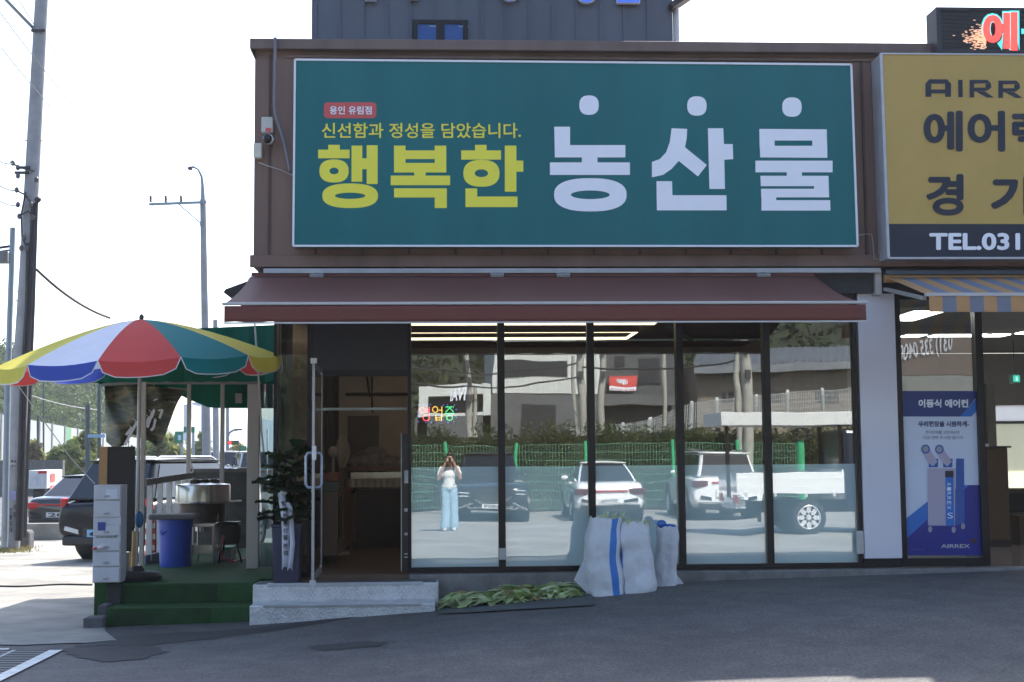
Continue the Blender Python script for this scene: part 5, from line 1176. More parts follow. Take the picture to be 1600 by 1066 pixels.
    if rear:
        if tail == 'bar':
            for s in (-1, 1):
                m_ = MB(); m_.cbox((.08, s*hw*.72, belt-.20), (.2, .48, .15), (0, 0, s*.25)); m_.build('tail_light', red_lamp if 'white' not in label else mat('smoked_tail_lamp', (.08, .01, .012), .15), t, bevel=.03)
            MB().cbox((.0, 0, belt-.18), (.05, .95, .035)).build('light_bar', red_lamp, t)
        else:
            for s in (-1, 1):
                m_ = MB(); m_.cbox((.10, s*hw*.86, belt-.16), (.12, .10, .36), (0, R(-10), s*.3)); m_.build('tail_light', red_lamp, t, bevel=.025)
        pz = belt-.42 if tail == 'bar' else .50
        pl = MB().box(-.055, -.03, -.27, .27, pz-.06, pz+.06).build('plate', platecol or plate_w, t)
        if plate_rear: text('plate_lettering', plate_rear, ink, pl, (-.058, .22, pz-.045), (0, -.44, 0), (0, 0, .09), .02)
        MB().box(-.035, .02, -.36, .36, pz-.10, pz+.09).build('plate_recess', paint if tail == 'bar' else trim_b, t)
        m_ = MB(); m_.cbox((.0, 0, zb+.13), (.1, W*.80, .16)); m_.build('diffuser', trim_b, t, bevel=.03)
        for s in (-1, 1): 
            m_ = MB(); m_.cbox((.02, s*hw*.60, zb+.30), (.06, .32, .07), (s*R(14), 0, s*.15)); m_.build('bumper_trim', trim_b if tail == 'bar' else rimm, t)
    t.location = loc; t.rotation_euler = (0, 0, rot)
    return t
def paint(name, col, metal=.2): return mat(name, col, .22, metal, .02, 3, coat=.8)
p_dk = paint('navy_black_paint', (.010, .012, .022), .4); p_wh = paint('white_car_paint', (.72, .72, .72), 0); p_char = paint('black_car_paint', (.012, .012, .014), .3)
suvp = lambda L, b: [(0, .40, b-.12, .90), (.02, .38, b-.10, .92), (.10, .32, b-.04, .96), (.5, .24, b, .985), (L*.35, .23, b, 1), (L*.62, .23, b-.0, 1), (L*.72, .24, b-.03, .995), (L*.88, .26, b-.10, .97), (L-.12, .30, b-.19, .92), (L, .36, b-.30, .84)]
sedp = lambda L, b: [(0, .36, b-.12, .84), (.08, .28, b-.02, .92), (.45, .2, b+.03, .97), (L*.30, .19, b, 1), (L*.6, .19, b, 1), (L*.75, .2, b-.06, .99), (L*.9, .22, b-.16, .95), (L-.08, .26, b-.26, .88), (L, .34, b-.34, .8)]
# black SUV beside the deck (seen in the open, left)
cS = atz(165, 871, -.19)
A_ = R(90-20)
car('parked_car', 'black sport utility vehicle with a pale blue plate parked beside the turf deck', 'car', 4.55, 1.9, 1.70, 1.06, mat('midnight_blue_paint', (.004, .005, .011), .3, 0, .02, 3, coat=.22, spec=.25), suvp(4.55, 1.06), (.10, 3.45, .55, 2.75, .80, .62), (-5.65, 9.1, g(-5, 9)-.02), A_, front=False, tail='vert', plate_rear='65', platecol=mat('pale_blue_plate', (.22, .42, .68), .4), rails=True, wr=.37)
sx = at(78, 800, 21); car('parked_car', 'dark sedan with a full width red tail light, behind the black utility vehicle', 'car', 4.8, 1.85, 1.45, .95, p_char, sedp(4.8, .95), (.55, 3.7, 1.35, 2.7, .76, .58), (at(90, 800, 20).x, 20, g(-9, 20)-.06), R(78), front=False, plate_rear='20', wr=.33)
mb = MB(); ly = 17.2; mb.box(at(36, 830, ly).x, at(100, 830, ly).x, ly, ly+.25, -.6, Z(60, 818, ly)); tag(mb.build('concrete_kerb', concrete, bevel=.03), 'low concrete kerb in front of the dark sedan', 'kerb')
tag(MB().box(at(27, 838, 13.5).x, at(45, 838, 13.5).x, 13.5, 13.9, -.4, Z(36, 829, 13.5)).build('stone', blk, bevel=.06), 'grey stone lying at the foot of the concrete utility pole', 'stone')
# far cars
for px, Y, lb in ((352, 46, 'white car far off, seen between two thin cream canopy posts'), (405, 40, 'pale car far off, right of the last thin canopy post')):
    c = at(px, 745, Y); car('parked_car', lb, 'car', 4.4, 1.85, 1.6, 1.0, p_wh if px < 400 else paint('beige_car_paint', (.50, .48, .44), 0), suvp(4.4, 1.0), (.1, 3.3, .45, 2.6, .78, .62), (c.x, Y, -.3+(.5 if px < 400 else .45)), R(105), front=False, tail='bar')
# white box truck
bt = thing('box_truck', 'white box truck with red marks parked far behind the dark sedan', 'truck'); Y = 44
xa, xb = at(44, 760, Y).x, at(73, 760, Y).x; xc_ = at(97, 760, Y+4).x; z0_, z1_ = -.0, Z(70, 735, Y)
wbx = mat('white_truck_box', (.62, .62, .62), .4, var=.05); mb = MB(); mb.prism([(xa, Y, z0_+.3), (xb, Y, z0_+.3), (xc_, Y+4, z0_+.3), (xc_-(xb-xa), Y+4, z0_+.3)], (0, 0, z1_-z0_-.3)); mb.build('cargo_box', wbx, bt, bevel=.03)
mb = MB(); mb.box(xa+.06, (xa+xb)/2-.03, Y-.03, Y-.005, z0_+.45, z1_-.15); mb.box((xa+xb)/2+.03, xb-.06, Y-.03, Y-.005, z0_+.45, z1_-.15); mb.build('rear_door', mat('truck_door_white', (.55, .55, .56), .45), bt)
MB().box(xa+.75, xb-.35, Y-.04, Y-.02, z1_-.13, z1_-.03).build('marker_lamp', red_lamp, bt)
u0 = Vector((xb, Y, 0)).lerp(Vector((xc_, Y+4, 0)), .2); u1 = Vector((xb, Y, 0)).lerp(Vector((xc_, Y+4, 0)), .5); mb = MB()
for k in range(3): mb.add([u0+Vector((.02, -.02, z1_-.5-k*.5)), u1+Vector((.02, -.02, z1_-.5-k*.5)), u1+Vector((.02, -.02, z1_-.15-k*.5)), u0+Vector((.02, -.02, z1_-.15-k*.5))], [(0, 1, 2, 3)])
mb.build('red_mark', mat('red_truck_mark', (.6, .06, .05), .5), bt)
for x in (xa+.3, xb-.3): MB().cyl((x-.15, Y+.6, .05), (x+.15, Y+.6, .05), .4, n=18).build('wheel', tyre_m, bt)

# ------------------------------------------------------------------ poles, wires, signs
conc_p = mat('pole_concrete', (.30, .30, .31), .85, var=.15, scale=3, bump=.2); dk_pole = mat('dark_pipe', (.05, .045, .05), .6, .2); st_pole = mat('galvanised_pole', (.26, .30, .34), .5, .4, .1); ins = mat('grey_brown_insulator', (.10, .09, .10), .4)
up1 = thing('utility_pole', 'leaning concrete utility pole with dark conduits and stickers at the left picture edge', 'utility pole', at(20, 848, 13)); Y = 13
def tp(px, py): return at(px, py, Y)
mb = MB(); mb.tube([tp(16, 860), tp(42, 430), tp(66, -20), tp(74, -160)], [.175, .15, .125, .115], 18); mb.build('pole', conc_p, up1, smooth=True)
mb = MB(); mb.tube([at(32, 845, Y-.1), at(35, 720, Y-.1), at(39, 600, Y-.1), at(46, 480, Y-.1), at(49, 400, Y-.1), at(53, 318, Y-.1)], .055, 8); mb.tube([at(39, 840, Y-.15), at(45, 660, Y-.15), at(52, 480, Y-.15), at(57, 320, Y-.15), at(59, 312, Y-.2)], .035, 8); mb.tube([at(27, 845, Y-.14), at(30, 760, Y-.14), at(34, 600, Y-.14), at(42, 480, Y-.14), at(44, 380, Y-.14)], .04, 8); mb.build('conduit', dk_pole, up1, smooth=True)
MB().ball(at(59, 312, Y-.2), .07, .07, .06, 8, 6).build('conduit_cap', dk_pole, up1, smooth=True)
mb = MB()
for px, py in ((60, 48), (36, 262), (34, 270)): mb.bar(at(px-11, py, Y-.15), at(px+11, py, Y-.15), .05, .05)
for py in (455, 560, 470, 220): 
    px = lerp(16, 66, (860-py)/880); mb.tube([at(px-14, py, Y), at(px+14, py, Y)], .012, 5)
mb.build('cross_bar', dk_pole, up1)
mb = MB()
for px, py in ((20, 255), (28, 262), (28, 275), (26, 297), (28, 320), (30, 338), (48, 320), (52, 340), (57, 281), (33, 388), (42, 388), (37, 372)): mb.ball(at(px, py, Y-.2), .045, .045, .06, 8, 6)
mb.build('insulator', ins, up1, smooth=True)
mb = MB()
for pts in ([(16, 253), (30, 262), (54, 268)], [(24, 297), (40, 305), (50, 320)], [(30, 338), (44, 330), (56, 342)], [(40, 300), (33, 335), (34, 370), (44, 392)]): mb.tube([at(x, y, Y-.2) for x, y in pts], .018, 5)
mb.build('jumper_wire', dk_pole, up1)
stk = mat('faded_sticker', (.42, .40, .42), .7, var=.2, scale=20); kb = mat('blue_grey_sticker', (.25, .25, .42), .7, var=.2)
mb = MB(); nrm = lambda px, py: at(px, py, Y-.185)
def stick(nm, x0, y0, x1, y1, m): return MB().poly([at(x0, y1, Y-.182), at(x1, y1, Y-.182), at(x1, y0, Y-.182), at(x0, y0, Y-.182)]).build(nm, m, up1)
s1 = stick('sticker', 15.5, 718, 26, 732, stk); s2 = stick('sticker', 14, 767, 25, 781, kb)
tz = []
for y, s in ((719, '적재'), (726, '금지')): tz.append(text('c', s, dk_pole, s1, at(16.5, y+5, Y-.19), at(25, y+5, Y-.19)-at(16.5, y+5, Y-.19), at(16.5, y, Y-.19)-at(16.5, y+5, Y-.19), .03))
join_text('sticker_lettering', tz, dk_pole, s1)
tz = []
for i, s in enumerate('건물임대'): tz.append(text('c', s, dk_pole, up1, at(14.5, 796+i*10+6, Y-.19), at(19, 796+i*10+6, Y-.19)-at(14.5, 796+i*10+6, Y-.19), Vector((0, 0, .1)), .03))
for i, s in enumerate('상담'): tz.append(text('c', s, dk_pole, up1, at(20.5, 790+i*12+6, Y-.19), at(25, 790+i*12+6, Y-.19)-at(20.5, 790+i*12+6, Y-.19), Vector((0, 0, .1)), .03))
join_text('painted_lettering', tz, dk_pole, up1)
Y = 11
sp2 = thing('steel_pole', 'pale steel pole with a box near its top, left of the leaning concrete pole', 'pole', at(8, 850, Y)); MB().tube([at(7, 855, Y), at(12, 600, Y), at(20, 356, Y)], [.06, .055, .05], 12).build('pole', st_pole, sp2, smooth=True)
mb = MB(); mb.cbox(at(3, 402, Y), (.22, .25, .22)); mb.build('box', mat('grey_pole_box', (.16, .16, .17), .6), sp2, bevel=.03); mb = MB(); mb.bar(at(-6, 388, Y), at(22, 384, Y), .05, .04); mb.bar(at(-6, 394, Y), at(22, 390, Y), .03, .03); mb.build('bracket', dk_pole, sp2)
Y2 = 26
up2 = thing('utility_pole', 'grey concrete utility pole with a crossarm and a curved street lamp arm behind the canopy', 'utility pole', at(322, 790, Y2))
MB().tube([at(324, 800, Y2), at(321, 560, Y2), at(317, 312, Y2)], [.135, .11, .085], 14).build('pole', conc_p, up2, smooth=True)
mb = MB(); mb.tube([at(317, 316, Y2), at(316.5, 290, Y2), at(315, 276, Y2), at(310, 265, Y2), at(303, 261, Y2), at(297, 262, Y2)], [.075, .05, .04, .035, .035, .04], 8); mb.build('lamp_arm', st_pole, up2, smooth=True)
MB().cbox(at(297, 263.5, Y2), (.12, .2, .07)).build('lamp', dk_pole, up2, bevel=.02)
mb = MB(); mb.bar(at(233, 319.5, Y2-.15), at(323, 316, Y2-.15), .07, .07); mb.bar(at(279, 319, Y2-.15), at(316, 351, Y2-.15), .035, .035); mb.bar(at(312, 351, Y2), at(322, 351, Y2), .1, .04); mb.build('crossarm', st_pole, up2)
mb = MB()
for px in (235.5, 259, 283):
    for k in range(4): mb.lathe(at(px, 316-k*2.6, Y2-.15), [(.03, 0), (.055, .02), (.03, .045)], 8)
mb.build('insulator', ins, up2, smooth=True)
wire_m = mat('pale_aluminium_wire', (.26, .25, .26), .6, .1); cab_m = mat('black_cable', (.03, .025, .03), .6)
def wire(label, a, b, sag, r=.009, m=None):
    pts = [a.lerp(b, k/18)+Vector((0, 0, -sag*4*(k/18)*(1-k/18))) for k in range(19)]
    return tag(MB().tube(pts, r, 5).build('overhead_wire', m or wire_m), label, 'wire', 'overhead wires')
wire('thin overhead wire from high left to the left insulator of the crossarm', at(-10, 60, 8), at(235.5, 306, Y2-.15), .3)
wire('thin overhead wire from high left to the middle insulator of the crossarm', at(-10, 6, 8), at(259, 306, Y2-.15), .3)
wire('thin overhead wire from the leaning pole down to the right insulator of the crossarm', at(66, 50, 13), at(283, 306, Y2-.15), .3)
wire('thin overhead wire above, entering at the left edge beside the thick strut', at(22, -12, 12.5), at(54, 40, 13), .0, .01)
wire('faint wire dropping right from the left insulator behind the crossarm', at(237, 316, Y2-.1), at(300, 470, Y2+30), .4, .009)
wire('faint wire dropping right from the middle insulator behind the crossarm', at(262, 316, Y2-.1), at(310, 420, Y2+30), .4, .009)
wire('thick black cable sagging right from the middle of the leaning pole', at(57, 421, 13), at(172, 497, 14.5), .12, .03, cab_m)
wire('short wire from the left edge to the upper insulators of the leaning pole', at(-10, 245, 11), at(20, 256, 12.8), .05, .012, cab_m)
wire('lower of the short wires from the left edge to the leaning pole', at(-10, 284, 11), at(28, 298, 12.8), .05, .012, cab_m)
wire('lowest short wire from the left edge to the leaning pole', at(-10, 308, 11), at(30, 322, 12.8), .05, .012, cab_m)
wire('thick grey strut wire from the top left corner to the leaning pole top', at(0, -10, 12), at(54, 46, 13), .0, .035, st_pole)
wire('pale cable crossing low in front of the wooded hill', at(48, 618, 40), at(158, 641, 44), .1, .022)
for px, py0, py1, r, Y, lb in ((137, 632, 760, .1, 40, 'dark green thin steel post in front of the pale noise barrier'), (155, 600, 760, .075, 40, 'pale thin lamp post at the left edge of the canopy'), (68, 580, 705, .05, 60, 'thin dark post before the noise barrier, left of the bush'), (59, 650, 700, .06, 60, 'short dark post against the noise barrier')):
    t = tag(MB().tube([at(px, py1, Y), at(px, py0, Y)], r, 8).build('street_post', mat('dark_green_post', (.06, .08, .09), .6), smooth=True), lb, 'post')
Y = 40
bl_ = thing('road_sign', 'narrow blue grey road sign board on a thin post beside the canopy', 'sign', at(137, 680, Y)); MB().box(at(138, 681, Y).x, at(165, 681, Y).x, Y-.1, Y-.05, Z(150, 684, Y), Z(150, 679, Y)).build('panel', mat('sky_blue_sign', (.25, .38, .55), .5), bl_)
Y = 62
for (x0, y0, x1, y1, tx, lb) in ((273, 674, 286, 692, '46', 'green highway sign with a pale mark, left of the other green board'), (287, 667, 304, 676, '', 'wide green highway sign board high beside the thin cream post'), (376, 697, 385, 712, '', 'small green road sign beside the thick cream post')):
    t = thing('road_sign', lb, 'sign', at((x0+x1)/2, y1, Y)); MB().prism([at(x0, y1, Y), at(x1, y1, Y), at(x1, y0, Y), at(x0, y0, Y)], (0, .08, 0)).build('panel', mat('highway_green', (.012, .20, .12), .45), t); MB().tube([at(x1-2, y0, Y+.15), at(x1-2, 760, Y+.15)], .07, 8).build('post', st_pole, t)
    if tx: MB().prism([at(278, 688, Y-.02), at(283, 688, Y-.02), at(283, 680, Y-.02), at(278, 680, Y-.02)], (0, -.02, 0)).build('route_shield', mat('pale_blue_shield', (.5, .6, .75), .5), t)
tlg = thing('traffic_light', 'horizontal traffic light showing red beside the pale street lamp', 'traffic light', at(363, 694, 55)); Y = 55
MB().prism([at(355.5, 695, Y), at(373, 695, Y), at(373, 688.5, Y), at(355.5, 688.5, Y)], (0, .3, 0)).build('housing', trim_b, tlg)
for i, (m_, px) in enumerate(((mat('red_signal', (1, .03, .02), .5, emit=1.4), 359), (mat('dark_amber_lens', (.12, .06, .01), .4), 364.3), (mat('dark_green_lens', (.02, .08, .05), .4), 369.6))): MB().prism([at(px+2.6*math.cos(a*.52), 691.8+2.6*math.sin(a*.52), Y-.02) for a in range(12)], (0, .02, 0)).build('lens', m_, tlg)
tl2_ = thing('street_lamp', 'thin pale street lamp with a curved arm behind the rightmost canopy post', 'street lamp', at(356, 740, 56)); MB().tube([at(355.5, 760, 56), at(355.5, 637, 56)], .09, 8).build('pole', st_pole, tl2_); MB().tube([at(356, 685, 56), at(358, 677, 56), at(364, 672.5, 56), at(372, 671.5, 56)], .06, 6).build('arm', st_pole, tl2_); MB().cbox(at(373, 671.5, 56), (.35, .2, .08)).build('lamp', dk_pole, tl2_)
cbk = thing('utility_pole', 'second grey concrete pole far behind the canopy, right of the crossarm pole', 'utility pole', at(340, 750, 44)); MB().tube([at(338, 770, 44), at(336.5, 500, 44)], [.15, .1], 10).build('pole', conc_p, cbk, smooth=True)
# far blue glass buildings and hill
for (x0, x1, y0, Y, lb) in ((286, 297, 632, 420, 'tall blue glass block far off, left one behind the thin cream post'), (299, 316, 629, 440, 'tall blue glass tower far off, right one beside the concrete pole')):
    t = thing('tower_block', lb, 'building', at(x0, 715, Y)); MB().box(at(x0, 700, Y).x, at(x1, 700, Y).x, Y, Y+20, -2, Z(x0, y0, Y)).build('wall', mat('blue_glass_tower', (.20, .27, .42), .2, var=.1, scale=.2), t)
    mb = MB(); zt = Z(x0, y0, Y); xa, xb = at(x0, 700, Y).x, at(x1, 700, Y).x
    for k in range(1, 5): xk = lerp(xa, xb, k/5); mb.box(xk-.12, xk+.12, Y-.2, Y-.01, 0, zt-.5)
    mb.build('mullion', mat('pale_mullion', (.45, .5, .6), .4), t)
def ridge(name, m, pts, Y, depth, bottom=-4, kx=3):
    mb = MB(); front = [at(x, 735, Y-depth) for x, _ in pts]; top = [at(x, y, Y) for x, y in pts]; rg = []
    for k in range(7):
        t = k/6; rg.append([Vector((lerp(f.x, p.x, t), lerp(Y-depth, Y, t), lerp(bottom, p.z, t**.75))) for f, p in zip(front, top)])
    rg.append([Vector((p.x*1.1, Y+depth, bottom)) for p in top])
    mb.rings(rg, cap=False, closed=False); o = mb.build(name, m, smooth=True); tag(o, kind='structure'); return top, front
hill_m = mat('hill_ground', (.08, .10, .05), .9, var=.3, scale=.1)
HL = [(-260, 575), (-150, 560), (-60, 553), (0, 556), (30, 566), (50, 582), (75, 588), (97, 583), (110, 588), (122, 600), (140, 604), (160, 609), (200, 628), (240, 655), (290, 690)]
ridge('hill', hill_m, HL, 190, 60)
far = mat('hazed_blue_hill', (.30, .37, .46), .95, var=.04, scale=.01); ridge('far_hill', far, [(180, 700), (300, 690), (345, 676), (362, 668), (380, 664), (410, 655), (450, 660), (600, 690)], 2600, 500)  # bluish grey colour stands in for haze over the far hill
wl1 = leafmat('wood_leaf', (.085, .135, .04), .4, .2, .25); wl2 = leafmat('wood_leaf_light', (.125, .175, .055), .3, .2, .25); wl3 = leafmat('wood_leaf_dark', (.05, .09, .03), .3, .15, .25)
mb = MB(); r = random.Random(4)
for i in range(420):
    px = r.uniform(-30, 215); t = r.random()**.7
    y0 = pw(px, HL); top = at(px, y0, 190); f = at(px, 735, 130); p = Vector((lerp(f.x, top.x, t), lerp(130, 190, t), lerp(-4, top.z, t**.75)))
    if px > 170 and r.random() < .6: continue
    rad = r.uniform(1.8, 3.2); mb.m = 0; k = r.randrange(3); n0 = len(mb.mi); clump(mb, p+Vector((0, 0, rad*.15)), rad, 190, .26, r, .9)
    for q_ in range(n0, len(mb.mi)): mb.mi[q_] = k if r.random() < .8 else r.randrange(3)
tag(mb.build('hill_wood', [wl1, wl2, wl3]), 'wooded hillside rising behind the pale noise barrier', 'wood', kind='stuff')
# noise barrier
nb = thing('noise_barrier', 'long pale panelled noise barrier running below the wooded hill', 'noise barrier', (-30, 110, 2))
nbm = mat('pale_barrier_panel', (.42, .44, .46), .5, var=.08, scale=.6); nst = mat('barrier_post', (.15, .17, .17), .6)
A0, A1 = at(-40, 700, 95), at(300, 700, 185)
def bz(px, lo): return pw(px, [(-40, 724 if lo else 640), (0, 724 if lo else 648), (60, 716 if lo else 659), (150, 706 if lo else 676), (300, 704 if lo else 696)])
def nbp(px):
    lo, hi = 0., 1.
    for _ in range(30):
        t = (lo+hi)/2; p = A0.lerp(A1, t); v = p-CAM; xx = 800+FPX*v.dot(CR)/v.dot(CF)
        if xx < px: lo = t
        else: hi = t
    return A0.lerp(A1, t)
mb = MB(); mb2 = MB(); mgr = MB(); mln = MB(); pxs = list(range(-40, 301, 10)); prev = None
for px in pxs:
    p = nbp(px); z0, z1 = at(px, bz(px, 1), p.y).z, at(px, bz(px, 0), p.y).z
    if prev is not None:
        q, a, b = prev; dst = mgr if px == 110 else (mb if px < 110 else mb2)
        dst.add([(q.x, q.y, a), (p.x, p.y, z0), (p.x, p.y, z1), (q.x, q.y, b)], [(0, 1, 2, 3)])
        if px != 110:
            for k in range(1, 7): mln.bar(Vector((q.x, q.y-.06, lerp(a, b, k/7))), Vector((p.x, p.y-.06, lerp(z0, z1, k/7))), .06, .10)
    if px % 20 == 0: MB().box(p.x-.13, p.x+.13, p.y-.2, p.y+.1, z0-2, z1+.1).build('post', nst, nb)
    prev = (p, z0, z1)
mb.build('panel', nbm, nb, solid=.12); mb2.build('panel', nbm, nb, solid=.12); mgr.build('green_panel', mat('green_barrier_panel', (.10, .30, .16), .5), nb, solid=.12); mln.build('panel_joint', mat('barrier_joint', (.27, .28, .29), .6), nb)
# embankment below barrier, low walls and bushes
mb = MB(); rg = []
for k in range(5):
    t = k/4; rg.append([Vector((lerp(at(px, 735, 70).x, nbp(px).x, t), lerp(70, nbp(px).y+.2, t), lerp(-.6, at(px, bz(px, 1), nbp(px).y).z+.3, t))) for px in range(-40, 301, 20)])
mb.rings(rg, cap=False, closed=False); tag(mb.build('embankment', mat('dry_grass_bank', (.17, .15, .075), .9, var=.35, scale=.5), smooth=True), kind='structure')
Yw = 56; tag(MB().box(at(-30, 730, Yw).x, at(98, 730, Yw).x, Yw, Yw+.4, -.6, Z(60, 719, Yw)).build('low_wall', mat('dark_concrete_wall', (.12, .115, .11), .9, var=.2)), 'low dark concrete wall below the bushes at the far left', 'wall')
bsh = leafmat('bush_leaf', (.15, .19, .06), .35, .3, .8); bsh2 = leafmat('bush_leaf_yellow', (.26, .28, .09), .3, .35, .8); trunk_m = mat('bush_stem', (.05, .04, .03), .9)
def bush(px0, px1, py0, py1, Y, lb, n=700, sz=.16, m=None, seed=1, cat='bush'):
    r = random.Random(seed); a, b = at(px0, py1, Y), at(px1, py1, Y); h = at(px0, py0, Y).z-a.z; wd = b.x-a.x; t = thing('bush', lb, cat, (a.lerp(b, .5).x, Y, a.z))
    mb = MB(); per = 40
    for i in range(max(4, n//per)):
        u_, v_ = r.uniform(-1, 1), r.random(); env = math.sqrt(max(0, 1-u_*u_*.85)); c = Vector((a.x+wd*(.5+.42*u_), Y+r.uniform(-.4, .4)*wd*.5, a.z+h*(.12+.74*v_*env))); k = r.randrange(2)
        n0 = len(mb.mi); clump(mb, c, max(.3, min(wd, h)*.16), per, sz, r); 
        for q_ in range(n0, len(mb.mi)): mb.mi[q_] = k
    mb.build('foliage', m or [bsh, bsh2], t); mb = MB()
    for k in range(5): mb.tube([(a.x+wd*.5, Y, a.z-.3), (a.x+wd*(.2+.15*k), Y+r.uniform(-.2, .2), a.z+h*.6)], [.05, .02], 5)
    mb.build('stem', trunk_m, t)
bush(72, 150, 690, 755, 62, 'feathery green bush below the barrier, left of the canopy', 3200, .2, seed=2)
bush(112, 158, 664, 745, 66, 'taller yellow green bush beside the canopy edge', 2200, .2, [bsh2, bsh], 3)
bush(44, 64, 688, 730, 66, 'small dry bush below the barrier, next to the dark conduits', 700, .2, [leafmat('dry_bush_leaf', (.20, .15, .07), .3, .3, .8), bsh2], 4)
bush(205, 300, 676, 745, 75, 'green roadside bush seen under the hanging banner', 2600, .24, seed=5)
bush(300, 330, 668, 735, 110, 'distant roadside trees behind the thin cream posts', 1200, .3, seed=6, cat='trees'); bush(352, 392, 690, 735, 120, 'distant low green trees beside the small green road sign', 1200, .3, seed=7, cat='trees')
mb = MB(); r = random.Random(77)
for i in range(260):
    px, py = r.uniform(0, 40), r.uniform(842, 862); p = atz(px, py, -.3 if py < 850 else -.2); z = g(p.x, p.y)
    for k in range(4): 
        d = Vector((r.gauss(0, .04), r.gauss(0, .04), r.uniform(.05, .13))); s = Vector((.008, 0, 0)); q = Vector((p.x+r.gauss(0, .1), p.y+r.gauss(0, .2), z)); mb.add([q-s, q+s, q+d], [(0, 1, 2)])
tag(mb.build('grass_tuft', leafmat('dry_grass', (.22, .20, .08), .4, .3, 3)), 'dry grass at the foot of the poles', 'grass', kind='stuff')
# ------------------------------------------------------------------ what stands behind the camera and shows in the glass
def mbox(mb, px0, px1, py0, py1, Yv, depth, zlo=None):
    a, b = atm(px0, py1, Yv), atm(px1, py0, Yv); z0 = a.z if zlo is None else zlo
    mb.box(a.x, b.x, -Yv-depth, -Yv, z0, b.z); return mb
car('parked_car', 'black sport utility vehicle with a wide mesh grille facing the shop, reflected in the glass', 'car', 4.9, 1.95, 1.74, 1.12, paint('gloss_black_paint', (.012, .013, .018), .3), suvp(4.9, 1.12), (.15, 3.35, .6, 2.55, .83, .64), (atm(770, 820, 20).x, -25, g(2, -21)), R(90), rear=False, head='split', plate='6809', grille=.72, wr=.38)
car('parked_car', 'white sedan seen from behind with slim dark tail lights, reflected in the glass', 'car', 4.6, 1.82, 1.46, .97, p_wh, sedp(4.6, .97), (.5, 3.5, 1.3, 2.6, .76, .58), (atm(953, 812, 20).x, -20, g(4, -20)), R(-90), front=False, plate_rear='95더7706', wr=.33)
car('parked_car', 'white sport utility vehicle parked beyond the white pickup truck, reflected in the glass', 'car', 4.7, 1.9, 1.72, 1.08, p_wh, suvp(4.7, 1.08), (.1, 3.5, .5, 2.8, .80, .63), (atm(1140, 812, 20.5).x, -20.5, g(7, -20)), R(-90), front=False, rails=True, wr=.37)
# pickup truck with a flat roof over its bed
tk = thing('pickup_truck', 'small white pickup truck with a flat white roof over its bed, reflected in the glass', 'truck')
gx_ = g(6, -11); W2 = 1.68; x0 = 5.33; xb1 = 7.35
wt = paint('white_truck_paint', (.74, .74, .74), 0)
L_ = lambda x: x-x0
mb = MB(); mb.box(0, L_(xb1), 0, .03, .78-gx_, 1.16); mb.box(0, L_(xb1), -W2, -W2+.03, .78-gx_, 1.16); mb.box(0, .03, -W2+.03, 0, .78-gx_, 1.16); mb.box(L_(xb1)-.03, L_(xb1), -W2+.03, 0, .78-gx_, 1.2)
for z in (.90, 1.06): mb.box(.02, L_(xb1)-.02, .03, .034, z, z+.012)
mb.build('bed_side', wt, tk, bevel=.006)
bx('bed_floor', mat('grey_bed_floor', (.2, .2, .21), .6), tk, .03, L_(xb1)-.03, -W2+.03, 0, .78, .82)
mb = MB()
for k in range(4): mb.box(.15+k*.55, .2+k*.55, .03, .05, .72, .80)
mb.build('hinge', rimm, tk)
bx('chassis', trim_b, tk, .05, 3.6, -1.3, -.35, .42, .62); bx('mud_flap', trim_b, tk, .45, .47, -.30, -.02, .25, .62)
mb = MB(); mb.box(.02, .2, -W2+.2, -.2, .5, .66); mb.build('rear_bumper', wt, tk); bx('tail_light', red_lamp, tk, -.01, .02, -.32, -.06, .6, .74); bx('tail_light', red_lamp, tk, -.01, .02, -W2+.06, -W2+.32, .6, .74)
for x in (1.35, 3.55):
    for s in (1, -1): wheel(tk, x, -W2/2+s*(W2/2-.14), .335, .22, s)
prof = [(2.06, .45), (3.95, .45), (4.0, .95), (3.75, 1.2), (3.25, 1.9), (2.06, 1.93)]
MB().prism([(x, 0, z) for x, z in prof], (0, -W2, 0)).build('cab', paint('dark_blue_cab', (.02, .03, .06), .2), tk, bevel=.05)
MB().prism([(x, .006, z) for x, z in ((2.3, 1.2), (3.55, 1.2), (3.2, 1.8), (2.3, 1.8))], (0, -.004, 0)).build('side_window', car_glass, tk)
za, zb_2 = atm(1140, 666, 11).z, atm(1140, 644, 11).z
bx('flat_roof', mat('white_roof_board', (.7, .7, .7), .5, var=.03), tk, -.24, 3.4, -W2-.1, .02, za, zb_2, .01)
for x in (-.14, 2.0):
    for y in ((-.15,) if x < 0 else (-.15, -W2+.05)): bx('roof_post', trim_b, tk, x, x+.06, y-.06, y, .82 if x > 0 else .7, za)
tk.location = (x0, -11, gx_)
# person with a camera
pg = g(.1, -14.4)
pe = thing('person', 'person in white T-shirt and wide pale jeans photographing the shop, reflected in the first pane', 'person', (.10, -14.42, pg))
skin = mat('skin_tone', (.42, .24, .17), .5, var=.04); PX, PY = .10, -14.42
def P3(x, y, z): return Vector((PX+x, PY+y, pg+z))
def blob(name, parts, m, vox, sm=4, parent=pe):
    mb = MB()
    for p in parts:
        if p[0] == 'c':
            pts, rr = p[1], p[2]; mb.tube(pts, rr, 14)
            for q, r_ in zip(pts, rr): mb.ball(q, r_, r_, r_, 12, 8)
        else: mb.ball(p[1], *p[2], n=20, m=14, M=p[3] if len(p) > 3 else None)
    o = mb.build(name, m, parent); md = o.modifiers.new('rm', 'REMESH'); md.mode = 'VOXEL'; md.voxel_size = vox; md.use_smooth_shade = True
    if sm: s_ = o.modifiers.new('sm', 'SMOOTH'); s_.iterations = sm; s_.factor = .5
    dg = bpy.context.evaluated_depsgraph_get(); me = bpy.data.meshes.new_from_object(o.evaluated_get(dg)); o.modifiers.clear(); o.data = me; return o
HY = .05
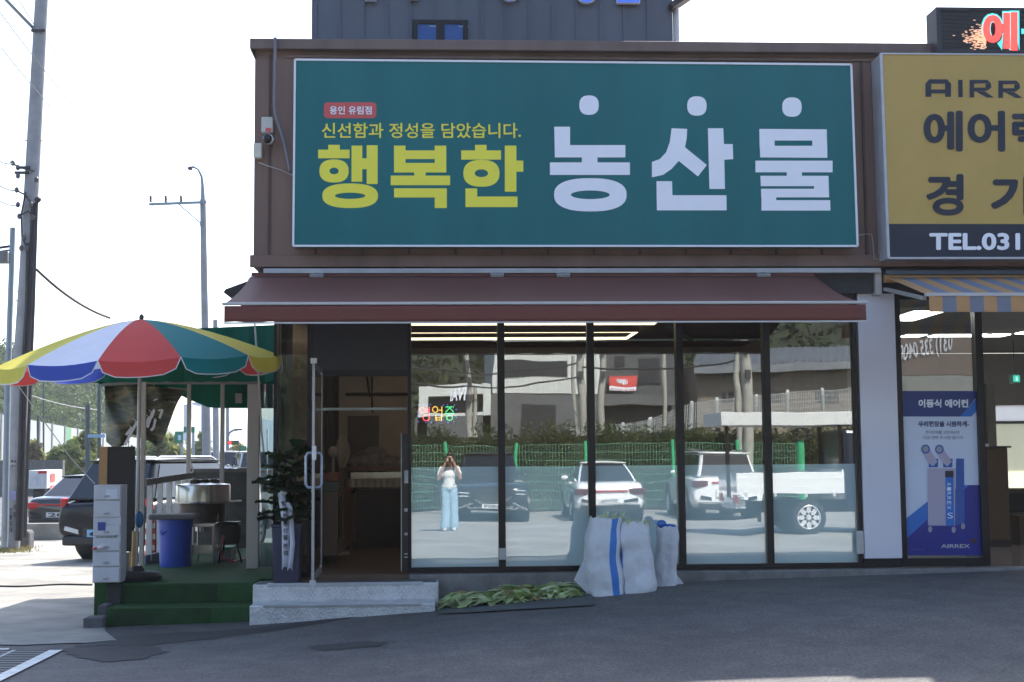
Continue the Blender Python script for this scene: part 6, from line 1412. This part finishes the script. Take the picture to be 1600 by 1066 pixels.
body = [('e', P3(0, HY, 1.50), (.072, .092, .112)), ('e', P3(0, HY+.02, 1.455), (.055, .07, .07)), ('e', P3(0, HY+.095, 1.49), (.012, .02, .018)), ('c', [P3(0, HY-.03, 1.30), P3(0, HY-.01, 1.44)], [.05, .046]),
        ('e', P3(.072, HY-.005, 1.495), (.012, .022, .032)), ('e', P3(-.072, HY-.005, 1.495), (.012, .022, .032)),
        ('c', [P3(0, 0, .92), P3(0, .0, 1.08), P3(0, 0, 1.24), P3(0, 0, 1.3)], [.12, .105, .12, .08])]
for s in (-1, 1):
    body += [('c', [P3(s*.04, 0, 1.30), P3(s*.155, .0, 1.30), P3(s*.225, .07, 1.10)], [.06, .052, .040]), ('c', [P3(s*.225, .07, 1.10), P3(s*.165, .15, 1.27), P3(s*.085, .185, 1.42)], [.040, .036, .025]),
             ('e', P3(s*.072, .195, 1.46), (.016, .035, .045)), ('c', [P3(s*.07, 0, .9), P3(s*.085, .01, .48), P3(s*.09, -.01, .09)], [.085, .058, .04])]
    for k in range(4):
        z = 1.435+k*.021; L = (.9, 1, .95, .8)[k]
        body.append(('c', [P3(s*.070, .215, z), P3(s*.068, .215+.034*L, z+.003), P3(s*.045, .215+.046*L, z+.006), P3(s*.026, .215+.040*L, z+.006)], [.0092, .0088, .0082, .0075]))
    body.append(('c', [P3(s*.066, .18, 1.425), P3(s*.050, .175, 1.437), P3(s*.034, .17, 1.442)], [.011, .010, .009]))
blob('body', body, skin, .0055, 5)
blob('shirt', [('c', [P3(0, 0, .93), P3(0, .005, 1.06), P3(0, 0, 1.2), P3(0, -.005, 1.29)], [.128, .118, .128, .085]), ('e', P3(0, .0, .94), (.165, .12, .07)), ('e', P3(0, .02, 1.18), (.155, .125, .12)), ('e', P3(0, -.005, 1.29), (.15, .08, .055))]+[('c', [P3(s*.08, 0, 1.30), P3(s*.165, .005, 1.29), P3(s*.20, .04, 1.19)], [.065, .066, .062]) for s in (-1, 1)], mat('white_cotton', (.66, .66, .64), .8, var=.04, bump=.1, bscale=25), .010, 4)
blob('jeans', [('e', P3(0, -.005, .90), (.165, .125, .10))]+[('c', [P3(s*.075, 0, .86), P3(s*.085, 0, .5), P3(s*.098, .0, .10)], [.098, .090, .104]) for s in (-1, 1)], mat('pale_denim', (.27, .40, .50), .85, var=.12, scale=9, bump=.15, bscale=30), .011, 4)
blob('belt', [('e', P3(0, -.002, .965), (.162, .122, .022))], trim_b, .008, 2)
blob('shoe', [('e', P3(-.098, .05, .04), (.05, .13, .045))], mat('pale_sneaker', (.5, .5, .5), .6), .008, 3); blob('shoe', [('e', P3(.098, .05, .04), (.05, .13, .045))], MC['pale_sneaker'], .008, 3)
blob('hair', [('e', P3(0, HY-.025, 1.525), (.088, .095, .108)), ('e', P3(0, HY+.045, 1.59), (.07, .06, .035)), ('c', [P3(0, HY-.07, 1.50), P3(0, HY-.085, 1.34), P3(0, -.04, 1.2)], [.085, .08, .06])]+[('c', [P3(s*.075, HY-.02, 1.52), P3(s*.09, HY-.0, 1.40), P3(s*.085, .07, 1.27)], [.035, .034, .024]) for s in (-1, 1)], mat('dark_brown_hair', (.018, .012, .010), .45, var=.3, scale=30), .008, 3)
mb = MB()
for s in (-1, 1): mb.ball(P3(s*.028, HY+.086, 1.508), .010, .007, .006, 8, 6)
mb.build('eye', mat('dark_eye', (.02, .015, .012), .2), pe); MB().ball(P3(0, HY+.09, 1.435), .02, .008, .006, 8, 6).build('mouth', mat('lip_rose', (.35, .10, .09), .5), pe)
cmr = thing('held_camera', 'black camera held up to the face of the person, reflected in the glass', 'camera', P3(0, .2, 1.44))
mb = MB(); mb.cbox(P3(0, .20, 1.468), (.125, .055, .085)); mb.cbox(P3(0, .20, 1.52), (.05, .055, .03)); mb.build('camera_body', trim_b, cmr, bevel=.008); MB().cyl(P3(0, .228, 1.468), P3(0, .248, 1.468), .034, n=20).build('lens', mat('black_lens_barrel', (.01, .01, .012), .2), cmr, smooth=True)
bg_ = thing('shoulder_bag', 'black shoulder bag hanging at the side of the person, reflected in the glass', 'bag', P3(-.25, 0, .5))
MB().box(PX-.315, PX-.205, PY-.12, PY+.12, pg+.52, pg+.95).build('body', mat('black_leather', (.02, .022, .026), .5, bump=.2), bg_, bevel=.03); MB().tube([P3(-.26, .1, .93), P3(-.225, .09, 1.1), P3(-.165, .03, 1.37), P3(-.21, -.09, 1.1), P3(-.26, -.1, .93)], .011, 6).build('strap', MC['black_leather'], bg_, smooth=True)

# green mesh fence
gf = thing('mesh_fence', 'bright green wire mesh fence in front of the hedge, reflected in the glass', 'fence', (4, -25.5, 0))
gm = mat('bright_green_wire', (.18, .40, .28), .5, var=.04); Yv = 25.5; zl0 = .05; zt0 = atm(850, 696, Yv).z
xa, xb = atm(600, 700, Yv).x, atm(1250, 700, Yv).x; mb = MB(); x = xa
while x < xb: mb.box(x-.0038, x+.0038, -Yv-.004, -Yv+.004, zl0, zt0); x += .085
for k in range(9): z = lerp(zl0, zt0, k/8); mb.box(xa, xb, -Yv+.004, -Yv+.012, z-.004, z+.004)
mb.build('wire_mesh', gm, gf)
for px in (588, 697, 807, 916, 1051, 1150): x = atm(px, 700, Yv).x; MB().cyl((x, -Yv+.05, -.2), (x, -Yv+.05, zt0+.1), .055, n=12).build('post', mat('bright_green_post', (.05, .38, .17), .45), gf, smooth=True)
p = atm(1251, 740, 14.5); gp = thing('green_post', 'thick bright green post with black cable loops at its top, reflected right of the truck', 'post', (p.x, -14.5, g(p.x, -14.5))); MB().cyl((p.x, -14.5, g(p.x, -14.5)), (p.x, -14.5, atm(1251, 687, 14.5).z), .09, n=14).build('post', MC['bright_green_post'], gp, smooth=True)
mb = MB()
for k in range(4): a = atm(1251, 682, 14.5); mb.tube([a+Vector((.15*math.cos(q*.52)*(1+.15*k), .04*k, .17*math.sin(q*.52)*(1-.1*k)+.02*k)) for q in range(13)], .012, 5)
mb.build('cable_loop', cab_m, gp)
# hedge
hd = thing('hedge', 'long clipped green hedge behind the green mesh fence, reflected in the glass', 'hedge', (4, -28, 0)); r = random.Random(31); mb = MB(); Yv = 27.5
hx0, hx1 = atm(560, 700, Yv).x, atm(1420, 700, Yv).x
h1 = leafmat('hedge_leaf', (.040, .060, .022), .45, .25, 1.2); h2 = leafmat('hedge_leaf_light', (.09, .11, .045), .4, .3, 1.2)
for i in range(420):
    x = lerp(hx0, hx1, r.random()); tz = atm(800, 671, Yv).z+.18*noise.noise(Vector((x*.7, 0, 0))); z = lerp(.1, tz, r.random()**.75); n0 = len(mb.mi); k = 1 if r.random() < .38 else 0
    clump(mb, (x, -Yv-.5+r.uniform(-.3, .3), z), .34, 60, .055, r)
    for q_ in range(n0, len(mb.mi)): mb.mi[q_] = k
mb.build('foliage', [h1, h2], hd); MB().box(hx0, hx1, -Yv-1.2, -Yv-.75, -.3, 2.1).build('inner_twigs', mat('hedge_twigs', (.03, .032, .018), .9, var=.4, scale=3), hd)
# buildings across the road
corr = mat('white_corrugated', (.56, .56, .54), .5, var=.05, streak=True); dgrey = mat('grey_render_wall', (.10, .10, .105), .8, var=.12, scale=.6); drk = mat('dark_opening', (.018, .018, .022), .4)
def ribs(mb, px0, px1, py0, py1, Yv, step=.22):
    a, b = atm(px0, py1, Yv), atm(px1, py0, Yv); x = a.x
    while x < b.x: mb.box(x, x+step*.35, -Yv, -Yv+.03, a.z, b.z); x += step
b1 = thing('open_shed', 'low white framed shed with a dark open front across the road, reflected at the left', 'building', (0, -44, 0)); Yv = 44
mb = MB(); mbox(mb, 653, 667, 604, 660, Yv, 1.0, 0); mbox(mb, 754, 767, 598, 660, Yv, 1.0, 0); a, b = atm(667, 618, Yv), atm(754, 601, Yv); mb.box(a.x, b.x, -Yv-1, -Yv, a.z, b.z); mb.build('frame', corr, b1)
MB().box(atm(653, 650, Yv).x, atm(767, 650, Yv).x, -Yv-6, -Yv-1.02, 0, a.z+.3).build('inner_wall', drk, b1); mb = MB(); mbox(mb, 667, 754, 646, 651, Yv, .6); mb.build('sill', corr, b1); mb = MB(); mbox(mb, 648, 770, 651, 680, Yv, .3, 0); mb.build('base_wall', dgrey, b1)
text('signboard_lettering', 'IVAI', s_wht, b1, atm(727, 627, Yv-.3), atm(705, 627, Yv-.3)-atm(727, 627, Yv-.3), Vector((0, 0, .55)), .02)
b2 = thing('factory_building', 'two storey factory with white corrugated upper wall and grey base, reflected behind the black vehicle', 'building', (5, -44, 0)); Yv = 45
mb = MB(); mbox(mb, 770, 938, 480, 616, Yv, 10); ribs(mb, 770, 938, 480, 616, Yv); mb.build('upper_wall', corr, b2); mb = MB(); mbox(mb, 768, 936, 616.5, 720, Yv, 9.5, -.2); mb.build('lower_wall', dgrey, b2)
mb = MB(); mbox(mb, 780, 888, 562, 590, Yv-.05, .04); mb.build('window', drk, b2); mb = MB(); mbox(mb, 814, 867, 633, 690, Yv-.05, .04); mb.build('door', drk, b2)
b3 = thing('grey_building', 'dark grey building with deep overhangs and a red banner, reflected between the poles', 'building', (11, -46, 0)); Yv = 47
mb = MB(); mbox(mb, 940, 1058, 470, 730, Yv, 8, -.2); mb.build('wall', mat('dark_grey_panel', (.07, .07, .075), .7, var=.12, scale=.5), b3); mb = MB(); mbox(mb, 938, 1056, 615, 631, Yv-1.2, 1.19); mb.build('overhang', dgrey, b3)
for q in ((1000, 1030, 560, 600), (950, 1040, 634, 690), (960, 978, 556, 574)): mb = MB(); mbox(mb, *q, Yv-.05, .04); mb.build('window', drk, b3)
rbn = thing('red_banner', 'red and white banner with Korean lettering on the dark grey building, reflected in the glass', 'banner', atm(974, 612, Yv-.3)); q = Yv-.3
MB().prism([atm(951, 605, q), atm(997, 603, q), atm(997, 588, q), atm(951, 589, q)], (0, -.03, 0)).build('upper_cloth', mat('red_banner_cloth', (.60, .07, .06), .6), rbn); MB().prism([atm(951, 611, q), atm(997, 609, q), atm(997, 603, q), atm(951, 605, q)], (0, -.03, 0)).build('lower_cloth', s_wht, rbn)
q -= .02
text('banner_lettering', '내일바다', s_wht, rbn, atm(983, 600, q), atm(965, 600, q)-atm(983, 600, q), atm(983, 592, q)-atm(983, 600, q), .05); text('banner_small_lettering', '임대 031 323 4178', s_red, rbn, atm(995, 609, q), atm(953, 610, q)-atm(995, 609, q), atm(995, 606, q)-atm(995, 609, q), .02)
b4 = thing('brick_house', 'brown sided house with a ribbed metal roof and dark windows, reflected at the right', 'building', (18, -46, 0)); Yv = 45
sid = mat('brown_lap_siding', (.20, .165, .14), .8, var=.2, scale=2)
mb = MB(); mbox(mb, 1090, 1420, 572, 720, Yv, 8, -.2); a, b = atm(1090, 690, Yv), atm(1420, 572, Yv); z = a.z
while z < b.z: mb.box(a.x, b.x, -Yv, -Yv+.02, z, z+.10); z += .14
mb.build('wall', sid, b4)
e0, e1, e2, e3 = atm(1086, 572, Yv-.8), atm(1430, 563, Yv-.8), atm(1430, 534, Yv+6), atm(1094, 548, Yv+6)
mb = MB(); mb.add([e0, e1, e2, e3, e0+Vector((0, 0, -.35)), e1+Vector((0, 0, -.35)), e2+Vector((0, 0, -.35)), e3+Vector((0, 0, -.35))], [(0, 1, 2, 3), (4, 7, 6, 5), (0, 4, 5, 1), (1, 5, 6, 2), (2, 6, 7, 3), (3, 7, 4, 0)])
for k in range(34): t = k/33; mb.bar(e0.lerp(e1, t)+Vector((0, 0, .03)), e3.lerp(e2, t)+Vector((0, 0, .03)), .07, .07)
mb.build('roof', mat('grey_blue_roof_sheet', (.17, .18, .20), .45, .3, .1, 1), b4)
for q in ((1128, 1146, 574, 592), (1190, 1220, 575, 591), (1274, 1313, 572, 586), (1130, 1146, 612, 626), (1200, 1222, 612, 626), (1272, 1312, 612, 628)):
    mb = MB(); mbox(mb, *q, Yv-.06, .05); wd_ = mb.build('window', drk, b4); a, b = atm(q[0], q[3], Yv-.09), atm(q[1], q[2], Yv-.09); m_ = MB(); m_.box((a.x+b.x)/2-.04, (a.x+b.x)/2+.04, -Yv+.06, -Yv+.09, a.z, b.z); m_.build('frame', dgrey, wd_)
rw = thing('retaining_wall', 'rough stone retaining wall beneath the brown house, reflected above the truck', 'wall', (16, -38, 0)); mb = MB(); mbox(mb, 1128, 1420, 664, 720, 34, .5, -.2); mb.build('wall', mat('rough_stone_wall', (.20, .17, .13), .9, var=.5, scale=3, bump=.8, bscale=6), rw)
# white guard fence
wfn = thing('guard_fence', 'white wire guard fence with posts on the bank below the houses, reflected in the glass', 'fence', (12, -37, 1)); Yv = 36; wm = mat('white_wire', (.45, .46, .46), .5); mb = MB(); mp_ = MB()
tops = [(890, 668, 676), (930, 664, 678), (975, 662, 678), (1015, 652, 676), (1080, 626, 672), (1122, 620, 660), (1180, 617, 655), (1232, 612, 650), (1285, 608, 648), (1340, 604, 646)]
for (x0, t0, c0), (x1, t1, c1) in zip(tops, tops[1:]):
    n = max(3, int((x1-x0)/3))
    for k in range(n): u_ = k/n; mb.bar(atm(lerp(x0, x1, u_), lerp(c0, c1, u_), Yv), atm(lerp(x0, x1, u_), lerp(t0, t1, u_)+2, Yv), .018, .018, up=(0, 1, 0))
    for k in range(6): mb.bar(atm(x0, lerp(t0+2, c0, k/5), Yv), atm(x1, lerp(t1+2, c1, k/5), Yv), .018, .018)
mb.build('wire_mesh', wm, wfn)
for x0, t0, c0 in tops: MB().bar(atm(x0, c0+3, Yv+.1), atm(x0, t0-2, Yv+.1), .10, .10, up=(0, 1, 0)).build('post', mat('white_fence_post', (.62, .62, .62), .5), wfn)
# reflected poles
for (px0, py0, px1, py1, r_, Yv, lb) in ((732, 540, 733, 690, .13, 31, 'concrete pole with a thin twin beside it, reflected in the first pane'), (897, 556, 899, 690, .09, 31, 'slim pole, left of a cluster of three, reflected in the second pane'), (905, 470, 913, 690, .17, 30, 'thick concrete pole at the left of the dark mullion, reflected in the second pane'), (942, 470, 936, 690, .17, 33, 'thick concrete pole right of the dark mullion, reflected in the third pane'), (1037, 540, 1036, 690, .12, 34, 'short grey pole near the right edge of the third pane'), (1148, 500, 1155, 690, .11, 27, 'thin pale pole left of the thickest one, reflected in the fourth pane'), (1160, 470, 1170, 690, .24, 27, 'thickest pale concrete pole, reflected in the fourth pane'), (741, 607, 741, 690, .10, 31, 'short twin pole beside the pole of the first pane')):
    t = thing('utility_pole', lb, 'utility pole', atm(px1, py1, Yv)); a, b = atm(px1, py1+40, Yv), atm(px0, py0, Yv); MB().tube([a, b], [r_*.76, r_*.60], 12).build('pole', mat('warm_pole_concrete', (.34, .32, .285), .85, var=.12, scale=2), t, smooth=True)
    if r_ > .12:
        m_ = MB()
        for k in range(3): c = a.lerp(b, .55+.15*k); m_.cbox(c+Vector((0, .2, 0)), (.14, .12, .25))
        m_.build('clamp', dk_pole, t)
for k, (a, b, lb) in enumerate((((640, 575, 31), (905, 566, 30), 'dark cable between the first pane pole and the thick middle pole, upper'), ((640, 598, 31), (905, 590, 30), 'dark cable between the first pane pole and the thick middle pole, lower'), ((905, 572, 30), (1165, 560, 27), 'dark cable running from the middle poles to the thickest pole'))):
    wire(lb, atm(*a), atm(*b), .25, .03, cab_m)
# phone banner wall, seen backwards in the right window
bw = thing('billboard_wall', 'brown wall with a large white telephone number, reflected backwards above the blue poster', 'billboard', atm(1470, 640, 26)); Yv = 26
mb = MB(); mbox(mb, 1400, 1550, 505, 588, Yv, .3); mb.build('panel', mat('dull_brown_board', (.09, .065, .055), .7, var=.1), bw)
for px in (1412, 1540): mb = MB(); mbox(mb, px, px+5, 600, 760, Yv-.05, .2, -.2); mb.build('post', dgrey, bw)
p0 = atm(1488, 551, Yv-.05); p1 = atm(1406, 572, Yv-.05); text('phone_lettering', '031) 335 0400', mat('faded_grey_letter', (.36, .36, .40), .6), bw, p0, p1-p0, Vector((0, 0, .62)), .02)
lw_ = thing('low_roof', 'low grey roof slope under the billboard, reflected above the blue poster', 'roof', atm(1470, 640, 30)); MB().prism([atm(1405, 590, 30), atm(1550, 560, 30), atm(1550, 640, 30), atm(1405, 640, 30)], (0, -3, 0)).build('wall', mat('grey_low_roof', (.15, .155, .15), .7), lw_)
# terrain behind
hm2 = mat('far_slope_ground', (.022, .028, .016), .95, var=.7, scale=.5)
def mhill(z0, y0, y1, z1, nm):
    mb = MB(); rg = []
    for k in range(9):
        t = k/8; rg.append([Vector((x, -lerp(y0, y1, t), lerp(z0, z1, t**.85)+(0 if k == 0 else 2.0*noise.noise(Vector((x*.05, t*3, 2)))))) for x in range(-60, 141, 8)])
    mb.rings(rg, cap=False, closed=False); tag(mb.build(nm, hm2, smooth=True), kind='structure')
mhill(-1.0, 58, 130, 46, 'wooded_slope')
tag(MB().box(-60, 140, -58, -29.5, -2, .9).build('bank', mat('bank_earth', (.09, .085, .05), .95, var=.3, scale=.5)), kind='structure')
mb = MB(); r = random.Random(8)
dk1 = leafmat('slope_leaf', (.030, .042, .018), .45, .2, .3); dk2 = leafmat('slope_leaf_light', (.060, .072, .030), .4, .2, .3)
for i in range(1300):
    x = r.uniform(-14, 62); t = r.random()**1.0; y = lerp(58, 125, t); z = lerp(-1, 44, t**.85)+2.0*noise.noise(Vector((x*.05, t*3, 2))); n0 = len(mb.mi); k = 1 if r.random() < .3 else 0; rad = r.uniform(1.5, 2.8)
    clump(mb, (x, -y, z+rad*.3), rad, 60, .3, r)
    for q_ in range(n0, len(mb.mi)): mb.mi[q_] = k
tag(mb.build('slope_wood', [dk1, dk2]), 'dark wooded slope behind the buildings, reflected in the glass', 'wood', kind='stuff')
# ------------------------------------------------------------------ haze in the air (one closed box round everything but the sky)
hzm = bpy.data.materials.new('air_haze'); hzm.use_nodes = True; n_ = hzm.node_tree.nodes; n_.remove(n_['Principled BSDF'])
pv = n_.new('ShaderNodeVolumePrincipled'); pv.inputs['Color'].default_value = (.93, .96, 1, 1); pv.inputs['Density'].default_value = .0004; pv.inputs['Anisotropy'].default_value = .35
hzm.node_tree.links.new(pv.outputs[0], n_['Material Output'].inputs['Volume'])
tag(MB().box(-950, 950, -950, 3300, -6, 80).build('haze', hzm), 'pale summer haze between the shop and the far hills', 'haze', kind='stuff')
